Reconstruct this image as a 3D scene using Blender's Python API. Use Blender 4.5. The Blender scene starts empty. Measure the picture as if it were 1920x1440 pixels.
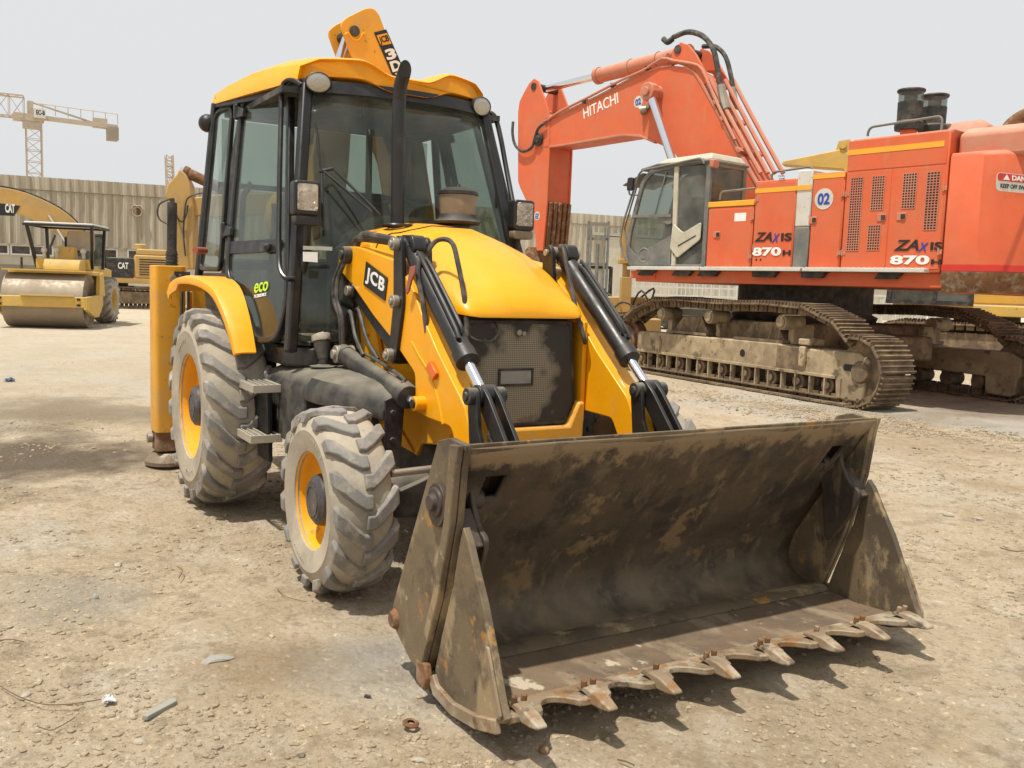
import bpy, bmesh, math, random
import numpy as np
from mathutils import Vector, Matrix
# ---------------------------------------------------------------- camera
CAM = (4.49592813, -2.65226335, 1.60548393); YAW = 2.6016063; PIT = -0.1055498; ROL = 0.0334781; FPX = 1727.74
_f = Vector((math.cos(YAW)*math.cos(PIT), math.sin(YAW)*math.cos(PIT), math.sin(PIT)))
_r = Vector((math.sin(YAW), -math.cos(YAW), 0)); _u = _r.cross(_f)
_r, _u = math.cos(ROL)*_r+math.sin(ROL)*_u, -math.sin(ROL)*_r+math.cos(ROL)*_u
sc = bpy.context.scene; COL = sc.collection
cd = bpy.data.cameras.new('camera'); cam = bpy.data.objects.new('camera', cd); COL.objects.link(cam)
cam.matrix_world = Matrix(((_r.x, _u.x, -_f.x, CAM[0]), (_r.y, _u.y, -_f.y, CAM[1]), (_r.z, _u.z, -_f.z, CAM[2]), (0, 0, 0, 1)))
cd.sensor_width = 36; cd.lens = 36*FPX/1920; cd.clip_start = .05; cd.clip_end = 3000
sc.camera = cam
# ---------------------------------------------------------------- sky, sun, exposure
SUNV = Vector((.08, -.34, 1)).normalized()
w = bpy.data.worlds.new('World'); sc.world = w; w.use_nodes = True
nt = w.node_tree; nt.nodes.clear()
sky = nt.nodes.new('ShaderNodeTexSky'); sky.sky_type = 'NISHITA'; sky.sun_disc = False
sky.sun_elevation = math.asin(SUNV.z); sky.sun_rotation = math.atan2(SUNV.x, SUNV.y)
sky.air_density = 1.0; sky.dust_density = 6.0; sky.ozone_density = 1.0
hs = nt.nodes.new('ShaderNodeHueSaturation'); hs.inputs['Saturation'].default_value = .35
mx = nt.nodes.new('ShaderNodeMix'); mx.data_type = 'RGBA'; mx.inputs[0].default_value = .88
mx.inputs[7].default_value = (8.25, 8.4, 8.45, 1)          # thick bright summer haze veils the blue
bg = nt.nodes.new('ShaderNodeBackground'); bg.inputs[1].default_value = .1
wo = nt.nodes.new('ShaderNodeOutputWorld'); L = nt.links.new
L(sky.outputs[0], hs.inputs['Color']); L(hs.outputs[0], mx.inputs[6]); L(mx.outputs[2], bg.inputs[0]); L(bg.outputs[0], wo.inputs[0])
sd = bpy.data.lights.new('sun', 'SUN'); sd.energy = 4.8; sd.angle = math.radians(1.2); sd.color = (1, .945, .85)
so = bpy.data.objects.new('sun', sd); COL.objects.link(so); so.rotation_euler = SUNV.to_track_quat('Z', 'Y').to_euler()
so.location = (0, -5, 30)
sc.view_settings.view_transform = 'Standard'; sc.view_settings.look = 'None'; sc.view_settings.exposure = 0; sc.view_settings.gamma = 1
sc.cycles.max_bounces = 8; sc.cycles.transparent_max_bounces = 16
# ---------------------------------------------------------------- helpers
PI = math.pi; rnd = random.Random(7)
def V(*a): return Vector(a if len(a) > 1 else a[0])
def ray(px, py): return _f+_r*((px-960)/FPX)-_u*((py-720)/FPX)
def P(px, py, ax, v):            # point of the plane axis = v seen at a place of the photograph
    d = ray(px, py); C = V(CAM); return C+d*((v-C[ax])/d[ax])
def PN(px, py, p0, n):
    d = ray(px, py); C = V(CAM); n = V(n); return C+d*((V(p0)-C).dot(n)/d.dot(n))
def root(name, label, cat, loc=(0, 0, 0), rz=0, group=None):
    o = bpy.data.objects.new(name, None); COL.objects.link(o); o.location = loc; o.rotation_euler = (0, 0, rz)
    o.empty_display_size = .3; tag(o, label, cat, group); return o
def tag(o, label=None, cat=None, group=None, kind=None):
    for k, v in (('label', label), ('category', cat), ('group', group), ('kind', kind)):
        if v: o[k] = v
    return o
def obj(name, bm, m, parent=None, bev=0, ang=35, label=None, seg=2, sol=0):
    me = bpy.data.meshes.new(name); bmesh.ops.recalc_face_normals(bm, faces=bm.faces); bm.to_mesh(me); bm.free()
    o = bpy.data.objects.new(name, me); COL.objects.link(o)
    if m: me.materials.append(m)
    if parent: o.parent = parent
    me.shade_smooth(); me.set_sharp_from_angle(angle=math.radians(ang))
    if sol:
        s = o.modifiers.new('s', 'SOLIDIFY'); s.thickness = sol; s.offset = 0
    if bev:
        b = o.modifiers.new('b', 'BEVEL'); b.width = bev; b.segments = seg; b.limit_method = 'ANGLE'; b.angle_limit = math.radians(38); b.harden_normals = False
    if label: o['label'] = label
    return o
def B(): return bmesh.new()
def box(bm, c, s, R=None):
    M = Matrix.Translation(V(c))@(R.to_4x4() if R else Matrix.Identity(4))@Matrix.Diagonal((s[0], s[1], s[2], 1))
    bmesh.ops.create_cube(bm, size=1, matrix=M); return bm
def box2(bm, a, b): return box(bm, [(a[i]+b[i])/2 for i in range(3)], [abs(b[i]-a[i]) for i in range(3)])
def prism(bm, pts, ext, cap=True):          # planar outline pushed along a vector
    ext = V(ext); a = [bm.verts.new(V(p)) for p in pts]; b = [bm.verts.new(V(p)+ext) for p in pts]; n = len(pts)
    bm.faces.new(a); bm.faces.new(list(reversed(b)))
    for i in range(n): bm.faces.new((a[i], b[i], b[(i+1) % n], a[(i+1) % n]))
    return bm
def xz(pts, y): return [(p[0], y, p[1]) for p in pts]
def yz(pts, x): return [(x, p[0], p[1]) for p in pts]
def round_poly(pts, r=.05, n=4):            # rounded corners for an outline
    out = []; N = len(pts)
    for i in range(N):
        p = V(pts[i]); a = V(pts[i-1])-p; b = V(pts[(i+1) % N])-p; k = min(r, a.length*.45, b.length*.45)
        A = p+a.normalized()*k; Bq = p+b.normalized()*k
        for j in range(n+1):
            t = j/n; out.append(A*(1-t)**2+p*2*t*(1-t)+Bq*t*t)
    return out
def smooth_path(pts, n=6):                  # Catmull-Rom
    pts = [V(p) for p in pts]; q = [pts[0]*2-pts[1]]+pts+[pts[-1]*2-pts[-2]]; out = []
    for i in range(1, len(q)-2):
        for j in range(n):
            t = j/n; a, b, c, d = q[i-1:i+3]
            out.append(.5*((2*b)+(c-a)*t+(2*a-5*b+4*c-d)*t*t+(3*b-a-3*c+d)*t**3))
    out.append(pts[-1]); return out
def sweep(bm, pts, sec, nrm=None, closed=False, cap=True):
    pts = [V(p) for p in pts]; N = len(pts); rings = []; up = None
    for i in range(N):
        if closed: t0 = (pts[i]-pts[i-1]).normalized(); t1 = (pts[(i+1) % N]-pts[i]).normalized()
        else:
            t0 = (pts[i]-pts[i-1]).normalized() if i else (pts[1]-pts[0]).normalized()
            t1 = (pts[i+1]-pts[i]).normalized() if i < N-1 else t0
        t = (t0+t1); t = t.normalized() if t.length > 1e-6 else t1
        if nrm is not None: up = V(nrm)
        elif up is None: up = Vector((0, 0, 1)) if abs(t.z) < .9 else Vector((0, 1, 0))
        s = t.cross(up)
        if s.length < 1e-6: s = t.orthogonal()
        s.normalize(); u = s.cross(t).normalized()
        if nrm is None: up = u
        k = 1/max(.45, t.dot(t1))
        rings.append([bm.verts.new(pts[i]+s*(a*k if nrm is not None else a)+u*b) for a, b in sec])
    m = len(sec)
    for i in range(N if closed else N-1):
        A, Bq = rings[i], rings[(i+1) % N]
        for j in range(m): bm.faces.new((A[j], A[(j+1) % m], Bq[(j+1) % m], Bq[j]))
    if cap and not closed: bm.faces.new(rings[0]); bm.faces.new(list(reversed(rings[-1])))
    return bm
def circ(r, n): return [(r*math.cos(2*PI*i/n), r*math.sin(2*PI*i/n)) for i in range(n)]
def rect(w, h): return [(-w/2, -h/2), (w/2, -h/2), (w/2, h/2), (-w/2, h/2)]
def tube(bm, pts, r, n=12, sm=0): return sweep(bm, smooth_path(pts, sm) if sm else pts, circ(r, n))
def bar(bm, pts, w, h, nrm, closed=False): return sweep(bm, pts, rect(w, h), nrm, closed)
def frame_of(ax):
    ax = V(ax).normalized(); a = ax.orthogonal().normalized()
    if abs(ax.y) > .9: a = Vector((1, 0, 0))
    if abs(ax.z) > .99: a = Vector((1, 0, 0))
    a = (a-ax*a.dot(ax)).normalized(); return a, ax.cross(a), ax
def lathe(bm, prof, o, ax, n=32, closed=False):      # prof: (radius, distance along axis)
    a, b, c = frame_of(ax); o = V(o); R = []
    for r, h in prof:
        if r < 1e-5: R.append([bm.verts.new(o+c*h)])
        else: R.append([bm.verts.new(o+c*h+(a*math.cos(2*PI*i/n)+b*math.sin(2*PI*i/n))*r) for i in range(n)])
    K = len(prof)
    for k in range(K if closed else K-1):
        A, Bq = R[k], R[(k+1) % K]
        for i in range(n):
            j = (i+1) % n
            if len(A) == 1 and len(Bq) == 1: continue
            if len(A) == 1: bm.faces.new((A[0], Bq[i], Bq[j]))
            elif len(Bq) == 1: bm.faces.new((A[i], A[j], Bq[0]))
            else: bm.faces.new((A[i], A[j], Bq[j], Bq[i]))
    return bm
def cyl(bm, a, b, r, n=20, r2=None):
    a, b = V(a), V(b); h = (b-a).length
    return lathe(bm, [(0, 0), (r, 0), (r if r2 is None else r2, h), (0, h)], a, b-a, n)
def loft(bm, rings, cap=True, closed=True):
    R = [[bm.verts.new(V(p)) for p in r] for r in rings]
    for A, Bq in zip(R, R[1:]):
        m = len(A)
        for j in range(m if closed else m-1): bm.faces.new((A[j], A[(j+1) % m], Bq[(j+1) % m], Bq[j]))
    if cap: bm.faces.new(R[0]); bm.faces.new(list(reversed(R[-1])))
    return bm
def text(name, s, m, parent, o, xd, yd, h, wid=None, bold=0, ext=.002, center=False, shear=0, space=1):
    cu = bpy.data.curves.new(name, 'FONT'); cu.body = s; cu.size = 1; cu.offset = bold; cu.extrude = 0.001; cu.shear = shear; cu.space_character = space
    cu.resolution_u = 4
    t = bpy.data.objects.new('t', cu); COL.objects.link(t); dg = bpy.context.evaluated_depsgraph_get(); dg.update()
    me = bpy.data.meshes.new_from_object(t.evaluated_get(dg)); bpy.data.objects.remove(t)
    co = np.empty(len(me.vertices)*3); me.vertices.foreach_get('co', co); co = co.reshape(-1, 3)
    mn = co.min(0); mxx = co.max(0); co[:, :2] -= mn[:2]; k = h/(mxx[1]-mn[1]); co[:, 1] *= k
    co[:, 0] *= (wid/(mxx[0]-mn[0]) if wid else k); co[:, 2] *= ext/.001
    if center: co[:, 0] -= co[:, 0].max()/2; co[:, 1] -= h/2
    xd = V(xd).normalized(); yd = V(yd); yd = (yd-xd*yd.dot(xd)).normalized(); zd = xd.cross(yd)
    M = np.array([xd, yd, zd]); co = co@M+np.array(V(o)); me.vertices.foreach_set('co', co.ravel()); me.update()
    me.materials.clear(); me.materials.append(m); ob = bpy.data.objects.new(name, me); COL.objects.link(ob)
    if parent: ob.parent = parent
    return ob
# ---------------------------------------------------------------- materials
def pmat(name, base, rough=.6, metal=0, layers=(), bump=(), var=.12, vs=3., rvar=.15, coat=0, spec=.5):
    """layers: (colour, scale, lo, hi, strength[, stretch]) noise patches; ('up', colour, lo, hi, strength) dust lying on top faces
       ('z', colour, z0, z1, strength) splash dirt by height; bump: (scale, strength, distance)"""
    m = bpy.data.materials.new(name); m.use_nodes = True; N = m.node_tree.nodes; L = m.node_tree.links.new
    bs = N['Principled BSDF']; tc = N.new('ShaderNodeTexCoord'); geo = N.new('ShaderNodeNewGeometry')
    def noise(s, d=6, st=None, rg=.6, off=0):
        v = tc.outputs['Object']
        mp = N.new('ShaderNodeMapping'); mp.inputs['Scale'].default_value = st or (1, 1, 1); mp.inputs['Location'].default_value = (off, off*.7, off*1.3)
        L(v, mp.inputs['Vector']); n = N.new('ShaderNodeTexNoise'); n.inputs['Scale'].default_value = s; n.inputs['Detail'].default_value = d
        n.inputs['Roughness'].default_value = rg; L(mp.outputs[0], n.inputs['Vector']); return n.outputs['Fac']
    def mr(x, a, b, c=0, d=1):
        r = N.new('ShaderNodeMapRange'); r.inputs[1].default_value = a; r.inputs[2].default_value = b; r.inputs[3].default_value = c; r.inputs[4].default_value = d
        L(x, r.inputs[0]); return r.outputs[0]
    def mul(x, y):
        r = N.new('ShaderNodeMath'); r.operation = 'MULTIPLY'; L(x, r.inputs[0])
        if isinstance(y, (int, float)): r.inputs[1].default_value = y
        else: L(y, r.inputs[1])
        return r.outputs[0]
    def mix(f, a, b):
        x = N.new('ShaderNodeMix'); x.data_type = 'RGBA'; L(f, x.inputs[0])
        for q, k in ((a, 6), (b, 7)):
            if isinstance(q, tuple): x.inputs[k].default_value = (*q, 1)
            else: L(q, x.inputs[k])
        return x.outputs[2]
    lo = tuple(c*(1-var) for c in base); hi = tuple(min(1, c*(1+var)) for c in base)
    col = mix(mr(noise(vs), .3, .7), lo, hi); rg = mr(noise(vs*3, off=5), .3, .7, rough-rvar, min(1, rough+rvar)); msk = None
    for i, l in enumerate(layers):
        if l[0] == 'up':
            sx = N.new('ShaderNodeSeparateXYZ'); L(geo.outputs['Normal'], sx.inputs[0])
            f = mul(mul(mr(sx.outputs[2], l[2], l[3]), mr(noise(6, off=3+i), .25, .65, .35, 1)), l[4]); c = l[1]
        elif l[0] == 'band':      # soil caked above a ragged line: colour, z, softness, raggedness, strength
            sx = N.new('ShaderNodeSeparateXYZ'); L(tc.outputs['Object'], sx.inputs[0]); r = N.new('ShaderNodeMath'); r.operation = 'ADD'
            L(sx.outputs[2], r.inputs[0]); L(mr(noise(7, 8, (1, 1, .8), .7, off=i), .3, .7, -l[4], l[4]), r.inputs[1]); f = mul(mr(r.outputs[0], l[2]-l[3], l[2]+l[3]), l[5]); c = l[1]
        elif l[0] == 'z':
            sx = N.new('ShaderNodeSeparateXYZ'); L(tc.outputs['Object'], sx.inputs[0])
            f = mul(mul(mr(sx.outputs[2], l[3], l[2]), mr(noise(5, off=9+i), .35, .65, .2, 1)), l[4]); c = l[1]
        else:
            f = mul(mr(noise(l[1], 8, l[5] if len(l) > 5 else None, .65, off=11*i+2), l[2], l[3]), l[4]); c = l[0]
        col = mix(f, col, c)
        x = N.new('ShaderNodeMix'); x.data_type = 'FLOAT'; L(f, x.inputs[0]); L(rg, x.inputs[2]); x.inputs[3].default_value = max(rough, .85); rg = x.outputs[0]
    L(col, bs.inputs['Base Color']); L(rg, bs.inputs['Roughness']); bs.inputs['Metallic'].default_value = metal
    bs.inputs['Coat Weight'].default_value = coat; bs.inputs['Coat Roughness'].default_value = .15; bs.inputs['Specular IOR Level'].default_value = spec
    pv = None
    for s, st, d in bump:
        b = N.new('ShaderNodeBump'); b.inputs['Strength'].default_value = st; b.inputs['Distance'].default_value = d; L(noise(s, 8, rg=.7, off=s), b.inputs['Height'])
        if pv: L(pv, b.inputs['Normal'])
        pv = b.outputs[0]
    if pv: L(pv, bs.inputs['Normal'])
    return m
def glass(name, tint, refl=.1, dust=(.35, .33, .28), dam=.12, ds=4):
    m = bpy.data.materials.new(name); m.use_nodes = True; N = m.node_tree.nodes; L = m.node_tree.links.new; N.clear()
    o = N.new('ShaderNodeOutputMaterial'); t = N.new('ShaderNodeBsdfTransparent'); t.inputs[0].default_value = (*tint, 1)
    g = N.new('ShaderNodeBsdfGlossy'); g.inputs[1].default_value = .03; g.inputs[0].default_value = (.9, .95, .95, 1)
    f = N.new('ShaderNodeLayerWeight'); f.inputs[0].default_value = .5; pw = N.new('ShaderNodeMath'); pw.operation = 'POWER'; pw.inputs[1].default_value = 4.5; L(f.outputs['Facing'], pw.inputs[0]); ma = N.new('ShaderNodeMath'); ma.operation = 'MULTIPLY_ADD'; ma.inputs[1].default_value = .8; ma.inputs[2].default_value = .03; L(pw.outputs[0], ma.inputs[0]); a = N.new('ShaderNodeMixShader'); L(ma.outputs[0], a.inputs[0]); L(t.outputs[0], a.inputs[1]); L(g.outputs[0], a.inputs[2])
    d = N.new('ShaderNodeBsdfDiffuse'); d.inputs[0].default_value = (*dust, 1); tc = N.new('ShaderNodeTexCoord'); n = N.new('ShaderNodeTexNoise'); n.inputs['Scale'].default_value = ds; n.inputs['Detail'].default_value = 6
    L(tc.outputs['Object'], n.inputs['Vector']); r = N.new('ShaderNodeMapRange'); r.inputs[1].default_value = .3; r.inputs[2].default_value = .8; r.inputs[3].default_value = dam*.35; r.inputs[4].default_value = dam*1.8
    L(n.outputs[0], r.inputs[0]); b = N.new('ShaderNodeMixShader'); L(r.outputs[0], b.inputs[0]); L(a.outputs[0], b.inputs[1]); L(d.outputs[0], b.inputs[2]); L(b.outputs[0], o.inputs[0])
    return m
SAND = (.34, .27, .18); DUST = (.36, .30, .22)
M = {}
M['yellow'] = pmat('yellow_paint', (.84, .365, .004), .36, 0, [('up', DUST, .6, 1, .13), ((.68, .32, .02), 2.2, .48, .68, .45), ((.46, .29, .10), 7, .58, .72, .30, (1, 1, .35)), ((.20, .11, .04), 30, .68, .72, .8), ((.07, .05, .03), 60, .71, .74, .8)], [(60, .05, .003), (4, .12, .02)], var=.06, coat=.12, spec=.35)
M['yellow_worn'] = pmat('yellow_paint_worn', (.72, .34, .02), .5, 0, [('up', DUST, .4, 1, .35), ('z', (.34, .25, .15), .1, 1.2, .5), ((.10, .06, .03), 14, .62, .68, .8), (DUST, 5, .5, .7, .35)], [(60, .08, .004)], var=.08)
M['black'] = pmat('black_paint', (.013, .012, .0115), .40, 0, [('up', DUST, .6, 1, .16), (DUST, 7, .52, .75, .06)], [(50, .06, .003)], var=.2)
M['black_dusty'] = pmat('dusty_black_steel', (.018, .017, .016), .6, 0, [('up', (.30, .27, .2), .5, .98, .6), (DUST, 6, .45, .7, .22)], [(40, .12, .005)], var=.2)
M['hose'] = pmat('rubber_hose', (.03, .028, .026), .6, 0, [(DUST, 8, .45, .7, .35)], (), var=.2)
M['rim'] = pmat('rim_yellow', (.80, .34, .008), .6, 0, [(DUST, 5, .5, .7, .3), ((.30, .17, .06), 12, .60, .66, .6), ((.08, .05, .03), 30, .68, .72, .8)], [(50, .06, .003)], var=.06, spec=.2)
M['chrome'] = pmat('chrome', (.75, .76, .8), .14, 1, [(DUST, 20, .55, .7, .25)], (), var=.03, rvar=.05)
M['pipe'] = pmat('zinc_pipe', (.5, .48, .42), .35, .9, [(DUST, 12, .5, .7, .4)], (), var=.1)
M['steel'] = pmat('bare_steel', (.35, .32, .27), .45, .7, [(DUST, 10, .4, .7, .6)], [(40, .1, .004)], var=.15)
M['tyre'] = pmat('dusty_tyre_rubber', (.37, .32, .245), .95, 0, [((.23, .205, .17), 3.2, .50, .64, .6), ((.50, .43, .33), 5, .52, .66, .6), ((.07, .065, .06), 22, .64, .72, .5)], [(28, .35, .01), (120, .25, .003)], var=.12)
M['tread'] = pmat('worn_tread_rubber', (.215, .20, .18), .9, 0, [((.42, .36, .28), 7, .5, .64, .75), ((.09, .085, .08), 16, .56, .7, .6)], [(60, .35, .006), (160, .25, .003)], var=.15)
M['hub'] = pmat('hub_dark', (.045, .042, .045), .5, 0, [(DUST, 9, .45, .7, .35)], [(50, .2, .004)], var=.2)
_bl = [((.105, .078, .05), 2.0, .50, .62, .6), ((.028, .022, .018), 3.1, .50, .60, .8), ((.19, .14, .085), 9, .56, .66, .6, (1, 1.3, .22)), ((.19, .10, .04), 3.2, .64, .69, .5), ((.36, .33, .26), 34, .69, .74, .6, (1, 1, .3)), ((.03, .024, .019), 26, .62, .68, .6, (1, 1.5, .2))]
_bb = [(18, .25, .01), (70, .3, .005)]
M['bucket'] = pmat('bucket_worn_steel', (.062, .046, .033), .6, .1, _bl, _bb, var=.25)
M['mouldboard'] = pmat('bucket_inner_steel', (.078, .057, .038), .6, .1, _bl[:5]+[('z', (.26, .195, .12), .13, .46, .75), ((.24, .165, .08), 3.1, .59, .63, .75), ('band', (.27, .195, .115), .945, .015, .06, .85), ((.05, .038, .028), 5, .57, .63, .5), ((.30, .26, .19), 45, .66, .72, .5, (1.5, 1.5, .12))], _bb, var=.25)
M['bucket_side'] = pmat('bucket_side_steel', (.165, .122, .072), .6, .1, [((.07, .053, .036), 2.6, .47, .58, .8), ((.34, .25, .14), 4, .54, .60, .85, (1, 1, .5)), ((.40, .19, .04), 6, .60, .65, .8), ((.42, .38, .30), 22, .64, .70, .6), ((.04, .03, .02), 14, .62, .68, .7, (1, 1, .4))], _bb, var=.2)
M['bucket_floor'] = pmat('bucket_floor_steel', (.19, .135, .085), .6, .1, [((.11, .08, .055), 3, .48, .6, .7), ((.30, .23, .15), 5, .52, .62, .7, (.5, 1.2, 1)), ((.52, .45, .33), 7, .60, .64, .8, (.6, 1, 1)), ((.06, .045, .03), 20, .60, .68, .6)], _bb, var=.2)
M['blade'] = pmat('bucket_lip_steel', (.27, .20, .125), .6, .2, [((.42, .36, .27), 6, .48, .6, .8), ((.25, .115, .035), 8, .54, .62, .8), ((.09, .07, .05), 12, .56, .64, .8)], [(30, .3, .008)], var=.2)
M['rust'] = pmat('rusty_steel', (.20, .095, .04), .8, .2, [((.38, .31, .22), 8, .5, .64, .7), ((.07, .05, .04), 11, .55, .65, .7)], [(40, .3, .006)], var=.25)
M['glass'] = glass('cab_glass', (.68, .735, .69), dam=.05)
M['lens_clear'] = pmat('round_lens', (.46, .44, .39), .12, .5, [((.4, .36, .3), 16, .5, .65, .4)], [(40, .5, .01)], var=.1)
M['white'] = pmat('white_decal', (.78, .77, .73), .5, 0, (), (), var=.03)
M['decal_black'] = pmat('black_decal', (.012, .012, .013), .4, 0, (), (), var=.1)
M['lens'] = pmat('lamp_lens', (.42, .38, .32), .1, .85, [((.2, .16, .1), 11, .45, .6, .5)], [(26, .9, .03), (90, .5, .01)], var=.3)
M['lime'] = pmat('lime_decal', (.50, .72, .03), .5, 0, (), (), var=.03)
M['orange_lens'] = pmat('orange_reflector', (.75, .14, .01), .3, 0, (), (), var=.05)
M['interior'] = pmat('cab_interior', (.03, .03, .03), .7, 0, [(DUST, 6, .5, .7, .25)], (), var=.2)
M['beige'] = pmat('beige_plastic', (.20, .155, .10), .45, 0, [(DUST, 8, .5, .7, .4)], (), var=.1)
M['blue'] = pmat('blue_decal', (.02, .05, .35), .5, 0, (), (), var=.05)
M['red'] = pmat('red_decal', (.55, .03, .02), .5, 0, (), (), var=.05)
M['cloth'] = pmat('red_cloth_strap', (.30, .09, .06), .9, 0, (), (), var=.2)
M['crane_step'] = pmat('galvanised_step', (.46, .42, .34), .5, .3, [(DUST, 12, .45, .65, .5)], (), var=.15)
# ================================================================ ground
def vnoise(x, y, s, seed):
    r = np.random.RandomState(seed); T = r.rand(256, 256); x = x*s; y = y*s; xi = np.floor(x).astype(int); yi = np.floor(y).astype(int)
    fx = x-xi; fy = y-yi; fx = fx*fx*(3-2*fx); fy = fy*fy*(3-2*fy); g = lambda a, b: T[a % 256, b % 256]
    return (g(xi, yi)*(1-fx)+g(xi+1, yi)*fx)*(1-fy)+(g(xi, yi+1)*(1-fx)+g(xi+1, yi+1)*fx)*fy-.5
def gheight(x, y):
    d = np.hypot(x-2, y+0)
    z = .020*vnoise(x, y, .5, 1)+.012*vnoise(x, y, 1.7, 2)+.010*vnoise(x, y, 5, 3)*np.exp(-(d/25)**2)
    z = z+.012*np.clip(vnoise(x, y, 9, 4)+.05, 0, 1)*np.exp(-(d/12)**2)+.007*vnoise(x, y, 21, 5)*np.exp(-(d/8)**2)
    t = vnoise(x+.3*y, y*.6, .35, 8)             # ruts pressed by tyres, running roughly along the yard
    z = z-.016*np.exp(-((np.sin(.9*x+1.7*y+2*t)+.2)/.35)**2)*np.exp(-(d/20)**2)
    return z-.012
def make_ground():
    def axis(c, fine, rng, step0, n_out, far):
        a = list(np.arange(-rng, rng+1e-6, fine)); g = (far/rng)**(1/n_out)
        o = [rng*g**i for i in range(1, n_out+1)]; return np.array([-q for q in reversed(o)]+a+o)+c
    X = axis(.5, .035, 7.5, 0, 60, 900); Y = axis(-.3, .035, 6.5, 0, 60, 900)
    xx, yy = np.meshgrid(X, Y, indexing='ij'); zz = gheight(xx, yy); nx, ny = xx.shape
    me = bpy.data.meshes.new('ground'); me.vertices.add(nx*ny); me.vertices.foreach_set('co', np.stack([xx, yy, zz], -1).ravel())
    i, j = np.meshgrid(np.arange(nx-1), np.arange(ny-1), indexing='ij'); a = (i*ny+j).ravel()
    q = np.stack([a, a+ny, a+ny+1, a+1], -1).ravel(); nf = len(a)
    me.loops.add(nf*4); me.loops.foreach_set('vertex_index', q); me.polygons.add(nf)
    me.polygons.foreach_set('loop_start', np.arange(nf)*4); me.update(calc_edges=True); me.shade_smooth()
    o = bpy.data.objects.new('ground', me); COL.objects.link(o); o['kind'] = 'structure'; o['label'] = 'pale sandy yard with tyre tracks and gravel'
    me.materials.append(ground_mat()); return o
def ground_mat():
    m = bpy.data.materials.new('sandy_yard'); m.use_nodes = True; N = m.node_tree.nodes; L = m.node_tree.links.new; bs = N['Principled BSDF']
    tc = N.new('ShaderNodeTexCoord'); bs.inputs['Roughness'].default_value = .95; bs.inputs['Specular IOR Level'].default_value = .2
    def noise(s, d=8, st=(1, 1, 1), off=0, rg=.6):
        mp = N.new('ShaderNodeMapping'); mp.inputs['Scale'].default_value = st; mp.inputs['Location'].default_value = (off, off, 0); L(tc.outputs['Object'], mp.inputs[0])
        n = N.new('ShaderNodeTexNoise'); n.inputs['Scale'].default_value = s; n.inputs['Detail'].default_value = d; n.inputs['Roughness'].default_value = rg; L(mp.outputs[0], n.inputs['Vector']); return n.outputs['Fac']
    def mr(x, a, b, c=0, d=1):
        r = N.new('ShaderNodeMapRange'); r.inputs[1].default_value = a; r.inputs[2].default_value = b; r.inputs[3].default_value = c; r.inputs[4].default_value = d; L(x, r.inputs[0]); return r.outputs[0]
    def mix(f, a, b):
        x = N.new('ShaderNodeMix'); x.data_type = 'RGBA'; L(f, x.inputs[0])
        for q, k in ((a, 6), (b, 7)):
            if isinstance(q, tuple): x.inputs[k].default_value = (*q, 1)
            else: L(q, x.inputs[k])
        return x.outputs[2]
    def mth(op, a, b):
        r = N.new('ShaderNodeMath'); r.operation = op
        for q, k in ((a, 0), (b, 1)):
            if isinstance(q, (int, float)): r.inputs[k].default_value = q
            else: L(q, r.inputs[k])
        return r.outputs[0]
    def spot(x, y, r0, r1):     # a patch of its own place (darker ground, spread gravel, painted shadow)
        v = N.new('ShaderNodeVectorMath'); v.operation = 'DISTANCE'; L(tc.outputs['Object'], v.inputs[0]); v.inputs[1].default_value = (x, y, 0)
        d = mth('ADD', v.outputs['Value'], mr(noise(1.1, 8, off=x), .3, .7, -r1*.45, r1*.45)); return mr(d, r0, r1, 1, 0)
    col = mix(mr(noise(.7), .35, .65), (.64, .515, .355), (.49, .38, .25))
    col = mix(mr(noise(.45, 8, off=4), .5, .62), col, (.60, .53, .42))
    col = mix(mth('MULTIPLY', mr(noise(2.3, 8, off=9), .52, .62), .6), col, (.68, .58, .44))
    col = mix(mth('MULTIPLY', mr(noise(5, 9, off=2), .54, .62), .45), col, (.27, .20, .12))
    col = mix(mth('MULTIPLY', mr(noise(34, 9, off=1, rg=.8), .54, .61), .6), col, (.25, .195, .13))
    col = mix(mth('MULTIPLY', mr(noise(48, 9, off=6, rg=.8), .55, .62), .6), col, (.62, .54, .41))
    col = mix(mth('MULTIPLY', mr(noise(13, 10, off=8, rg=.8), .53, .60), .55), col, (.33, .25, .155))
    col = mix(mth('MULTIPLY', mr(noise(17, 10, off=12, rg=.8), .54, .61), .5), col, (.66, .58, .46))
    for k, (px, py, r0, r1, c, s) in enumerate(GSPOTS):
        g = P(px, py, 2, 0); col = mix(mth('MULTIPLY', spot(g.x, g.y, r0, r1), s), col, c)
    sx = N.new('ShaderNodeSeparateXYZ'); L(tc.outputs['Object'], sx.inputs[0])
    far = mr(sx.outputs[0], -5, -11); col = mix(mth('MULTIPLY', far, .55), col, (.54, .475, .37))
    L(col, bs.inputs['Base Color'])
    b1 = N.new('ShaderNodeBump'); b1.inputs['Strength'].default_value = .62; b1.inputs['Distance'].default_value = .055; L(noise(6, 12, rg=.75), b1.inputs['Height'])
    b2 = N.new('ShaderNodeBump'); b2.inputs['Strength'].default_value = .75; b2.inputs['Distance'].default_value = .016; L(mr(noise(30, 10, rg=.8), .42, .62), b2.inputs['Height']); L(b1.outputs[0], b2.inputs['Normal'])
    b4 = N.new('ShaderNodeBump'); b4.inputs['Strength'].default_value = .5; b4.inputs['Distance'].default_value = .004; L(noise(130, 6, rg=.8, off=3), b4.inputs['Height']); L(b2.outputs[0], b4.inputs['Normal']); b2 = b4
    vo = N.new('ShaderNodeTexVoronoi'); vo.inputs['Scale'].default_value = 26; L(tc.outputs['Object'], vo.inputs['Vector'])
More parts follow.
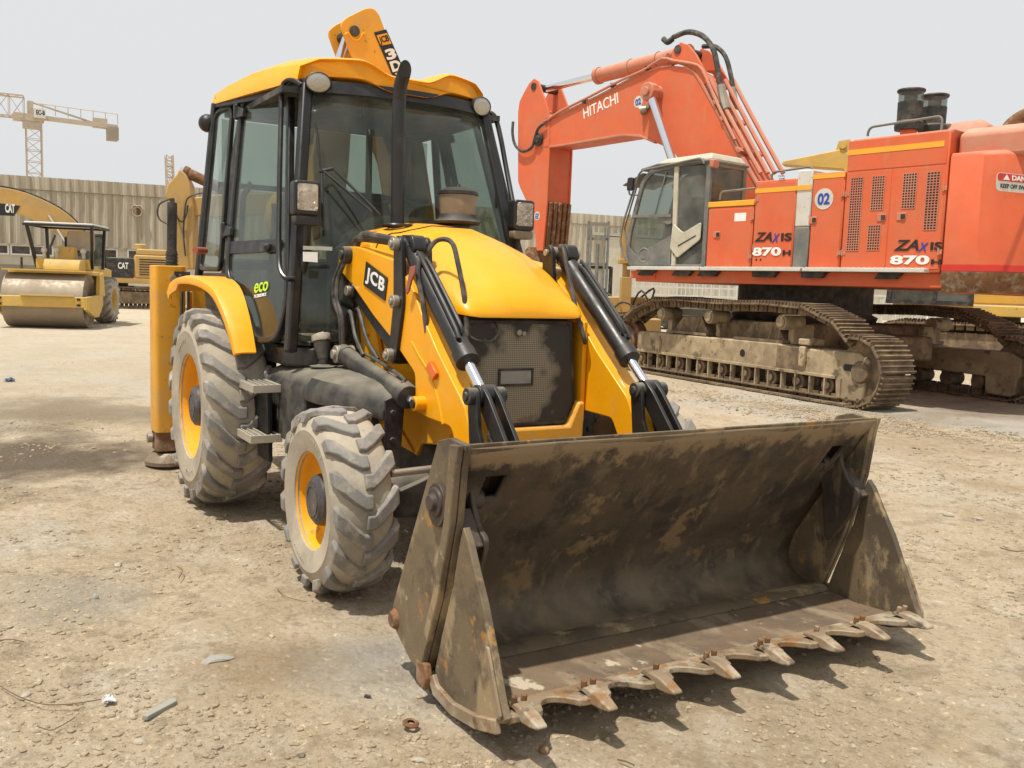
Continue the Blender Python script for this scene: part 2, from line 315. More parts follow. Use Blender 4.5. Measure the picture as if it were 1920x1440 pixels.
    b3 = N.new('ShaderNodeBump'); b3.inputs['Strength'].default_value = .5; b3.inputs['Distance'].default_value = .012; b3.invert = True; L(vo.outputs[0], b3.inputs['Height']); L(b2.outputs[0], b3.inputs['Normal'])
    # tread marks: ribs pressed into the sand inside narrow curving strips
    prev = b3.outputs[0]
    for (ax, ay, bx, by, wd, fr) in TRACKS:
        A_ = P(ax, ay, 2, 0); B_ = P(bx, by, 2, 0); ang = math.atan2(B_.y-A_.y, B_.x-A_.x); ln_ = (B_-A_).length
        vs_ = N.new('ShaderNodeVectorMath'); vs_.operation = 'SUBTRACT'; L(tc.outputs['Object'], vs_.inputs[0]); vs_.inputs[1].default_value = (A_.x, A_.y, 0)
        vr = N.new('ShaderNodeVectorRotate'); vr.rotation_type = 'Z_AXIS'; vr.inputs['Angle'].default_value = -ang; L(vs_.outputs[0], vr.inputs['Vector'])
        sp_ = N.new('ShaderNodeSeparateXYZ'); L(vr.outputs[0], sp_.inputs[0]); u = sp_.outputs[0]; v = mth('ADD', sp_.outputs[1], mr(noise(.6, 3, off=ax), .3, .7, -.25, .25))
        av = mth('ABSOLUTE', v, 0); msk = mth('MULTIPLY', mr(av, wd*.8, wd, 1, 0), mth('MULTIPLY', mr(u, -.2, .3, 0, 1), mr(u, ln_, ln_+.6, 1, 0)))
        msk = mth('MULTIPLY', msk, mr(noise(2.5, 5, off=bx), .4, .55))
        wv = mth('SINE', mth('MULTIPLY', mth('ADD', u, mth('MULTIPLY', av, .8)), fr), 0); h_ = mth('MULTIPLY', mth('SUBTRACT', mr(wv, -.3, .5), .8), msk)
        bq = N.new('ShaderNodeBump'); bq.inputs['Strength'].default_value = .5; bq.inputs['Distance'].default_value = .03; L(h_, bq.inputs['Height']); L(prev, bq.inputs['Normal']); prev = bq.outputs[0]
    L(prev, bs.inputs['Normal']); return m
TRACKS = [(60, 740, 240, 900, .17, 42), (150, 735, 330, 800, .15, 42), (0, 690, 300, 665, .25, 30)]
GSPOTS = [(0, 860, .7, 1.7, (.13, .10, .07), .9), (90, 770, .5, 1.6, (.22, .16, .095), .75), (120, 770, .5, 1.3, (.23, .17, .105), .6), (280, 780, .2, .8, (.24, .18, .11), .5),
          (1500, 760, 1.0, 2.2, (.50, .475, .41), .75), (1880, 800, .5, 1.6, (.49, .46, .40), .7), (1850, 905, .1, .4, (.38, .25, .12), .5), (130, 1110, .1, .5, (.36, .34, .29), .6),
          (1750, 830, .5, 1.3, (.30, .22, .14), .4), (640, 1240, .1, .35, (.40, .37, .31), .6), (480, 1240, .15, .4, (.30, .20, .10), .5), (740, 1200, .05, .3, (.38, .36, .32), .6), (1900, 770, .8, 2, (.20, .16, .12), .6), (1650, 780, .6, 1.5, (.25, .21, .16), .5)]  # dark spot at the right edge paints the orange excavator's cast shadow
make_ground()
M['rock'] = pmat('pale_stone', (.36, .32, .25), .9, 0, [((.22, .18, .13), 9, .45, .65, .7)], [(60, .4, .005)], var=.3, vs=2)
M['rock_grey'] = pmat('grey_stone', (.30, .29, .25), .9, 0, [((.2, .18, .14), 9, .5, .7, .6)], [(60, .4, .005)], var=.2)
M['gravel'] = pmat('gravel_stones', (.36, .285, .19), .95, 0, [((.22, .17, .115), 2.5, .4, .6, .7), ((.46, .41, .32), 6, .62, .68, .6)], (), var=.3, vs=9)
def stones():
    r = np.random.RandomState(5); ico = bmesh.new(); bmesh.ops.create_icosphere(ico, subdivisions=1, radius=1)
    iv = np.array([v.co[:] for v in ico.verts]); fc = np.array([[v.index for v in f.verts] for f in ico.faces]); ico.free()
    Cx, Cy = CAM[:2]; pos = []
    # spread thinly over the yard, thicker in patches and on the gravel strip by the orange machine
    while len(pos) < 36000:
        d = 1.6+9.5*r.rand(2000)**1.3; a = YAW+(r.rand(2000)-.5)*1.25; x = Cx+d*np.cos(a); y = Cy+d*np.sin(a)
        k = vnoise(x, y, 1.3, 31)+.6*vnoise(x, y, 4, 32)+.25*r.rand(2000); ok = k > .02+.22*r.rand(2000)
        pos += [(x[i], y[i], (.0020+.0115*r.rand()**6)*(1+.05*d[i])) for i in range(2000) if ok[i]]
    g = [P(px, py, 2, 0) for px, py in ((1300, 735), (1500, 775), (1750, 800), (1900, 830))]
    for i in range(6000):
        k = r.randint(3); t = r.rand(); q = g[k]*(1-t)+g[k+1]*t; pos.append((q.x+r.randn()*.9, q.y+r.randn()*.35, .008+.02*r.rand()**3))
    V_, F_ = [], []
    for i, (x, y, s) in enumerate(pos):
        v = iv*(1+.35*(r.rand(len(iv), 1)-.5))*np.array([s*(.8+.7*r.rand()), s*(.7+.5*r.rand()), s*(.4+.4*r.rand())]); a = r.rand()*6.28; c, sn = math.cos(a), math.sin(a)
        v = np.stack([v[:, 0]*c-v[:, 1]*sn, v[:, 0]*sn+v[:, 1]*c, v[:, 2]], 1)+np.array([x, y, 0]); V_.append((v, x, y, s)); F_.append(fc+len(iv)*i)
    xs = np.array([q[1] for q in V_]); ys = np.array([q[2] for q in V_]); zs = gheight(xs, ys)
    co = np.concatenate([q[0]+np.array([0, 0, zs[i]+q[3]*.12]) for i, q in enumerate(V_)]); F_ = np.concatenate(F_)
    me = bpy.data.meshes.new('gravel'); me.from_pydata(co.tolist(), [], F_.tolist()); me.materials.append(M['gravel'])
    o = bpy.data.objects.new('gravel', me); COL.objects.link(o); tag(o, 'loose small stones and grit strewn over the sandy yard', 'gravel', kind='stuff')
stones()
def rock(name, px, py, dims, rz, m, label, cat='stone', seed=0, lift=.3, sub=2, group=None):
    g = P(px, py, 2, .01); bm = B(); bmesh.ops.create_icosphere(bm, subdivisions=sub, radius=1); r = random.Random(seed+px)
    dirs = [Vector((r.uniform(-1, 1), r.uniform(-1, 1), r.uniform(-.6, 1))).normalized() for _ in range(9)]
    for v in bm.verts:
        k = min([1]+[.62/max(.05, v.co.dot(d)) for d in dirs]); v.co *= k*1.15; v.co = Vector((v.co.x*dims[0], v.co.y*dims[1], v.co.z*dims[2]))
    o = obj(name, bm, m, ang=25); z = float(gheight(np.array([g.x]), np.array([g.y]))[0])
    o.location = (g.x, g.y, z+dims[2]*lift); o.rotation_euler = (0, 0, rz); return tag(o, label, cat, group or 'loose stones on the sand')
rock('stone', 410, 1232, (.075, .03, .022), YAW-PI/2+.5, M['rock_grey'], 'flat grey angular stone lying alone left of the front tyre', seed=1)
rock('stone', 48, 1295, (.024, .018, .012), .3, M['rock'], 'small pale rounded stone at the lower left by a thin wire', seed=2)
rock('stone', 180, 1115, (.018, .014, .02), .9, M['rock_grey'], 'small upright brown stone on grey grit at the left', seed=3)
rock('stone', 262, 1382, (.026, .018, .012), 1.2, M['rock'], 'pale flat stone below the long slab of stone', seed=4)
rock('stone', 566, 1402, (.018, .012, .010), .4, M['black_dusty'], 'small dark stone near the bottom edge below the front tyre', seed=5)
rock('stone', 785, 1408, (.035, .016, .010), YAW-PI/2-.3, M['rock'], 'pale elongated stone in front of the bucket corner', seed=6)
rock('stone', 1018, 1400, (.022, .02, .022), .4, M['rust'], 'dark round lump in the shadow under the corner tooth', seed=7)
rock('stone', 222, 1053, (.03, .02, .015), .1, M['rock'], 'reddish brown stone on the sand left of the front tyre', seed=8)
rock('stone', 1780, 960, (.05, .035, .025), .5, M['rock'], 'brown clod on the sand right of the bucket', seed=9)
rock('stone', 1835, 968, (.06, .03, .02), .8, M['rock'], 'pale flat clod at the right edge of the yard beside a darker one', seed=10)
rock('stone', 690, 1293, (.014, .012, .012), .8, M['black_dusty'], 'small black stone between front tyre and bucket corner', seed=11)
rock('stone', 1500, 715, (.10, .06, .05), .8, M['white'], 'white lump of rubble at the foot of the big tracks', seed=12)
rock('stone', 74, 1268, (.022, .014, .010), .2, M['rock'], 'small flat brown stone above the thin wire at the left', seed=13)
# slab
g0 = P(300, 1325, 2, .01); bm = B(); q = math.atan2((P(330, 1308, 2, 0)-P(270, 1345, 2, 0)).y, (P(330, 1308, 2, 0)-P(270, 1345, 2, 0)).x)
prism(bm, [(-.085, -.016, 0), (.07, -.02, 0), (.085, .0, 0), (.075, .018, 0), (-.03, .013, 0), (-.09, .006, 0)], (0, 0, .018))
o = obj('stone_slab', bm, M['rock_grey'], bev=.003); o.location = (g0.x, g0.y, -.006); o.rotation_euler = (.05, .04, q); tag(o, 'long narrow slab of broken grey stone lying at the lower left', 'stone')
def litter(name, px, py, s, m, label, cat, seed):
    g = P(px, py, 2, .01); bm = B(); r = random.Random(seed); bmesh.ops.create_grid(bm, x_segments=9, y_segments=9, size=s)
    for v in bm.verts: v.co = Vector((v.co.x*.8+r.uniform(-.3, .3)*s, v.co.y*.55+r.uniform(-.3, .3)*s, r.uniform(0, .7)*s*(1.1-v.co.length/s/1.5)))
    o = obj(name, bm, m, ang=20, sol=.001); o.location = (g.x, g.y, -.002); return tag(o, label, cat)
litter('crumpled_paper', 203, 1307, .032, M['white'], 'crumpled white scrap of paper on the sand by a thin wire', 'litter', 3)
M['blueplastic'] = pmat('blue_plastic', (.08, .14, .26), .5, 0, [((.4, .4, .4), 20, .45, .6, .6)], (), var=.3)
litter('plastic_scrap', 18, 712, .10, M['blueplastic'], 'blue and white plastic scrap at the left edge of the yard', 'litter', 5)
def wire(pxs, r, m, label, name='wire'):
    bm = B(); tube(bm, [P(x, y, 2, .006+.004*(i % 2)) for i, (x, y) in enumerate(pxs)], r, 5, 4); return tag(obj(name, bm, m), label, name, 'wires and twigs lying on the sand')
M['twig'] = pmat('dry_twig', (.16, .09, .05), .8, 0, (), (), var=.3)
wire([(0, 1286), (20, 1298), (45, 1310), (80, 1320), (120, 1321), (160, 1316), (190, 1311)], .0022, M['twig'], 'thin curved brown wire at the lower left ending at the white scrap')
wire([(70, 1362), (95, 1369), (112, 1362), (130, 1352), (140, 1345)], .002, M['twig'], 'short bent wire loop below the crumpled white scrap')
wire([(0, 1200), (22, 1199), (45, 1203)], .0025, M['twig'], 'short straight wire at the left edge above the curved one')
wire([(520, 1105), (535, 1118), (560, 1125), (575, 1128)], .002, M['twig'], 'twig lying beside the foot of the front tyre', 'twig')
wire([(332, 1062), (342, 1070), (335, 1084)], .003, M['twig'], 'small curved brown twig on the sand left of the front tyre', 'twig')
wire([(1158, 1424), (1175, 1428), (1190, 1435)], .003, M['twig'], 'short splinter of wood at the bottom in front of the bucket', 'twig')
wire([(1875, 1027), (1900, 1033), (1920, 1033)], .004, M['twig'], 'short dark stick on the sand at the right edge', 'twig')
g = P(770, 1354, 2, .005); bm = B(); lathe(bm, [(.012, .0), (.030, 0), (.032, .006), (.024, .012), (.014, .010)], (g.x, g.y, -.004), (0.1, .1, 1), 20)
tag(obj('washer', bm, M['rust']), 'old round rusty washer half sunk in the sand beside the bucket corner', 'washer')
# ================================================================ yellow backhoe loader (forward = +x, its right side = -y)
BL = root('backhoe_loader', 'large yellow and black backhoe loader with wide front bucket, nearest machine in the yard', 'backhoe loader')
YD = V(0, 1, 0)
# ---- wheels
def arc_text(parent, m, s, c, r, a0, h, side, step=None):      # raised characters round a sidewall
    bm = B(); n = len(s); st = step or h*.95/r
    for i, ch in enumerate(s):
        if ch == ' ': continue
        a = a0+(i-n/2)*st*(1 if side < 0 else -1); er = V(math.cos(a), 0, math.sin(a)); et = V(-math.sin(a), 0, math.cos(a))*(1 if side < 0 else -1)
        t = text('t', ch, m, None, V(c)+er*r-et*h*.3, et, -er if True else er, h, h*.6, bold=.02, ext=.003); bm.from_mesh(t.data); me = t.data; bpy.data.objects.remove(t); bpy.data.meshes.remove(me)
    o = obj('sidewall_lettering', bm, m, parent); return o
def make_wheel(name, R, hw, rr, cx, yo, rc, s, nl, parent, disc, hubr, hubl, mt=None, rimm=None, rot=0, lw=.075, lh=.035, label=None):
    """yo: y of the outer sidewall; s=-1 for the machine's right"""
    ax = (0, -s, 0); o = (cx, yo, rc)           # axis runs inward from the outer face
    W = 2*hw; k = R-rr
    bm = B(); lathe(bm, [(rr*.985, .028), (rr*1.03, .012), (rr*1.035, .022), (rr*.985, .04), (rr*.955, .07), (rr*.93, disc-.02), (rr*.86, disc), (hubr*1.15, disc+.01), (hubr*1.0, disc+.01), (0, disc+.01)], o, ax, 56)
    lathe(bm, [(rr*.99, .04), (rr*.97, .07), (rr*.96, W-.07), (rr*1.0, W-.03), (rr*.9, W-.05), (rr*.88, W*.6)], o, ax, 40)
    rim = obj(name, bm, rimm or M['rim'], parent, ang=30, label=label)
    crown = R-lh; bm = B()
    lathe(bm, [(rr*.99, .03), (rr*1.02, .012), (rr+.22*k, .0), (rr+.50*k, -.008), (rr+.52*k, -.003), (rr+.70*k, .006), (crown-.10*k, .022), (crown-.03*k, .05), (crown, W*.25), (crown+.008, W*.5),
               (crown, W*.75), (crown-.03*k, W-.05), (crown-.10*k, W-.022), (rr+.5*k, W+.008), (rr+.2*k, W), (rr*1.0, W-.03), (rr*.97, W*.5)], o, ax, 72, closed=True)
    obj('tyre', bm, mt or M['tyre'], rim, ang=40)
    bm = B(); a, b, c = frame_of(ax); o = V(o); rg = random.Random(int(R*100))
    # make 'up' angle: measure from +x (front) towards +z
    for side in (0, 1):
        for i in range(nl):
            th0 = 2*PI*(i+(.5 if side else 0))/nl+rot
            # stations: (distance from outer face, radius of carcass there, normal mix, angular lead, half width, height)
            q_ = W*.42; st = [(.55, crown+.006, 0, 0, lw*.40, lh), (.43, crown+.004, 0, .0, lw*.42, lh), (.26, crown-.003, 0, .33*q_/R, lw*.48, lh), (.11, crown-.02*k, .15, .72*q_/R, lw*.50, lh*1.0), (.03, crown-.07*k, .5, .95*q_/R, lw*.5, lh*.9), (-.005, crown-.24*k, .95, 1.15*q_/R, lw*.40, lh*.4)]
            rings = []
            for u, rad, mixn, lead, hwid, h in st:
                y = u*W; yy = y if not side else W-y; th = th0+lead; hh = h*(1+rg.uniform(-.06, .06))
                er = V(math.cos(th), 0, math.sin(th)); et = V(-math.sin(th), 0, math.cos(th)); ey = V(0, -s, 0)
                out = (er*(1-mixn)+(-ey if not side else ey)*mixn).normalized(); base = V(cx, yo, rc)+ey*yy+er*rad
                rings.append([base-et*hwid*1.18-out*.012, base-et*hwid*.88+out*hh, base+et*hwid*.88+out*hh, base+et*hwid*1.18-out*.012])
            loft(bm, rings)
    obj('tread', bm, M['tread'], rim, bev=.006, ang=30, seg=2)
    bm = B(); lathe(bm, [(0, disc-hubl), (hubr*.75, disc-hubl), (hubr*.95, disc-hubl+.02), (hubr, disc-hubl+.05), (hubr*1.0, disc+.01)], o, ax, 36)
    lathe(bm, [(hubr*.62, disc-hubl+.001), (hubr*.62, disc-hubl-.004), (hubr*.54, disc-hubl-.004), (hubr*.54, disc-hubl+.001)], o, ax, 28)
    obj('hub_cap', bm, M['hub'], rim, ang=30)
    return rim
for s in (-1, 1):
    fw_ = make_wheel('front_wheel', .478, .155, .25, 0, s*1.155, .478, s, 15, BL, .11, .135, .085, rot=.17, lw=.092, lh=.024)
    rw_ = make_wheel('rear_wheel', .695, .215, .365, -2.2, s*1.30, .69, s, 19, BL, .15, .145, .12, rot=.05, lw=.098, lh=.030)
    for a0, t_ in ((-1.35, '16.9-28'), (2.0, '16.9-28')): arc_text(rw_, M['tyre'], t_, (-2.2, s*1.303, .69), .50, a0, .045, s)
    for a0, t_ in ((-1.9, '12.5-18'), (1.2, '12.5-18')): arc_text(fw_, M['tyre'], t_, (0, s*1.158, .478), .355, a0, .03, s)
bm = B()
# ---- chassis, axles
box2(bm, (-3.0, -.33, .45), (.05, .33, .85)); obj('chassis', bm, M['black_dusty'], BL, bev=.02)
bm = B(); lathe(bm, [(0, -.78), (.11, -.78), (.13, -.5), (.10, -.45), (.17, -.1), (.17, .1), (.10, .45), (.13, .5), (.11, .78), (0, .78)], (0, 0, .46), (0, 1, 0), 24)
box2(bm, (-.16, -.24, .3), (.16, .24, .72)); obj('front_axle', bm, M['black_dusty'], BL, bev=.01)
bm = B(); lathe(bm, [(0, -.85), (.15, -.85), (.13, -.3), (.24, 0), (.13, .3), (.15, .85), (0, .85)], (-2.2, 0, .69), (0, 1, 0), 24); obj('rear_axle', bm, M['black_dusty'], BL)
for s in (-1, 1):     # bolt-on bar and track rod in front of the axle
    bm = B(); prism(bm, [(.16, s*.20, .42), (.16, s*.76, .40), (.16, s*.78, .52), (.16, s*.55, .60), (.16, s*.2, .58)], (.05, 0, 0)); cyl(bm, (.2, s*.55, .5), (.235, s*.55, .5), .028, 12)
    obj('axle_beam', bm, M['black_dusty'], BL, bev=.006)
    bm = B(); cyl(bm, (.24, s*.36, .655), (.24, s*.80, .64), .02, 12); cyl(bm, (.24, s*.30, .66), (.24, s*.46, .655), .034, 14); obj('track_rod', bm, M['steel'], BL)
# ---- front frame (yellow) round the engine
for s in (-1, 1):
    y = s*.43
    bm = B(); prism(bm, xz([(-1.25, 1.40), (-1.25, .95), (-.70, .68), (-.25, .62), (-.20, .70), (.12, .74), (.18, .85), (.18, 1.42)], y), (0, -s*.03, 0)); obj('side_panel', bm, M['yellow'], BL, bev=.008)
    bm = B(); prism(bm, xz([(-.68, .86), (-.66, .66), (-.27, .635), (-.30, .66)], y+s*.002), (0, s*.012, 0)); obj('panel_gusset', bm, M['yellow'], BL, bev=.004)
bm = B(); prism(bm, yz([(-.41, .62), (.41, .62), (.42, .96), (.375, .96), (.315, .825), (-.315, .825), (-.375, .96), (-.42, .96)], .10), (.10, 0, 0)); obj('grille_surround', bm, M['yellow_worn'], BL, bev=.015)
# grille
gm = bpy.data.materials.new('mesh_grille'); gm.use_nodes = True; N_ = gm.node_tree.nodes; L_ = gm.node_tree.links.new; bs = N_['Principled BSDF']; bs.inputs['Roughness'].default_value = .85
tc = N_.new('ShaderNodeTexCoord'); vo = N_.new('ShaderNodeTexVoronoi'); vo.inputs['Scale'].default_value = 85; vo.inputs['Randomness'].default_value = .0; L_(tc.outputs['Object'], vo.inputs['Vector'])
rp = N_.new('ShaderNodeMapRange'); rp.inputs[1].default_value = .003; rp.inputs[2].default_value = .0042; L_(vo.outputs[0], rp.inputs[0]); rp.inputs[1].default_value = .28; rp.inputs[2].default_value = .42
ns = N_.new('ShaderNodeTexNoise'); ns.inputs['Scale'].default_value = 9; ns.inputs['Detail'].default_value = 5; L_(tc.outputs['Object'], ns.inputs['Vector'])
dv = N_.new('ShaderNodeVectorMath'); dv.operation = 'MULTIPLY_ADD'; dv.inputs[1].default_value = (0, 1.25, 1); dv.inputs[2].default_value = (0, .02, -1.12); L_(tc.outputs['Object'], dv.inputs[0])
ln = N_.new('ShaderNodeVectorMath'); ln.operation = 'LENGTH'; L_(dv.outputs[0], ln.inputs[0])
ad = N_.new('ShaderNodeMath'); ad.operation = 'ADD'; L_(ln.outputs['Value'], ad.inputs[0]); n2 = N_.new('ShaderNodeMapRange'); n2.inputs[3].default_value = -.10; n2.inputs[4].default_value = .10; n2.inputs[1].default_value = .3; n2.inputs[2].default_value = .7; L_(ns.outputs[0], n2.inputs[0]); L_(n2.outputs[0], ad.inputs[1])
md = N_.new('ShaderNodeMapRange'); md.inputs[1].default_value = .22; md.inputs[2].default_value = .33; md.inputs[3].default_value = 1; md.inputs[4].default_value = 0; L_(ad.outputs[0], md.inputs[0])
m1 = N_.new('ShaderNodeMix'); m1.data_type = 'RGBA'; L_(md.outputs[0], m1.inputs[0]); m1.inputs[6].default_value = (.05, .046, .04, 1); m1.inputs[7].default_value = (.36, .31, .22, 1)
m2 = N_.new('ShaderNodeMix'); m2.data_type = 'RGBA'; L_(rp.outputs[0], m2.inputs[0]); L_(m1.outputs[2], m2.inputs[6]); m2.inputs[7].default_value = (.17, .145, .105, 1)
m3 = N_.new('ShaderNodeMix'); m3.data_type = 'RGBA'; m3.blend_type = 'MULTIPLY'; L_(md.outputs[0], m3.inputs[0]); L_(m1.outputs[2], m3.inputs[6]); mm = N_.new('ShaderNodeMapRange'); mm.inputs[1].default_value = .3; mm.inputs[2].default_value = .5; mm.inputs[3].default_value = 1; mm.inputs[4].default_value = .45; L_(vo.outputs[0], mm.inputs[0]); L_(mm.outputs[0], m3.inputs[7])
L_(m3.outputs[2], bs.inputs['Base Color']); bb = N_.new('ShaderNodeBump'); bb.inputs['Strength'].default_value = .5; bb.inputs['Distance'].default_value = .01; L_(ns.outputs[0], bb.inputs['Height']); L_(bb.outputs[0], bs.inputs['Normal'])
bm = B(); go = [(-.33, 1.41), (.33, 1.41), (.372, .95), (.31, .84), (-.31, .84), (-.372, .95)]
prism(bm, round_poly(yz(go, .10), .05), (.055, 0, 0)); gr = obj('grille', bm, gm, BL, bev=.012, seg=3)
bm = B(); bar(bm, [(.153, p[0]*.985, p[1]) for p in go], .018, .012, (1, 0, 0), True); obj('grille_rim', bm, M['black_dusty'], gr, bev=.003)
bm = B(); bar(bm, [(.158, -.135, 1.15), (.158, .075, 1.15), (.158, .075, 1.065), (.158, -.135, 1.065)], .012, .014, (1, 0, 0), True); obj('badge_frame', bm, M['black_dusty'], gr)
bm = B(); box2(bm, (.153, -.13, 1.07), (.162, .07, 1.145)); obj('badge', bm, M['rock_grey'], gr, bev=.003)
bm = B(); cyl(bm, (.155, -.03, 1.355), (.185, -.03, 1.355), .016, 12); cyl(bm, (.15, -.005, 1.35), (.19, -.002, 1.35), .012, 10); obj('latch', bm, M['steel'], gr)
bm = B(); tube(bm, [(.16, -.17, 1.41), (.19, -.165, 1.36), (.20, -.22, 1.31), (.20, -.32, 1.32), (.18, -.37, 1.37)], .007, 8, 6); obj('cable', bm, M['hose'], gr)
# ---- hood (bonnet)
def hoodsec(x, zt, w, zb, sh=.09, crown=.02, slope=.09):
    pts = [(-w, zb)]
    for i in range(7):
        t = i/6*PI/2; pts.append((-w+slope*(1-math.cos(t))*1.0, zt-crown-sh+sh*math.sin(t)))
    pts += [(-w*.45, zt-crown*.35), (-w*.28, zt+.004), (0, zt+.006), (w*.28, zt+.004), (w*.45, zt-crown*.35)]
    for i in range(6, -1, -1):
        t = i/6*PI/2; pts.append((w-slope*(1-math.cos(t)), zt-crown-sh+sh*math.sin(t)))
    pts.append((w, zb)); pts += [(w*.9, zb-.004), (-w*.9, zb-.004)]
    return [(x, y, z) for y, z in pts]
bm = B(); loft(bm, [hoodsec(*q) for q in [(-1.34, 1.985, .40, 1.62, .16, .05, .12), (-1.28, 1.995, .44, 1.60, .16, .05, .12), (-1.0, 1.985, .46, 1.56, .16, .05, .13), (-.7, 1.95, .465, 1.53, .18, .06, .15), (-.4, 1.88, .46, 1.51, .19, .07, .16),
     (-.15, 1.775, .445, 1.49, .17, .07, .16), (.05, 1.655, .42, 1.465, .11, .06, .15), (.16, 1.56, .39, 1.45, .07, .03, .10), (.21, 1.49, .36, 1.443, .025, .015, .05), (.22, 1.452, .33, 1.44, .006, .004, .02)]])
hood = obj('hood', bm, M['yellow'], BL, ang=50)
bm = B(); box2(bm, (-1.30, -.385, 1.38), (-.15, .385, 1.60)); box2(bm, (-.2, -.36, 1.36), (.10, .36, 1.45)); obj('engine_bay', bm, M['black_dusty'], BL, bev=.02)
bm = B(); bar(bm, [(-.55, -.42, 1.895), (-.62, -.36, 1.935), (-.72, 0, 1.972), (-.62, .36, 1.935), (-.55, .42, 1.895)], .012, .004, (.35, 0, 1)); bm.free()
# seam between the fixed rear cowl and the tilting front of the hood
bm = B(); hs_ = [V(p) for p in hoodsec(-.86, 1.970, .4635, 1.55, .17, .055, .14)][1:-3]; tube(bm, [V(p.x+.16*(1-abs(p.y)/.46), p.y*1.002, p.z+.001-.018*(1-abs(p.y)/.46)) for p in hs_], .0035, 6); obj('hood_seam', bm, M['decal_black'], hood)
# exhaust
bm = B(); ex = (-1.0, -.25)
lathe(bm, [(.10, 0), (.105, .012), (.10, .02), (.06, .022)], (ex[0], ex[1], 1.955), (0, 0, 1), 28); obj('exhaust_collar', bm, M['black'], BL)
bm = B(); pa = [(ex[0], ex[1], 1.90), (ex[0]-.01, ex[1], 2.66), (ex[0]-.008, ex[1], 2.76), (ex[0]+.012, ex[1], 2.84), (ex[0]+.05, ex[1]+.004, 2.905)]
sm_ = smooth_path(pa, 5); rings = []
for i, p in enumerate(sm_):
    t = (sm_[min(i+1, len(sm_)-1)]-sm_[max(i-1, 0)]).normalized(); rr0 = .043
    if i >= len(sm_)-1: t = V(1, 0, -.15).normalized(); p = p+V(.012, 0, .012)
    u_ = V(0, 1, 0); v_ = t.cross(u_).normalized(); kz = 1.45 if i >= len(sm_)-1 else 1
    rings.append([p+u_*rr0*math.cos(a)+v_*rr0*kz*math.sin(a) for a in [2*PI*k/24 for k in range(24)]])
loft(bm, rings)
obj('exhaust_stack', bm, M['black'], BL, ang=60)
# pre-cleaner
pc = P(857, 440, 1, .17); bm = B(); lathe(bm, [(.085, 0), (.075, .14), (.08, .16)], (pc.x, .17, 1.86), (0, 0, 1), 28)
lathe(bm, [(.08, .13), (.145, .14), (.155, .155), (.135, .175), (.125, .20), (.0, .2)], (pc.x, .17, 1.86), (0, 0, 1), 32); obj('precleaner_base', bm, M['black_dusty'], BL)
bm = B(); lathe(bm, [(.118, .2), (.126, .29), (.124, .33)], (pc.x, .17, 1.86), (0, 0, 1), 32); obj('precleaner_bowl', bm, M['beige'], BL)
bm = B(); lathe(bm, [(.122, .325), (.134, .33), (.130, .35), (.08, .375), (.02, .38), (.012, .40), (0, .40)], (pc.x, .17, 1.86), (0, 0, 1), 32); obj('precleaner_lid', bm, M['black'], BL)
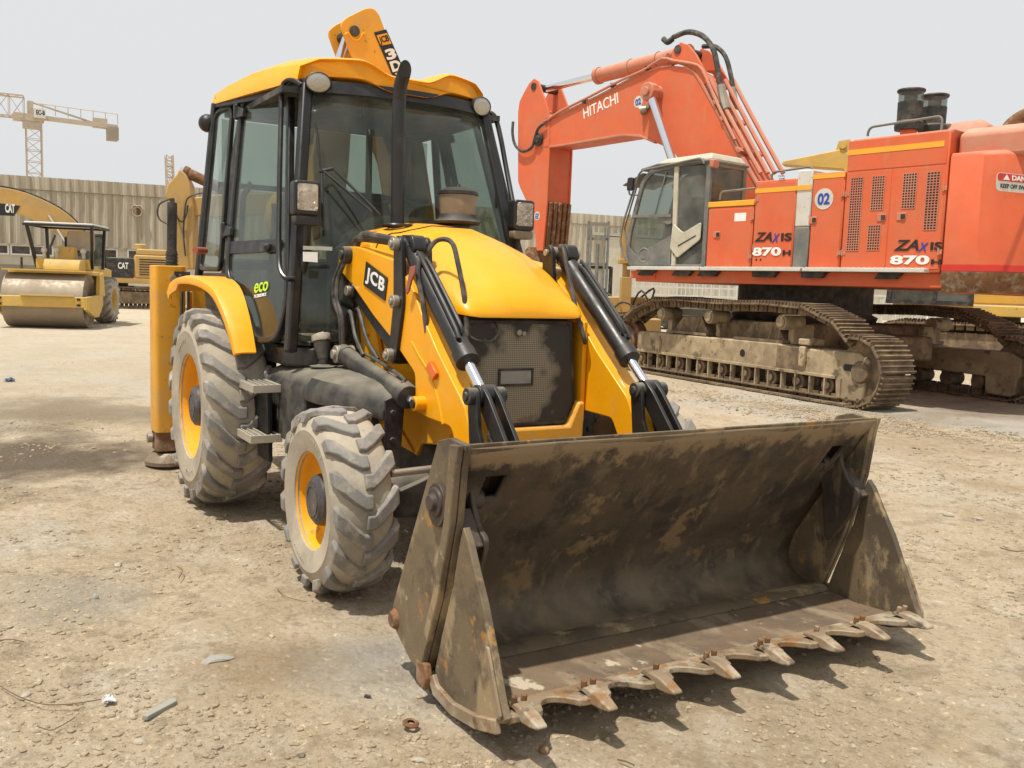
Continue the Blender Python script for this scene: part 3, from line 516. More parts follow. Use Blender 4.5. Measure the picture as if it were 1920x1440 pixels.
# ---- loader arms, levers, rams for each side
def ram(name, a, b, rb, rr_, ga, parent, mb, side=1, gland=.02):
    """a barrel end, b rod end, ga gland point (fraction)"""
    a, b = V(a), V(b); g = a.lerp(b, ga); d = (b-a).normalized(); bm = B(); cyl(bm, a, g, rb, 24); cyl(bm, g-d*.06, g+d*.015, rb*1.15, 24); cyl(bm, a-d*.02, a+d*.06, rb*1.08, 24)
    r = obj(name, bm, mb, parent, bev=.004, ang=30)
    bm = B(); cyl(bm, g, b, rr_, 20); obj('chrome_rod', bm, M['chrome'], r); return r
def pin(bm, p, r, y0, y1): cyl(bm, (p[0], y0, p[1]), (p[0], y1, p[1]), r, 20)
ARM = [(640, 462), (668, 462), (745, 490), (775, 545), (790, 590), (820, 660), (870, 760), (887, 835)]
for s in (-1, 1):
    yo = .565; top = [P(px, py, 1, -yo) for px, py in ARM]; T = [(p.x, p.z) for p in top]
    T += [(.86, .60), (.98, .42), (1.05, .36), (1.02, .28), (.88, .30), (.74, .44)]
    bot = [(p.x, p.z) for p in [P(px, py, 1, -yo) for px, py in [(845, 800), (800, 783), (779, 770), (778, 700), (738, 640), (700, 592), (668, 545), (640, 510), (630, 490)]]]
    bm = B(); prism(bm, round_poly(xz(T+bot, s*yo), .03, 3), (0, -s*.13, 0)); arm = obj('loader_arm', bm, M['yellow'], BL, bev=.010, seg=3)
    # weld-on doubler line on the outside of the arm
    bm = B(); sweep(bm, smooth_path([P(px, py, 1, -yo-.002)*1 for px, py in [(772, 640), (785, 665), (805, 700), (822, 750), (830, 795)]], 6), circ(.005, 6)); 
    if s > 0:
        for v in bm.verts: v.co.y *= -1
    obj('weld_bead', bm, M['yellow'], arm)
    if s < 0:
        a = P(793, 622+60, 1, -yo-.004); q = [P(*p, 1, -yo-.004) for p in [(803, 690), (811, 676), (823, 700), (816, 713)]]
        bm = B(); prism(bm, q, (0, -.018, 0)); obj('reflector', bm, M['orange_lens'], arm, bev=.003)
        cs = [P(*p, 1, -yo-.004) for p in [(687, 490), (727, 521), (722, 564), (682, 534)]]
        bm = B(); prism(bm, cs, (0, -.003, 0)); dc = obj('badge_plate', bm, M['decal_black'], arm)
        xd = cs[2]-cs[3]; yd = cs[0]-cs[3]; text('badge_lettering', 'JCB', M['white'], dc, cs[3]+V(0, -.004, 0)+xd*.09+yd*.13, xd, yd, yd.length*.70, xd.length*.84, bold=.025, space=1.12)
        # edge of the logo is slanted with the panel: shear by lying along the panel's own axes
    # chassis tower
    bm = B(); prism(bm, round_poly(xz([(-1.12, .95), (-1.12, 1.70), (-1.05, 1.84), (-.90, 1.84), (-.86, 1.72), (-.80, 1.30), (-.62, .95)], s*.44), .03, 3), (0, s*.03, 0)); obj('loader_tower', bm, M['yellow'], BL, bev=.006)
    pa_ = P(640, 478, 1, -.62); bm = B(); pin(bm, (pa_.x, pa_.z), .052, s*.44, s*.615); pin(bm, (pa_.x, pa_.z), .028, s*.60, s*.63); obj('arm_pivot', bm, M['black_dusty'], BL, bev=.004)
    # bellcrank lever (two plates either side of the arm)
    D = (-.23, 1.815); A1 = (-.215, 1.50); C1 = (-.28, 1.20)
    bm = B()
    for yy in (.585, .425):
        prism(bm, round_poly(xz([(D[0]-.055, D[1]+.02), (D[0], D[1]+.055), (D[0]+.05, D[1]+.02), (A1[0]+.075, A1[1]), (C1[0]+.055, C1[1]-.02), (C1[0], C1[1]-.06), (C1[0]-.05, C1[1]-.01), (A1[0]-.055, A1[1])], s*yy), .03, 3), (0, -s*.028, 0))
    lev = obj('bellcrank_lever', bm, M['black'], BL, bev=.004)
    for q in (D, A1, C1): bm = B(); pin(bm, q, .037, s*.40, s*.62); pin(bm, q, .02, s*.38, s*.632); obj('pivot_pin', bm, M['steel'], lev, bev=.003)
    # levelling link tower -> bottom of lever
    K = (-.97, 1.545); bm = B(); d = V(C1[0]-K[0], 0, C1[1]-K[1]).normalized(); n = V(-d.z, 0, d.x)
    bar(bm, [V(K[0], s*.50, K[1]), V(C1[0], s*.50, C1[1])], .085, .10, (0, 1, 0)); cyl(bm, (K[0], s*.44, K[1]), (K[0], s*.575, K[1]), .055, 20); cyl(bm, (C1[0], s*.45, C1[1]), (C1[0], s*.56, C1[1]), .052, 20)
    obj('levelling_link', bm, M['black'], BL, bev=.006); bm = B(); pin(bm, K, .032, s*.43, s*.60); obj('link_pin', bm, M['steel'], BL, bev=.003)
    # lift ram
    la = P(645, 664, 1, -.62); lb = P(783, 757, 1, -.60)
    lr = ram('lift_ram', (la.x, s*.62, la.z), (lb.x, s*.60, lb.z), .056, .028, .88, BL, M['black_dusty'])
    bm = B(); cyl(bm, (la.x, s*.56, la.z), (la.x, s*.68, la.z), .055, 20); pin(bm, (la.x, la.z), .03, s*.55, s*.70); obj('ram_trunnion', bm, M['steel'], lr, bev=.004)
    bm = B(); cyl(bm, (lb.x, s*.56, lb.z), (lb.x, s*.625, lb.z), .040, 20); obj('ram_lug', bm, M['yellow'], arm, bev=.004); bm = B(); pin(bm, (lb.x, lb.z), .024, s*.54, s*.635); obj('lug_pin', bm, M['black'], arm)
    dd = (V(lb)-V(la)).normalized(); up = V(-dd.z, 0, dd.x)
    bm = B(); p0 = V(la.x, s*.62, la.z)
    tube(bm, [p0+dd*.28+up*.065, p0+dd*.34+up*.075+V(0, -s*.02, 0), p0+dd*.8+up*.075+V(0, -s*.02, 0), p0+dd*.86+up*.055], .011, 8, 3)
    for k in (0, 1):
        yy = -s*.05*k; tube(bm, [p0+dd*(.30+.1*k)+up*.07+V(0, yy, 0), p0+dd*(.16+.05*k)+up*.15+V(0, yy, 0), p0+dd*(-.02)+up*(.26+.02*k)+V(0, yy-s*.03, 0), p0+dd*(-.13)+up*(.20)+V(0, yy-s*.05, 0), p0+dd*(-.16)+up*.05+V(0, yy-s*.08, 0), p0+dd*(-.2)-up*.1+V(0, -s*.12, 0)], .013, 8, 6)
    obj('ram_hose', bm, M['hose'], lr)
    # tilt ram
    E = (.66, 1.078); tr = ram('tilt_ram', (D[0], s*.505, D[1]), (E[0], s*.505, E[1]), .054, .027, .79, BL, M['black'])
    bm = B(); prism(bm, round_poly(xz([(D[0]-.05, D[1]-.05), (D[0]-.05, D[1]+.055), (D[0]+.10, D[1]+.05), (D[0]+.14, D[1]-.03), (D[0]+.06, D[1]-.08)], s*.545), .03), (0, -s*.08, 0)); obj('ram_eye', bm, M['black'], tr, bev=.005)
    dd = V(E[0]-D[0], 0, E[1]-D[1]).normalized(); up = V(-dd.z, 0, dd.x); p0 = V(D[0], s*.505, D[1])
    bm = B(); tube(bm, [p0+dd*.17+up*.06+V(0, s*.03, 0), p0+dd*.21+up*.075+V(0, s*.03, 0), p0+dd*.76+up*.07+V(0, s*.03, 0), p0+dd*.80+up*.05+V(0, s*.03, 0)], .013, 8, 3)
    tube(bm, [p0+dd*.20+up*.062, p0+dd*.30+up*.078, p0+dd*.72+up*.078, p0+dd*.78+up*.06], .013, 8, 3); obj('feed_pipe', bm, M['black'], tr)
    bm = B(); q = p0
    tube(bm, [q+dd*.12+up*.03-V(0, s*.04, 0), q+dd*.08+up*.10-V(0, s*.10, 0), q+dd*.16+up*.155-V(0, s*.14, 0), q+dd*.28+up*.11-V(0, s*.15, 0), q+dd*.50+up*.00-V(0, s*.15, 0), q+dd*.66-up*.10-V(0, s*.12, 0), q+dd*.60-up*.16-V(0, s*.06, 0)], .014, 8, 6)
    tube(bm, [q+dd*.19+up*.07+V(0, s*.03, 0), q+dd*.30+up*.02+V(0, s*.062, 0), q+dd*.44-up*.04+V(0, s*.064, 0), q+dd*.56-up*.14+V(0, s*.05, 0)], .014, 8, 5)
    obj('ram_hose', bm, M['hose'], tr)
    # chrome pipe along the inside of the arm
    pp = [(793, 560), (822, 635), (838, 676), (880, 722), (897, 765), (906, 800)]; bm = B(); tube(bm, [V(P(x, y, 1, -.47).x, s*.47, P(x, y, 1, -.47).z+.004) for x, y in pp]+[V(.86, s*.47, .72)], .0105, 8, 5); obj('hydraulic_pipe', bm, M['pipe'], arm)
    # front links: fork between ram rod, arm and bucket
    G = (.93, .52); Hh = (1.16, .60)
    bm = B()
    for yy in (.575, .435):
        prism(bm, round_poly(xz([(E[0]-.045, E[1]), (E[0]-.01, E[1]+.05), (E[0]+.045, E[1]+.02), (E[0]+.07, E[1]-.15), (G[0]+.03, G[1]-.02), (G[0]-.05, G[1]-.04), (E[0]-.01, E[1]-.25)], s*yy), .02, 3), (0, -s*.022, 0))
    ln1 = obj('arm_link', bm, M['black'], BL, bev=.003)
    bm = B()
    for yy in (.535, .475):
        prism(bm, round_poly(xz([(E[0]-.04, E[1]+.01), (E[0]+.02, E[1]+.055), (E[0]+.09, E[1]), (Hh[0]+.03, Hh[1]), (Hh[0]-.05, Hh[1]-.04), (E[0]+.02, E[1]-.07)], s*yy), .02, 3), (0, -s*.022, 0))
    cyl(bm, (E[0], s*.455, E[1]), (E[0], s*.552, E[1]), .055, 20); obj('tipping_link', bm, M['black'], BL, bev=.003)
    bm = B(); pin(bm, E, .042, s*.40, s*.605); pin(bm, E, .022, s*.39, s*.615); obj('link_pin', bm, M['black_dusty'], ln1, bev=.004)
# hoses over the right arm pivot, cloth strap, decals on the panel
bm = B()
for k in range(3): tube(bm, [(-.98, -.50-.02*k, 1.72), (-1.02+.03*k, -.53, 1.83+.012*k), (-.85, -.54, 1.885-.01*k), (-.6, -.55+.02*k, 1.87-.012*k), (-.36, -.54+.02*k, 1.84-.01*k), (-.22, -.50, 1.79)], .022, 8, 6)
obj('hose_bundle', bm, M['hose'], BL)
bm = B()
for k in range(2): tube(bm, [(-1.06+.06*k, -.60, 1.72), (-1.10+.06*k, -.63, 1.60), (-1.07+.06*k, -.64, 1.48), (-.99+.04*k, -.63, 1.38), (-.99+.04*k, -.62, 1.24), (-1.02, -.60, 1.12)], .014, 8, 6)
obj('tower_hose', bm, M['hose'], BL)
bm = B(); q = [P(*p, 1, -.60) for p in [(768, 500), (778, 498), (777, 512), (771, 525), (766, 545), (762, 552), (760, 545), (765, 520)]]; prism(bm, q, (0, .01, 0)); obj('strap', bm, M['cloth'], BL, bev=.002)
bm = B(); q = [P(*p, 1, -.464) for p in [(679, 585), (700, 597), (700, 622), (679, 622)]]; prism(bm, q, (0, .003, 0)); obj('data_plate', bm, M['steel'], BL)
q = [P(*p, 1, -.464) for p in [(688, 624), (700, 624), (699, 635), (688, 634)]]; bm = B(); prism(bm, q, (0, .003, 0)); pl = obj('number_sticker', bm, M['white'], BL)
text('sticker_lettering', '4501', M['red'], pl, q[3]+V(.004, -.006, .008), (1, 0, 0), (0, 0, 1), .022, .05, bold=.02)
# ---- side tank with mudguard over the front wheel, steps
def tank(s):
    prof = [(-.54, .60), (-.54, 1.02), (-.58, 1.075), (-.80, 1.055), (-.885, 1.02), (-.93, .95), (-.935, .60)]
    bm = B(); loft(bm, [[(x, s*-y, z+(dz if z > .8 else 0)) for y, z in prof] for x, dz in ((-1.62, -.02), (-1.0, 0), (-.74, .0))]); t = obj('side_tank', bm, M['black_dusty'], BL, bev=.012)
    bm = B(); rings = []
    for x, yo_, dz in ((-.76, .935, .0), (-.55, .93, .0), (-.32, .85, -.01), (-.09, .71, -.04)):
        rings.append([(x, s*y, z+dz) for y, z in ((.50, 1.085), (yo_-.13, 1.062), (yo_-.05, 1.03), (yo_, .95), (yo_-.002, .90), (yo_-.014, .90), (yo_-.016, .945), (yo_-.06, 1.01), (yo_-.14, 1.045), (.50, 1.065))])
    loft(bm, rings); obj('mudguard', bm, M['black_dusty'], t, bev=.004)
    bm = B(); prism(bm, [(-.10, s*.58, 1.02), (-.10, s*.70, .97), (-.10, s*.695, .70), (-.10, s*.60, .70)], (.015, 0, 0))
    for z in (.75, .90): cyl(bm, (-.09, s*.655, z), (-.07, s*.655, z), .018, 6)
    obj('guard_bracket', bm, M['black_dusty'], t, bev=.003)
    bm = B(); cx = P(628, 695, 2, 1.10); cx = V(cx.x, -abs(cx.y)*1, 1.10); c = V(-1.02, s*.72, 1.065)
    lathe(bm, [(0, 0), (.085, 0), (.085, .008), (.05, .012), (.032, .02), (.03, .06)], c, (0, 0, 1), 24); obj('filler_flange', bm, M['black_dusty'], t)
    bm = B(); ax = V(-.04, 0, 1); lathe(bm, [(.035, 0), (.05, .08), (.056, .12), (.0, .125)], c+V(0, 0, .05), V(-.35, 0, 1), 20); obj('filler_neck', bm, M['black_dusty'], t)
    bm = B(); lathe(bm, [(.058, .115), (.062, .13), (.058, .155), (.03, .168), (0, .165)], c+V(0, 0, .05), V(-.35, 0, 1), 16)
    for v in bm.verts: v.co += V(rnd.uniform(-.004, .004), rnd.uniform(-.004, .004), rnd.uniform(-.004, .004))
    obj('filler_bag', bm, M['rock'], t)
    for (x0, x1, z, y0, y1) in ((-1.62, -1.22, .915, .93, 1.10), (-1.55, -1.20, .60, .93, 1.12)):
        bm = B(); n = 9
        bar(bm, [(x0, s*y0, z), (x1, s*y0, z), (x1, s*y1, z), (x0, s*y1, z)], .012, .05, (0, 0, 1), True)
        for i in range(n): x = x0+(x1-x0)*(i+.5)/n; box(bm, (x, s*(y0+y1)/2, z), (.014, y1-y0-.012, .03))
        for i in range(n*2):
            for j in range(5): box(bm, (x0+(x1-x0)*(i+.5)/n/2, s*(y0+(y1-y0)*(j+.5)/5), z+.02), (.012, .008, .012))
        st = obj('step', bm, M['crane_step'], BL, bev=.002)
    bm = B(); prism(bm, [(-1.58, s*.966, .90), (-1.28, s*.966, .90), (-1.26, s*.966, .44), (-1.50, s*.966, .44)], (0, s*.03, 0)); 
    for x in (-1.56, -1.26): bar(bm, [(x, s*1.0, .88), (x+.02, s*1.0, .60)], .03, .02, (0, 1, 0))
    obj('step_bracket', bm, M['black'], BL, bev=.004)
for s in (-1, 1): tank(s)
# ---- cab
FT, FM = V(-1.58, -.665, 2.88), V(-1.33, -.795, 1.9)
FB = FM+(FM-FT)*(.75/.98); RT, RB = V(-2.95, -.93, 2.93), V(-2.95, -1.06, 1.60)
SN = (FM-FT).cross(V(-2.95, -1.0, 2.3)-FT).normalized()
if SN.y > 0: SN = -SN
def S(px, py, off=0): return PN(px, py, FT+SN*off, SN)
def mir(p, s): return V(p.x, p.y if s < 0 else -p.y, p.z)
def mp_(pts, s): return [mir(V(p), s) for p in pts]
def xf(z): return FT.x+(FM.x-FT.x)*(2.88-z)/.98
def wf(z): return .665+(.13)*(2.88-z)/.98
def bulge(u): return .16*(1-abs(u)**2.4)
for s in (-1, 1):
    n = mir(SN, s)
    bm = B(); bar(bm, mp_([FT, FM, FB], s), .065, .07, n); obj('front_post', bm, M['black'], BL, bev=.012)
    bm = B(); bar(bm, mp_([RT, RB, V(-2.9, -1.03, 1.55)], s), .05, .06, n); obj('rear_post', bm, M['black'], BL, bev=.012)
    bm = B(); bar(bm, mp_([FT+V(0, .01, .0), RT+V(0, .01, 0)], s), .09, .05, n); obj('roof_rail', bm, M['black'], BL, bev=.008)
    # quarter window and its frame
    Q = [S(404, 214), S(437, 200), S(413, 505), S(379, 505)]; Q = [V(max(p.x, -2.93), p.y if p.x > -2.93 else -1.0+(p.z-2.3)*.1, p.z) for p in Q]
    Q[0] = V(-2.915, -.935, 2.85); Q[3] = V(-2.915, -1.05, 1.66)
    bm = B(); bar(bm, round_poly(mp_(Q, s), .06), .03, .035, n, True); qf = obj('quarter_window', bm, M['black'], BL, bev=.006)
    bm = B(); prism(bm, mp_(Q, s), n*.005); obj('pane', bm, M['glass'], qf)
    # door: black frame, upper and lower pane, waist panel
    D0 = [S(457, 190), S(545, 160), S(541, 560), S(523, 636), S(480, 640), S(466, 590), S(428, 515)]
    bm = B(); bar(bm, round_poly(mp_(D0, s), .10), .045, .05, n, True); dr = obj('cab_door', bm, M['black'], BL, bev=.010)
    bm = B(); prism(bm, round_poly(mp_([S(430, 455, -.01), S(532, 448, -.01), S(532, 472, -.01), S(428, 478, -.01)], s), .01), n*.025); obj('waist_panel', bm, M['black'], dr, bev=.006)
    bm = B(); prism(bm, mp_([S(460, 196), S(540, 167), S(536, 455), S(431, 462)], s), n*.005); obj('upper_pane', bm, M['glass'], dr)
    bm = B(); prism(bm, mp_([S(431, 470), S(536, 465), S(536, 555), S(519, 630), S(484, 634), S(470, 590), S(432, 515)], s), n*.005); obj('lower_pane', bm, M['glass'], dr)
    bm = B(); bar(bm, mp_([S(452, 455, -.03), S(456, 368, -.03), S(470, 345, -.03)], s), .05, .02, n); bar(bm, mp_([S(432, 450, -.02), S(440, 300, -.02), S(458, 195, -.02)], s), .10, .02, n); obj('inner_trim', bm, M['interior'], dr)
    bm = B(); prism(bm, mp_([S(492, 458, .018), S(506, 457, .018), S(506, 473, .018), S(492, 474, .018)], s), n*.02); cyl(bm, mir(S(500, 464, .03), s), mir(S(500, 464, .045), s), .02, 12); obj('door_handle', bm, M['black_dusty'], dr, bev=.003)
    for (px, py) in ((444, 210), (420, 432)):
        bm = B(); c = mir(S(px, py, .03), s); cyl(bm, c-V(0, 0, .055), c+V(0, 0, .055), .022, 14); prism(bm, mp_([S(px, py-12, .01), S(px+18, py-4, .01), S(px+18, py+10, .01), S(px, py+14, .01)], s), n*.03); obj('hinge', bm, M['black'], dr, bev=.004)
    # grab handle
    bm = B(); tube(bm, mp_([S(566, 160, .03), S(550, 151, .06), S(536, 153, .08), S(529, 170, .09), S(526, 250, .09), S(523, 400, .09), S(523, 480, .09), S(526, 508, .09), S(537, 522, .07), S(552, 523, .02)], s), .017, 10, 5); obj('grab_handle', bm, M['black'], BL)
    # work lamp on its post
    lp = V(-1.16, s*.79, 2.105) if s < 0 else V(-1.16, .79, 2.105)
    bm = B(); prism(bm, round_poly(yz([(lp.y-.085, 2.00), (lp.y+.085, 2.00), (lp.y+.085, 2.215), (lp.y-.085, 2.215)], lp.x-.09), .03), (.10, 0, 0)); lamp = obj('work_lamp', bm, M['black'], BL, bev=.012)
    bm = B(); prism(bm, round_poly(yz([(lp.y-.066, 2.03), (lp.y+.066, 2.03), (lp.y+.066, 2.195), (lp.y-.066, 2.195)], lp.x+.011), .015), (.006, 0, 0)); obj('lens', bm, M['lens'], lamp, bev=.003)
    bm = B(); prism(bm, round_poly(yz([(lp.y-.078, 1.94), (lp.y+.078, 1.94), (lp.y+.082, 2.00), (lp.y-.082, 2.00)], lp.x-.07), .02), (.075, 0, 0)); obj('turn_signal', bm, M['beige'] if s > 0 else M['interior'], lamp, bev=.008)
    bm = B(); tube(bm, [(lp.x-.04, lp.y-s*.02, 1.98), (lp.x-.07, lp.y-s*.02, 1.80), (lp.x-.09, lp.y-s*.01, 1.68), (lp.x-.13, lp.y-s*.03, 1.58)], .024, 12, 4)
    if s > 0: tube(bm, [P(903, 212, 1, .72), P(915, 211, 1, .76), P(928, 220, 1, .80), P(938, 255, 1, .82), P(950, 320, 1, .82), P(961, 378, 1, .80)], .019, 12, 5)
    obj('lamp_post', bm, M['black'], lamp)
    # round lamp under the roof edge
    c = V(-1.525, s*.605, 2.89); ax = V(1, s*.20, -.12).normalized(); bm = B(); lathe(bm, [(0, -.05), (.075, -.04), (.086, .0), (.086, .028), (.080, .034), (.076, .02)], c, ax, 28)
    for v in bm.verts: v.co.z = c.z+(v.co.z-c.z)*.78
    rl = obj('roof_lamp', bm, M['black'], BL); bm = B(); lathe(bm, [(0, .040), (.03, .040), (.06, .036), (.080, .028)], c, ax, 28)
    for v in bm.verts: v.co.z = c.z+(v.co.z-c.z)*.78
    obj('lens', bm, M['lens_clear'], rl)
# small dark lamp pod behind on the right
bm = B(); bmesh.ops.create_uvsphere(bm, u_segments=16, v_segments=10, radius=.07, matrix=Matrix.Translation((-3.0, -.98, 2.78))); obj('marker_lamp', bm, M['black'], BL)
bm = B(); cyl(bm, S(385, 470, .02), S(366, 469, .12), .025, 12); obj('latch_knob', bm, M['cloth'], BL)
# windscreen
bm = B(); rings = []
zs = [2.86, 2.6, 2.3, 2.0, 1.7, 1.45, 1.22]
for z in zs: rings.append([(xf(z)+bulge(u), u*wf(z), z) for u in [i/10-1 for i in range(21)]])
loft(bm, rings, cap=False, closed=False); ws = obj('windscreen', bm, M['glass'], BL, sol=.005, ang=60)
bm = B()
for yy, z0 in ((-.60, 2.74), ):
    a = P(592, 233, 0, -1.40); b = P(603, 325, 0, -1.30); c = P(606, 425, 0, -1.18); tube(bm, [a, b], .008, 6); tube(bm, [b, c], .010, 6)
e0 = P(606, 320, 0, -1.22); e1 = P(695, 396, 0, -1.02); e2 = P(625, 316, 0, -1.22); e3 = P(712, 402, 0, -1.0)
tube(bm, [e0, e1], .009, 6); tube(bm, [e2, e3], .009, 6); tube(bm, [P(600, 322, 0, -1.25), e0, e2], .012, 6)
obj('wiper', bm, M['black'], ws)
# lower front panels either side of the hood, dashboard, floor, base skirt
bm = B(); pl_ = [(-2.35, -.93), (-1.30, -.885), (-1.10, -.78), (-1.02, -.50), (-1.02, .50), (-1.10, .78), (-1.30, .885), (-2.35, .93)]
prism(bm, [(x, y, 1.05) for x, y in pl_], (0, 0, .13)); obj('cab_floor', bm, M['black'], BL, bev=.02, seg=3)
bm = B(); prism(bm, [(x*1.0, y*1.004, 1.19) for x, y in pl_[:3]]+[(-1.15, -.6, 1.19), (-2.35, -.6, 1.19)], (0, 0, .03)); obj('sill', bm, M['black'], BL, bev=.008)
for k, x in enumerate((-2.25, -1.98)): bm = B(); cyl(bm, (x, -.905, 1.115), (x, -.93, 1.115), .022, 14); obj('plug', bm, M['decal_black'], BL)
bm = B(); prism(bm, yz([(-.62, 1.2), (.62, 1.2), (.60, 1.80), (.45, 1.90), (-.45, 1.90), (-.62, 1.78)], -1.22), (-.05, 0, 0)); obj('firewall', bm, M['interior'], BL, bev=.01)
bm = B(); prism(bm, yz([(-.45, 1.6), (.40, 1.6), (.36, 1.98), (.12, 2.05), (-.22, 2.05), (-.45, 1.90)], -1.32), (-.22, 0, 0)); obj('dashboard', bm, M['interior'], BL, bev=.04, seg=3)
a = P(578, 459, 0, -1.16); bm = B(); prism(bm, [P(568, 461, 0, -1.08), P(622, 463, 0, -1.03), P(622, 470, 0, -1.03), P(568, 468, 0, -1.08)], (.01, 0, 0)); obj('bonnet_strip', bm, M['pipe'], BL)
bm = B(); prism(bm, [P(568, 472, 0, -1.08), P(595, 473, 0, -1.05), P(595, 492, 0, -1.05), P(568, 490, 0, -1.08)], (.006, 0, 0)); obj('paper_notice', bm, M['white'], BL)
bm = B(); th = [(-.17*math.cos(2*PI*i/28), .19*math.sin(2*PI*i/28)) for i in range(28)]
ctr = V(-1.68, .0, 2.05); e1_ = V(0, 1, 0); e2_ = V(.75, 0, .66).normalized()
sweep(bm, [ctr+e1_*a_*1.1+e2_*b_ for a_, b_ in th], circ(.016, 8), closed=True); 
for t in (0, 2.1, 4.2): tube(bm, [ctr, ctr+e1_*math.cos(t)*.18+e2_*math.sin(t)*.18], .012, 6)
tube(bm, [ctr, (-1.48, 0, 1.80)], .04, 12); obj('steering_wheel', bm, M['interior'], BL)
bm = B(); box(bm, (-2.15, .02, 1.62), (.5, .5, .14)); box(bm, (-2.38, .02, 1.98), (.14, .48, .62)); box(bm, (-2.2, .02, 1.38), (.4, .4, .4)); box(bm, (-2.2, -.42, 1.5), (.6, .14, .45)); box(bm, (-2.1, .45, 1.5), (.7, .16, .5)); obj('seat', bm, M['interior'], BL, bev=.04, seg=3)
bm = B(); bar(bm, [(-2.97, -.85, 1.5), (-2.97, .85, 1.5)], .1, .35, (1, 0, 0)); bar(bm, [(-2.97, -.9, 2.32), (-2.97, .9, 2.32)], .04, .05, (1, 0, 0)); bar(bm, [(-2.97, -.85, 2.86), (-2.97, .85, 2.86)], .04, .1, (1, 0, 0))
for y in (-.34, .34): bar(bm, [(-2.97, y, 1.5), (-2.97, y, 2.85)], .05, .04, (1, 0, 0))
obj('rear_frame', bm, M['interior'], BL, bev=.008)
bm = B(); box2(bm, (-2.975, -.88, 1.6), (-2.97, .88, 2.82)); obj('rear_window', bm, M['glass'], BL)
bm = B(); box2(bm, (-2.93, -.90, 1.17), (-1.75, -.70, 1.66)); box2(bm, (-2.93, .70, 1.17), (-1.75, .90, 1.66)); box2(bm, (-2.93, -.9, 1.17), (-2.80, .9, 1.75)); box2(bm, (-1.95, .50, 1.2), (-1.5, .80, 1.85)); box2(bm, (-2.6, -.62, 1.6), (-2.1, -.45, 1.95)); obj('inner_lining', bm, M['interior'], BL, bev=.03)
bm = B(); tube(bm, [(-2.5, -.62, 1.6), (-2.45, -.62, 2.1), (-2.46, -.62, 2.16)], .018, 8); tube(bm, [(-1.75, -.28, 1.3), (-1.72, -.30, 1.95)], .014, 8); tube(bm, [(-1.75, .32, 1.3), (-1.70, .32, 1.9)], .014, 8); box(bm, (-2.25, -.52, 2.06), (.10, .07, .09)); obj('control_lever', bm, M['interior'], BL)
bm = B(); box(bm, (-1.62, -.25, 2.66), (.03, .30, .11)); tube(bm, [(-1.62, -.25, 2.72), (-1.66, -.25, 2.83)], .01, 6); obj('rear_view_mirror', bm, M['interior'], BL, bev=.01)
# lower corner of the cab behind the door, under the quarter window
for s in (-1, 1):
    bm = B(); prism(bm, mp_([S(380, 512), S(428, 512), S(468, 600), S(474, 640), V(-2.9, -1.0, 1.2)], s), mir(SN, s)*-.03); obj('cab_side_panel', bm, M['black'], BL)
    # fender
    prof = [(-3.02, 1.50), (-2.92, 1.555), (-2.6, 1.60), (-2.25, 1.60), (-1.95, 1.54), (-1.77, 1.42), (-1.63, 1.27), (-1.53, 1.12)]
    pr_ = [V(x, 0, z) for x, z in prof]; pr_ = smooth_path(pr_, 4); rings = []
    for i, p in enumerate(pr_):
        t = (pr_[min(i+1, len(pr_)-1)]-pr_[max(i-1, 0)]).normalized(); nn = V(-t.z, 0, t.x)
        if nn.z < 0: nn = -nn
        e_ = 1.29-.15*max(0, (p.x+2.5)/.97); d_ = -.10 if i < 8 else -.06; q = [(1.0, 0), (e_-.05, 0), (e_-.01, -.012), (e_, -.04), (e_-.005, d_), (e_-.02, d_), (e_-.02, -.04), (e_-.05, -.02), (1.0, -.02)]
        rings.append([(p.x+nn.x*d, s*y, p.z+nn.z*d) for y, d in q])
    bm = B(); loft(bm, rings); obj('rear_fender', bm, M['yellow'], BL, ang=45)
    bm = B(); box2(bm, (-2.9, s*.8, .9), (-1.75, s*.84, 1.57)); obj('inner_fender', bm, M['black_dusty'], BL)
# roof
def rz(u, top):
    a = abs(u); b = (0 if a < .16 else min(1, (a-.16)/.34)); b = b*b*(3-2*b); e = max(0, (a-.85)/.15)
    return (2.958+.088*b-.04*e) if top else (2.87+.068*b-.03*e)
us = [-1+i/20 for i in range(41)]
def roofring(v, dt, inset=0):
    r = []
    for top in (0, 1):
        for u in (us if not top else reversed(us)):
            W_ = .71+.245*v**.8; xx = (-1.385-.25*abs(u)**2.3)*(1-v)+v*(-3.04+.05*abs(u)**3)
            flat = rz(u, top); 
            if top: z = flat+dt*(1-abs(u)**3.5)*.9+.02*v+.05*math.sin(PI*min(1, v*1.0))*abs(u)**2-.03*v*abs(u); yy = u*(W_-inset-.02); 
            else: z = flat*(1-min(1, v*4))+min(1, v*4)*(2.90+.02*v); yy = u*(W_-inset)
            r.append((xx-(inset if v < .02 else 0), yy, z))
    return r
bm = B(); loft(bm, [roofring(0, 0, .03), roofring(0, .012, 0), roofring(.02, .03), roofring(.08, .05), roofring(.25, .075), roofring(.5, .085), roofring(.8, .07), roofring(.96, .04), roofring(1, 0)]); obj('cab_roof', bm, M['yellow'], BL, ang=75)
bm = B()
r0 = []
for (z, d) in ((2.83, -.006), (2.91, .0)): r0.append([(xf(z)+bulge(u)*1.0+.012+d, u*(wf(z)+.015), z) for u in us]+[(xf(z)+bulge(u)-.05, u*(wf(z)-.03), z) for u in reversed(us)])
loft(bm, r0); obj('visor', bm, M['black'], BL)
bm = B(); box2(bm, (-2.93, -.82, 2.82), (-1.6, .82, 2.86)); obj('headlining', bm, M['interior'], BL)
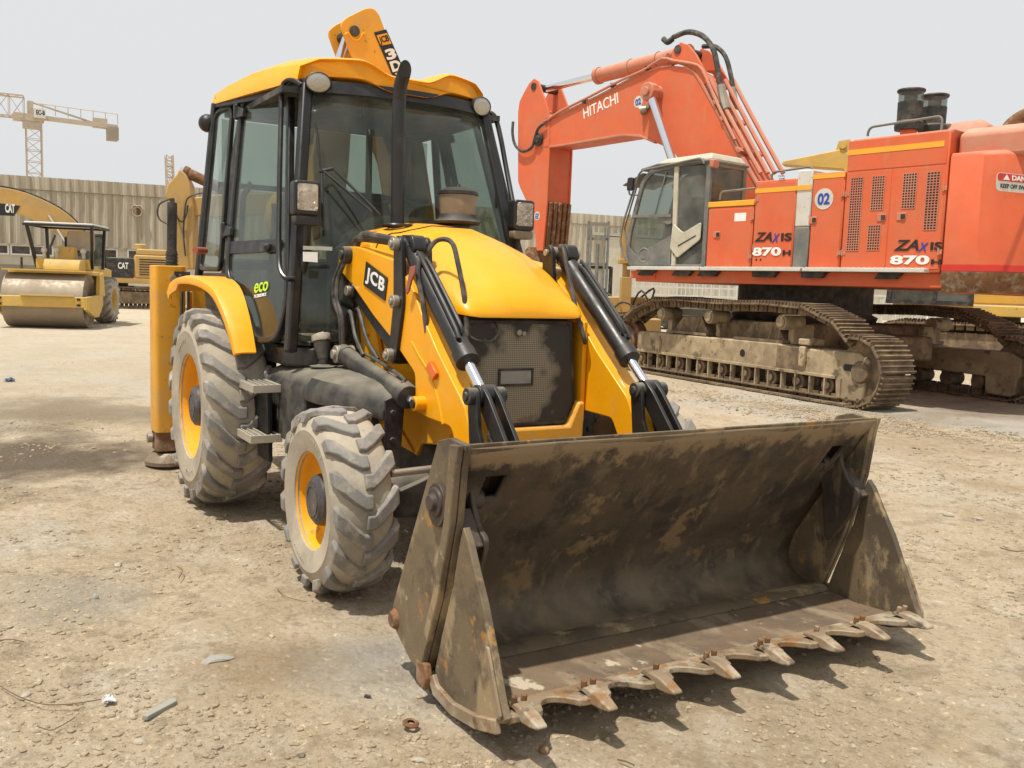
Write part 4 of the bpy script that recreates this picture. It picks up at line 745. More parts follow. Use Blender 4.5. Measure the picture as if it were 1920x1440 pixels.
# lettering on the lower door pane
o0 = S(476, 559, .012); dx = S(508, 556, .012)-S(476, 562, .012); up = S(478, 529, .012)-S(477, 549, .012)
text('door_lettering', 'eco', M['lime'], BL, S(476, 550, .012), dx, up, (S(478, 531, .012)-S(478, 550, .012)).length*.9, dx.length*.80, bold=.01)
text('door_lettering', 'XCELLENCE', M['white'], BL, S(476, 559, .012), dx, up, .022, dx.length*.72, bold=.01)
# ---- rear: stabiliser legs, slewed backhoe
for s in (-1, 1):
    x0, x1 = -3.72, -3.46; ya, yb = 1.05, 1.30
    bm = B(); prism(bm, round_poly([(x0, s*ya, .30), (x1, s*ya, .30), (x1, s*yb, .30), (x0, s*yb, .30)], .04), (0, 0, 1.38)); sl = obj('stabiliser_leg', bm, M['yellow_worn'], BL, bev=.006)
    bm = B(); prism(bm, round_poly([(x0+.01, s*(ya+.01), .14), (x1-.01, s*(ya+.01), .14), (x1-.01, s*(yb-.01), .14), (x0+.01, s*(yb-.01), .14)], .03), (0, 0, .17)); obj('inner_leg', bm, M['rust'], sl, bev=.006)
    bm = B(); lathe(bm, [(0, .10), (.13, .10), (.19, .03), (.19, .0), (0, 0)], ((x0+x1)/2, s*(ya+yb)/2, .02), (0, 0, 1), 28); obj('foot_pad', bm, M['bucket_floor'], sl)
    bm = B(); cyl(bm, ((x0+x1)/2-.02, s*(yb+.0), .24), ((x0+x1)/2-.02, s*(yb+.04), .24), .04, 12); obj('leg_pin', bm, M['steel'], sl); bm = B(); cyl(bm, (x1, s*1.15, 1.58), (x1+.03, s*1.15, 1.58), .03, 12); obj('leg_pin', bm, M['steel'], sl)
    bm = B(); tube(bm, [(x1+.02, s*1.13, 1.60), (x1+.06, s*1.10, 1.58), (x1+.05, s*1.10, 1.30), (x1+.03, s*1.11, 1.06), (x1+.05, s*1.05, .96), (x1+.03, s*1.0, .95)], .012, 8, 5)
    tube(bm, [(x1+.02, s*1.07, 1.60), (x1+.06, s*1.05, 1.56), (x1+.05, s*1.05, 1.3), (x1+.03, s*1.07, 1.1)], .012, 8, 5); box(bm, (x1+.03, s*1.08, 1.10), (.04, .07, .04)); box(bm, (x1+.03, s*1.09, 1.62), (.04, .12, .03)); obj('leg_hose', bm, M['hose'], sl)
bm = B()
for z in (.62, 1.38): box2(bm, (-3.66, -1.01, z-.09), (-3.54, 1.01, z+.09))
box2(bm, (-3.54, -.5, .5), (-2.95, -.3, .8)); box2(bm, (-3.54, .3, .5), (-2.95, .5, .8)); box2(bm, (-3.50, -1.0, .6), (-3.44, -.62, 1.58)); box2(bm, (-3.50, .62, .6), (-3.44, 1.0, 1.4)); obj('rear_cross_frame', bm, M['yellow_worn'], BL, bev=.01)
bm = B(); box2(bm, (-3.55, .35, .60), (-3.27, .95, 1.45)); cyl(bm, (-3.5, .65, .5), (-3.5, .65, 1.55), .12, 24); obj('kingpost', bm, M['yellow_worn'], BL, bev=.015)
bo = [(.08, 3.70), (.13, 3.76), (.30, 3.865), (.37, 3.88), (.42, 3.84), (.52, 3.62), (.66, 3.34), (.86, 2.80), (.98, 2.2), (1.0, 1.5), (.92, 1.0), (.70, .95), (.62, 1.4), (.66, 2.1), (.56, 2.65), (.30, 3.2), (.12, 3.60)]
BX = -3.0
bm = B(); prism(bm, round_poly(yz(bo, BX), .04, 3), (-.025, 0, 0)); prism(bm, round_poly(yz([(y-.0, z) for y, z in bo], BX-.30), .04, 3), (-.025, 0, 0))
prism(bm, yz([(.98, 2.2), (1.0, 1.5), (.92, 1.0), (.70, .95), (.62, 1.4), (.66, 2.1), (.56, 2.65), (.36, 3.1), (.64, 3.26), (.84, 2.78)], BX-.03), (-.265, 0, 0)); boom = obj('backhoe_boom', bm, M['yellow_worn'], BL, bev=.006)
bm = B(); cyl(bm, (BX+.012, .205, 3.665), (BX-.34, .205, 3.665), .045, 20); obj('boom_pin', bm, M['black_dusty'], boom, bev=.004)
bm = B(); sweep(bm, smooth_path([(BX+.003, .12, 3.62), (BX+.003, .15, 3.64), (BX+.003, .19, 3.60), (BX+.003, .24, 3.60), (BX+.003, .28, 3.66), (BX+.003, .30, 3.65)], 5), circ(.008, 6)); obj('weld_bead', bm, M['yellow'], boom)
K0, K1, K2, K3 = [P(*p, 0, BX+.001) for p in ((701, 61), (724, 55), (766, 150), (739, 150))]
bm = B(); prism(bm, [K0, K1, K1.lerp(K2, .99), K3], (.003, 0, 0)); bp = obj('boom_decal', bm, M['decal_black'], boom)
t0 = K0.lerp(K3, .045); t1 = K1.lerp(K2, .045); t2 = K1.lerp(K2, .30); t3 = K0.lerp(K3, .30); c_ = (t0+t1+t2+t3)/4
bm = B(); prism(bm, [c_+(q-c_)*.82+V(.004, 0, 0) for q in (t0, t1, t2, t3)], (.002, 0, 0)); obj('decal_square', bm, M['yellow'], bp)
rd = (K1-K0).normalized(); ud = V(0, -rd.z, rd.y)
text('boom_lettering', 'JCB', M['decal_black'], bp, c_+V(.007, 0, 0)-rd*.045-ud*.04, rd, ud, .07, .09, bold=.03)
wd = (K1-K0).length
for ch, f in (('3', .55), ('D', .79), ('X', 1.03)):
    o_ = K0.lerp(K3, f)*.5+K1.lerp(K2, f)*.5+V(.004, 0, 0); text('boom_lettering', ch, M['white'], bp, o_-rd*wd*.40-ud*.01, rd, ud, .088, wd*.80, bold=.045)
r1 = ram('crowd_ram', (BX-.17, -.10, 2.75), (BX-.17, .205, 3.665), .06, .035, .45, BL, M['black_dusty'])
dp = [(-.02, 3.30), (.12, 3.34), (.24, 3.20), (.20, 2.5), (.10, 1.9), (-.04, 1.9), (-.12, 2.6)]
bm = B(); prism(bm, round_poly(yz(dp, BX-.08), .04, 3), (-.18, 0, 0)); dpo = obj('dipper_arm', bm, M['yellow_worn'], BL, bev=.01)
bk = [(.02, 1.95), (-.18, 2.15), (-.12, 2.42), (.10, 2.52), (.30, 2.42), (.26, 2.33), (.10, 2.36), (-.02, 2.28), (-.06, 2.15), (.10, 2.0)]
bm = B(); prism(bm, smooth_path(yz([(-.10, 1.75), (-.30, 1.85), (-.42, 2.05), (-.38, 2.28), (-.2, 2.40), (.02, 2.36), (.0, 2.31), (-.19, 2.33), (-.33, 2.24), (-.36, 2.05), (-.27, 1.9), (-.08, 1.82)], BX+.02), 3), (-.42, 0, 0))
for k in range(5):
    x = BX-.40+.1*k; prism(bm, [(x-.03, .0, 2.35), (x+.03, .0, 2.35), (x+.012, .12, 2.31), (x-.012, .12, 2.31)], (0, 0, .025))
obj('digging_bucket', bm, M['yellow_worn'], BL, bev=.004)
bm = B(); tube(bm, [(BX, .5, 1.6), (BX+.08, .55, 2.1), (BX+.06, .60, 2.6), (BX+.02, .42, 3.1)], .018, 8, 5); tube(bm, [(BX, .55, 1.6), (BX+.08, .62, 2.1), (BX+.06, .66, 2.6), (BX+.02, .48, 3.1)], .018, 8, 5); obj('boom_hose', bm, M['hose'], boom)
# ---- front bucket (clam type)
HW = 1.12
prof = [(1.630, 1.03), (1.600, .985), (1.545, .905), (1.475, .80), (1.39, .675), (1.30, .55), (1.225, .44), (1.175, .35), (1.15, .27), (1.165, .20), (1.22, .145), (1.29, .12), (1.37, .115)]
ys = [-HW+.02, -.99, -.90, -.87]+[-.75+.25*i for i in range(7)]+[.87, .90, .99, HW-.02]
bm = B(); vv = [[bm.verts.new((x+.004*math.sin(y*7+i), y, z)) for y in ys] for i, (x, z) in enumerate(prof)]
for i in range(len(prof)-1):
    for j in range(len(ys)-1):
        if i in (2,) and j in (1, len(ys)-3): continue       # slots near the top corners
        bm.faces.new((vv[i][j], vv[i][j+1], vv[i+1][j+1], vv[i+1][j]))
bk_ = obj('loader_bucket', bm, M['mouldboard'], BL, sol=.025, ang=60)
bm = B(); prism(bm, xz([(1.638, 1.040), (1.634, 1.012), (1.60, .975), (1.42, .87), (1.41, .89), (1.60, 1.01), (1.625, 1.040)], -HW+.012), (0, 2*HW-.024, 0)); obj('top_rail', bm, M['bucket_side'], bk_, bev=.004)
bm = B(); prism(bm, xz([(1.40, .90), (1.09, .30), (1.08, .18), (1.10, .165), (1.13, .29), (1.43, .88)], -HW+.03), (0, 2*HW-.06, 0)); obj('back_plate', bm, M['bucket'], bk_)
for s in (-1, 1):
    y = s*HW
    bm = B(); prism(bm, xz([(1.41, 1.018), (1.50, 1.042), (1.632, 1.036), (1.612, .955), (1.585, .74), (1.50, .43), (1.372, .11), (1.33, .062), (1.20, .08), (1.06, .15), (1.012, .215), (1.03, .27)], y), (0, -s*.028, 0)); sp = obj('side_plate', bm, M['bucket_side'], bk_, bev=.004)
    bm = B(); prism(bm, xz([(1.632, 1.036), (1.612, .955), (1.585, .74), (1.50, .43), (1.372, .11), (1.325, .115), (1.455, .44), (1.53, .74), (1.555, .95), (1.56, 1.03)], y+s*.003), (0, s*.028, 0)); obj('edge_rib', bm, M['bucket_side'], sp, bev=.006)
    bm = B(); c = (1.445, .79); lathe(bm, [(0, .05), (.03, .05), (.034, .035), (.034, .03), (.055, .03), (.062, .0)], (c[0], y, c[1]), (0, s, 0), 24)
    prism(bm, [(c[0]+math.cos(t)*.075, y, c[1]-.01+math.sin(t)*.085) for t in [k*PI/8 for k in range(16)]], (0, s*.02, 0)); obj('clam_pivot', bm, M['bucket'], sp, bev=.003)
    bm = B(); lathe(bm, [(0, .02), (.03, .02), (.045, .0)], (1.05, y, .20), (0, s, 0), 16); obj('rivet', bm, M['rust'], sp)
    # clam side: triangular cheek, curved heel
    yc = s*(HW-.002)
    ck = [(1.625, .735), (1.66, .70), (1.72, .60), (1.785, .50), (1.86, .35), (1.93, .20), (1.965, .155), (1.95, .135), (1.80, .085), (1.62, .055), (1.49, .050), (1.445, .075), (1.43, .13), (1.47, .25), (1.56, .50), (1.60, .66)]
    bm = B(); prism(bm, xz(ck, yc), (0, -s*.03, 0)); cp = obj('clam_cheek', bm, M['bucket_side'], bk_, bev=.004)
    bm = B(); prism(bm, xz([(1.835, .37), (1.855, .372), (1.955, .165), (1.945, .145), (1.92, .15), (1.84, .33)], yc+s*.002), (0, s*.012, 0)); obj('side_cutter', bm, M['blade'], cp, bev=.010)
    bm = B(); sweep(bm, [(x, yc+s*.006, z-.002) for x, z in [(1.425, .10), (1.46, .060), (1.60, .045), (1.78, .072), (1.93, .12)]], rect(.05, .022), (0, 1, 0)); obj('heel_strip', bm, M['blade'], cp, bev=.004)
    bm = B(); prism(bm, xz([(1.33, .14), (1.41, .145), (1.43, .09), (1.40, .035), (1.33, .05)], y+s*.003), (0, s*.03, 0)); obj('wear_pad', bm, M['rust'], cp, bev=.008)
    # inner clam arm
    am = [(1.42, .90), (1.50, .89), (1.53, .80), (1.58, .72), (1.64, .68), (1.62, .60), (1.56, .50), (1.47, .40), (1.44, .52), (1.42, .64), (1.40, .72), (1.38, .80)]
    bm = B(); prism(bm, smooth_path(xz(am, s*1.035), 3), (0, -s*.022, 0)); prism(bm, xz([(1.53, .78), (1.60, .70), (1.64, .66), (1.58, .62), (1.50, .70)], s*1.035), (0, s*.06, 0)); cyl(bm, (1.445, s*.95, .79), (1.445, s*1.09, .79), .042, 16); cyl(bm, (1.445, s*.93, .79), (1.445, s*.95, .79), .022, 10); obj('clam_arm', bm, M['bucket'], bk_, bev=.005)
    # back brackets for the arms
    for yy in (.36, .60):
        bm = B(); prism(bm, xz([(1.34, .86), (1.12, .70), (.90, .42), (.92, .26), (1.13, .22), (1.20, .45)], s*yy), (0, -s*.03, 0)); obj('bucket_bracket', bm, M['black'], bk_, bev=.004)
# clam floor
bm = B(); fp = [(1.30, .085), (1.43, .088), (1.43, .128), (1.445, .130), (1.60, .118), (1.80, .133), (1.858, .141), (1.858, .118), (1.80, .108), (1.60, .085), (1.45, .06), (1.32, .06)]
prism(bm, xz(fp, -HW+.035), (0, 2*HW-.07, 0)); obj('clam_floor', bm, M['bucket_floor'], bk_, bev=.002)
bm = B(); prism(bm, xz([(1.345, .145), (1.42, .152), (1.46, .132), (1.34, .118)], -HW+.035), (0, 2*HW-.07, 0)); obj('hinge_ledge', bm, M['bucket_side'], bk_, bev=.003)
ty = [-1.03+i*2.06/7 for i in range(8)]
pl = [(1.86, -HW+.03)]; f = []
for i, y in enumerate(ty):
    f += [(1.955, y-.07), (1.965, y-.05), (1.965, y+.05), (1.955, y+.07)]
    if i < 7:
        for k in range(1, 6): t = k/6; f.append((1.955-.095*math.sin(PI*t)**.8, y+.07+(ty[1]-ty[0]-.14)*t))
pl = [(1.80, -HW+.034)]+[(1.95, -HW+.034)]+f+[(1.95, HW-.034), (1.80, HW-.034)]
bm = B(); prism(bm, [(x, y, .1535+.14*(x-1.92)) for x, y in pl], (.0, 0, -.026)); obj('cutting_edge', bm, M['blade'], bk_, bev=.006)
def tooth(bm, y):
    a = [(1.895, .172), (1.965, .196), (2.02, .188), (2.085, .158), (2.08, .148), (2.00, .138), (1.97, .142)]
    rings = []
    for x, zt, zb, hw in ((1.875, .172, .160, .030), (1.93, .184, .160, .032), (1.975, .182, .136, .031), (2.02, .170, .138, .028), (2.062, .158, .146, .022)): rings.append([(x, y-hw, zb), (x, y+hw, zb), (x, y+hw*.85, zt), (x, y-hw*.85, zt)])
    loft(bm, rings)
for i, y in enumerate(ty):
    bm = B(); tooth(bm, y); t = obj('tooth', bm, M['blade'], bk_, bev=.006)
    for dy in (-.020, .020)[i % 3 == 2:]: bm = B(); cyl(bm, (1.905, y+dy, .172), (1.91, y+dy, .203), .012, 6); obj('tooth_bolt', bm, M['rust'], t, bev=.002)
# ================================================================ big orange tracked excavator
M['orange'] = pmat('orange_paint', (.64, .118, .040), .55, 0, [('up', (.42, .33, .24), .4, 1, .65), ((.52, .17, .08), 1.3, .42, .68, .55), ((.50, .23, .14), 3.5, .56, .7, .4, (1, 1, .25)), ((.22, .09, .045), 5, .66, .72, .5, (1, 1, .4)), ((.30, .12, .06), 16, .66, .72, .5)], [(50, .05, .004)], var=.07)
M['orange_pale'] = pmat('dusty_orange_paint', (.52, .17, .10), .6, 0, [((.48, .30, .2), 2.5, .4, .7, .6), ('up', (.45, .37, .28), .3, 1, .6)], [(50, .05, .004)], var=.1)
M['track'] = pmat('dirty_track_steel', (.15, .105, .063), .75, .1, [((.33, .24, .14), 3, .45, .62, .7), ((.07, .05, .035), 7, .5, .65, .6)], [(25, .3, .01)], var=.2)
M['trackframe'] = pmat('dirty_track_frame', (.29, .22, .135), .8, 0, [((.48, .38, .24), 2.2, .45, .60, .8), ((.09, .06, .035), 4, .56, .63, .8), ((.45, .40, .30), 9, .62, .68, .6)], [(25, .3, .01)], var=.2)
M['grey'] = pmat('grey_paint', (.13, .135, .13), .6, 0, [(DUST, 4, .4, .7, .45), ('up', DUST, .3, 1, .5)], (), var=.1)
M['cream'] = pmat('dusty_cream', (.50, .46, .36), .7, 0, [((.35, .29, .2), 6, .5, .7, .5)], (), var=.1)
M['stripe'] = pmat('yellow_stripe', (.80, .38, .03), .5, 0, (), (), var=.05)
M['whitepaint'] = pmat('dusty_white_paint', (.58, .56, .50), .6, 0, [(DUST, 5, .5, .7, .4), ((.2, .16, .1), 14, .62, .68, .6)], (), var=.05)
M['glass2'] = glass('dusty_cab_glass', (.52, .58, .55), dam=.22, dust=(.36, .34, .29), ds=2.5)
HC, HH = V(-7.5, 10.8, 0), math.radians(188.5); HF = V(math.cos(HH), math.sin(HH), 0); HS = V(-HF.y, HF.x, 0)
EX = root('tracked_excavator', 'huge orange tracked excavator with arched boom and dusty cab behind the yellow loader', 'excavator', HC, HH)
def toH(p): d = p-HC; return V(d.dot(HF), d.dot(HS), p.z)
def HP(px, py, off): return toH(PN(px, py, HC+HS*off, HS))
def HX(px, py, x): return toH(PN(px, py, HC+HF*x, HF))       # on a plane facing its rear
# ---- undercarriage in its own frame
TA = math.radians(176)-HH; RT_ = Matrix.Rotation(TA, 4, 'Z')
def uobj(name, bm, m, parent, **k):
    bmesh.ops.transform(bm, matrix=RT_, verts=bm.verts); return obj(name, bm, m, parent, **k)
def trackpath():
    pts = []
    c1, r1 = (-3.2, .52), .50; c2, r2 = (3.0, .56), .54
    for i in range(13): a = PI*1.5-PI*i/12*1.12; pts.append((c1[0]+r1*math.cos(a), c1[1]+r1*math.sin(a)))
    pts += [(-2.75, 1.22), (-2.15, 1.42), (-1.2, 1.46), (0, 1.43), (1.2, 1.46), (1.9, 1.42), (2.5, 1.24)]
    for i in range(13): a = PI*.62-PI*i/12*1.12; pts.append((c2[0]+r2*math.cos(a), c2[1]+r2*math.sin(a)))
    pts.append((-3.2, .02)); return pts
def crawler(bm, path, y0, y1, pitch, th=.03, grouser=.045):
    L_ = 0; seg = []
    for a, b in zip(path, path[1:]): l = math.hypot(b[0]-a[0], b[1]-a[1]); seg.append((L_, l, a, b)); L_ += l
    n = round(L_/pitch); pt = L_/n
    for k in range(n):
        s = k*pt
        for s0, l, a, b in seg:
            if s0 <= s < s0+l+1e-9:
                t = (s-s0)/l; x = a[0]+(b[0]-a[0])*t; z = a[1]+(b[1]-a[1])*t; dx, dz = (b[0]-a[0])/l, (b[1]-a[1])/l; break
        R = Matrix(((dx, 0, dz), (0, 1, 0), (dz, 0, -dx))).to_3x3(); nx, nz = dz, -dx        # outward normal
        if (x-0)*nx+(z-.6)*nz < 0: nx, nz = -nx, -nz
        R = Matrix(((dx, 0, nx), (0, 1, 0), (dz, 0, nz)))
        box(bm, (x, (y0+y1)/2, z), (pt*.93, y1-y0, th), R)
        for q in (-.36, .0, .36): box(bm, (x+dx*pt*q+nx*(th/2+grouser/2), (y0+y1)/2, z+dz*pt*q+nz*(th/2+grouser/2)), (.022, y1-y0-.02, grouser), R)
        ym = (y0+y1)/2
        for yy in (-.13, .13): box(bm, (x-nx*.07, ym+yy, z-nz*.07), (pt*.8, .05, .12), R)
        cyl(bm, (x-nx*.08, ym-.17, z-nz*.08), (x-nx*.08, ym+.17, z-nz*.08), .035, 8)
path = trackpath()
for s in (1, -1):
    ya, yb = s*2.10, s*1.42; lo_, hi_ = min(ya, yb), max(ya, yb)
    bm = B(); crawler(bm, path, lo_, hi_, .228); trk = uobj('crawler_track', bm, M['track'], EX, bev=0)
    y0, y1 = (s*1.93, s*1.50)
    bm = B(); fr = [(2.55, .70), (2.50, .80), (-1.5, .83), (-1.7, .79), (-3.15, .80), (-3.35, .70), (-3.36, .42), (-3.30, .38), (-3.28, .12), (-3.20, .07), (-2.75, .08), (-2.72, .37), (2.45, .40), (2.55, .48)]
    prism(bm, xz(fr, y0), (0, y1-y0, 0)); tf = uobj('track_frame', bm, M['trackframe'], EX, bev=.025)
    bm = B(); bar(bm, [(2.5, y0+s*.01, .42), (-2.75, y0+s*.01, .40)], .05, .05, (0, 1, 0)); uobj('frame_flange', bm, M['trackframe'], tf, bev=.006)
    if s > 0:
        for x, z, r in ((-.62, .60, .055), ): bm = B(); lathe(bm, [(r, .0), (r*1.2, .003), (0, .004)], (x, y0, z), (0, 1, 0), 20); uobj('access_hole', bm, M['decal_black'], tf)
        bm = B(); prism(bm, round_poly(xz([(-2.88, .62), (-3.08, .62), (-3.08, .52), (-2.88, .52)], y0+.001), .04), (0, .004, 0)); uobj('slot', bm, M['decal_black'], tf)
        bm = B(); box2(bm, (-1.45, y0-.02, .42), (-1.98, y0+.005, .79)); uobj('adjuster_recess', bm, M['track'], tf); bm = B(); box2(bm, (-2.0, y0, .50), (-2.12, y0+.07, .82)); box2(bm, (-1.95, y0-.3, .84), (-2.18, y0+.04, .94)); uobj('stop_block', bm, M['trackframe'], tf, bev=.02)
        bm = B(); box2(bm, (1.72, y0, .50), (1.84, y0+.05, .68)); box2(bm, (1.76, y0, .42), (1.80, y0+.03, .75)); uobj('rock_clip', bm, M['trackframe'], tf, bev=.01)
    for x in [-2.55+.62*i for i in range(9)]:
        bm = B(); cyl(bm, (x, s*1.56, .26), (x, s*1.90, .26), .13, 18); cyl(bm, (x, s*1.90, .26), (x, s*1.94, .26), .07, 12); uobj('track_roller', bm, M['track'], tf, bev=.01)
    for x in [-2.85+.31*i for i in range(18)]:
        bm = B(); box2(bm, (x-.012, s*1.86, .10), (x+.012, s*1.96, .39)); uobj('guard_rib', bm, M['trackframe'], tf)
    bm = B(); bar(bm, [(2.5, s*1.95, .10), (-2.85, s*1.95, .10)], .02, .09, (0, 1, 0)); uobj('chain_guard', bm, M['track'], tf)
    bm = B(); lathe(bm, [(0, -.22), (.15, -.22), (.2, -.12), (.40, -.12), (.46, -.1), (.46, .1), (.40, .12), (.2, .12), (.15, .2), (0, .2)], (-3.2, s*1.76, .52), (0, s, 0), 36); uobj('idler_wheel', bm, M['track'], EX, bev=.01)
    bm = B(); lathe(bm, [(0, .20), (.33, .20), (.36, .17), (.36, .1), (.44, .08), (.46, -.1), (0, -.1)], (3.0, s*1.76, .56), (0, s, 0), 36)
    for k in range(20): t = 2*PI*k/20; c = V(3.0+.31*math.cos(t), s*1.965, .56+.31*math.sin(t)); cyl(bm, c, c+V(0, s*.02, 0), .02, 6)
    uobj('drive_sprocket', bm, M['rust'], EX, bev=.006)
    for x in (1.72, .28, -1.55):
        bm = B(); cyl(bm, (x, s*1.55, 1.18), (x, s*1.98, 1.18), .12, 20); cyl(bm, (x, s*1.98, 1.18), (x, s*2.01, 1.18), .09, 20); box2(bm, (x-.06, s*1.3, .82), (x+.06, s*1.75, 1.14)); uobj('carrier_roller', bm, M['trackframe'], tf, bev=.012)
    for x0 in (1.0, -.95):
        bm = B(); prism(bm, xz([(x0+.55, .84), (x0+.25, 1.14), (x0-.30, 1.16), (x0-.55, .84)], s*1.80), (0, -s*.5, 0)); prism(bm, xz([(x0+.6, .83), (x0+.6, .87), (x0-.6, .88), (x0-.6, .83)], s*1.92), (0, -s*.4, 0))
        for x in (x0+.2, x0-.25): prism(bm, [(x, s*1.80, 1.1), (x, s*1.92, .86), (x+.03, s*1.92, .86), (x+.03, s*1.80, 1.1)], (0, 0, .001))
        uobj('step_support', bm, M['track'], tf, bev=.012)
bm = B(); box2(bm, (-1.5, -1.6, .55), (1.5, 1.6, 1.15)); box2(bm, (-2.4, -.6, .6), (2.4, .6, 1.0)); uobj('carbody', bm, M['track'], EX, bev=.05)
bm = B(); lathe(bm, [(0, 1.1), (1.25, 1.1), (1.3, 1.25), (1.2, 1.3), (1.2, 1.80), (0, 1.8)], (0, 0, 0), (0, 0, 1), 48); obj('swing_ring', bm, M['black_dusty'], EX)
# ---- upper frame
bm = B(); box2(bm, (-3.49, -1.9, 1.78), (2.52, 1.88, 2.0)); box2(bm, (2.0, .9, 1.84), (2.62, 1.92, 1.99)); uf = obj('upper_frame', bm, M['orange'], EX, bev=.015)
bm = B()
for x0, x1 in ((1.95, 2.3), (1.05, 1.45), (.45, .85), (-.25, -.75), (-1.2, -1.65), (-2.9, -2.55)): prism(bm, xz([(x0, 1.995), (x1, 1.995), (x1+.08, 1.90), (x0-.02 if x0 > x1 else x0+.1, 1.90)], 1.885), (0, .10, 0))
obj('step_bracket', bm, M['black_dusty'], uf)
for a, b in ((2.55, .80), (.78, -1.26), (-1.30, -3.30)):
    bm = B(); box2(bm, (b, 1.86, 2.0), (a, 2.10, 2.055)); n = int((a-b)/.09)
    for i in range(n): box(bm, (b+(i+.5)*.09, 2.02, 2.06), (.03, .16, .015))
    obj('catwalk', bm, M['whitepaint'], EX, bev=.006)
def body(name, x0, x1, z1, y0=.9, z0=2.0, m='orange'): bm = B(); box2(bm, (x0, y0, z0), (x1, 1.95, z1)); return obj(name, bm, M[m], EX, bev=.02)
b1 = body('storage_box', -.19, .77, 3.10); bm = B(); box2(bm, (-.20, .88, 3.105), (.78, 1.962, 3.20)); obj('box_lid', bm, M['stripe'], b1, bev=.01)
b2 = body('fuel_tank', -1.00, -.21, 3.50, .6); b2b = body('tank_side', -1.285, -1.005, 3.62, .6, 2.72, 'whitepaint'); b2c = body('tank_side', -1.285, -1.005, 2.715, .6, 2.0, 'grey')
b3 = body('pump_cover', -1.86, -1.30, 3.55, .6)
b4 = body('engine_cover', -3.455, -1.875, 4.0, -1.9); bm = B(); box2(bm, (-3.46, -1.85, 3.99), (-1.9, 1.86, 4.03)); obj('cover_top', bm, M['orange_pale'], b4, bev=.012)
def stripe(par, x0, x1, z0, z1, m='stripe', d=.006, y=1.957): bm = B(); box2(bm, (x0, y, z0), (x1, y+d, z1)); return obj('stripe', bm, M[m], par)
stripe(b2, -1.0, -.21, 3.30, 3.375); stripe(b2b, -1.285, -1.005, 3.30, 3.375); stripe(b3, -1.86, -1.30, 3.46, 3.53); stripe(b4, -3.38, -1.88, 3.78, 3.86)
for x0, x1, z0, z1 in ((-2.62, -1.895, 2.05, 3.52), (-3.43, -2.635, 2.05, 3.52), (-3.43, -1.895, 3.54, 3.99), (-1.84, -1.32, 2.05, 3.5), (-.17, .75, 2.05, 3.06), (-.98, -.23, 2.05, 3.46)):
    par = b4 if x1 < -1.87 else b3 if x1 < -1.3 else b2 if x1 < -.2 else b1
    bm = B(); box2(bm, (x0, 1.945, z0), (x1, 1.958, z1)); obj('cover_door' if z0 < 3 else 'top_panel', bm, M['orange'], par, bev=.004)
def grilleplate(par, c, w, h):       # perforated panel: dark field with a raised lattice
    x0 = c[0]-w/2; z0 = c[1]-h/2; bm = B(); box2(bm, (x0, 1.957, z0), (x0+w, 1.962, z0+h)); g = obj('vent', bm, M['decal_black'], par); st = .038
    bm = B(); nx = int(w/st); nz = int(h/st)
    for i in range(nx+1): box2(bm, (x0+i*w/nx-.006, 1.961, z0), (x0+i*w/nx+.006, 1.966, z0+h))
    for j in range(nz+1): box2(bm, (x0, 1.961, z0+j*h/nz-.006), (x0+w, 1.9655, z0+j*h/nz+.006))
    obj('lattice', bm, M['orange_pale'], g)
for q in ([(1597, 334), (1619, 334), (1609, 470), (1587, 470)], [(1637, 331), (1660, 330), (1655, 393), (1632, 394)], [(1629, 423), (1652, 422), (1648, 468), (1625, 469)], [(1695, 326), (1721, 325), (1715, 390), (1690, 391)], [(1740, 323), (1764, 322), (1755, 430), (1731, 431)]):
    h = [HP(x, y, 1.958) for x, y in q]; x0 = max(p.x for p in h); x1 = min(p.x for p in h); z1 = max(p.z for p in h); z0 = min(p.z for p in h)
    grilleplate(b4, ((h[0].x+h[1].x+h[2].x+h[3].x)/4, (z0+z1)/2), (abs(h[0].x-h[1].x)+abs(h[2].x-h[3].x))/2, z1-z0)
for px, py, par in ((1653, 408, b4), (1690, 406, b4), (1524, 413, b3), (1344, 440, b1)):
    p = HP(px, py, 1.96); bm = B(); box2(bm, (p.x-.07, 1.957, p.z-.055), (p.x+.07, 1.972, p.z+.055)); ht = obj('latch', bm, M['orange_pale'], par, bev=.006); bm = B(); box2(bm, (p.x-.065, 1.972, p.z-.035), (p.x-.0, 1.982, p.z+.035)); obj('latch_recess', bm, M['black_dusty'], ht)
p = HP(1388, 407, 1.96); bm = B(); box2(bm, (p.x-.12, 1.957, p.z-.07), (p.x+.12, 1.961, p.z+.07)); obj('notice', bm, M['white'], b1)
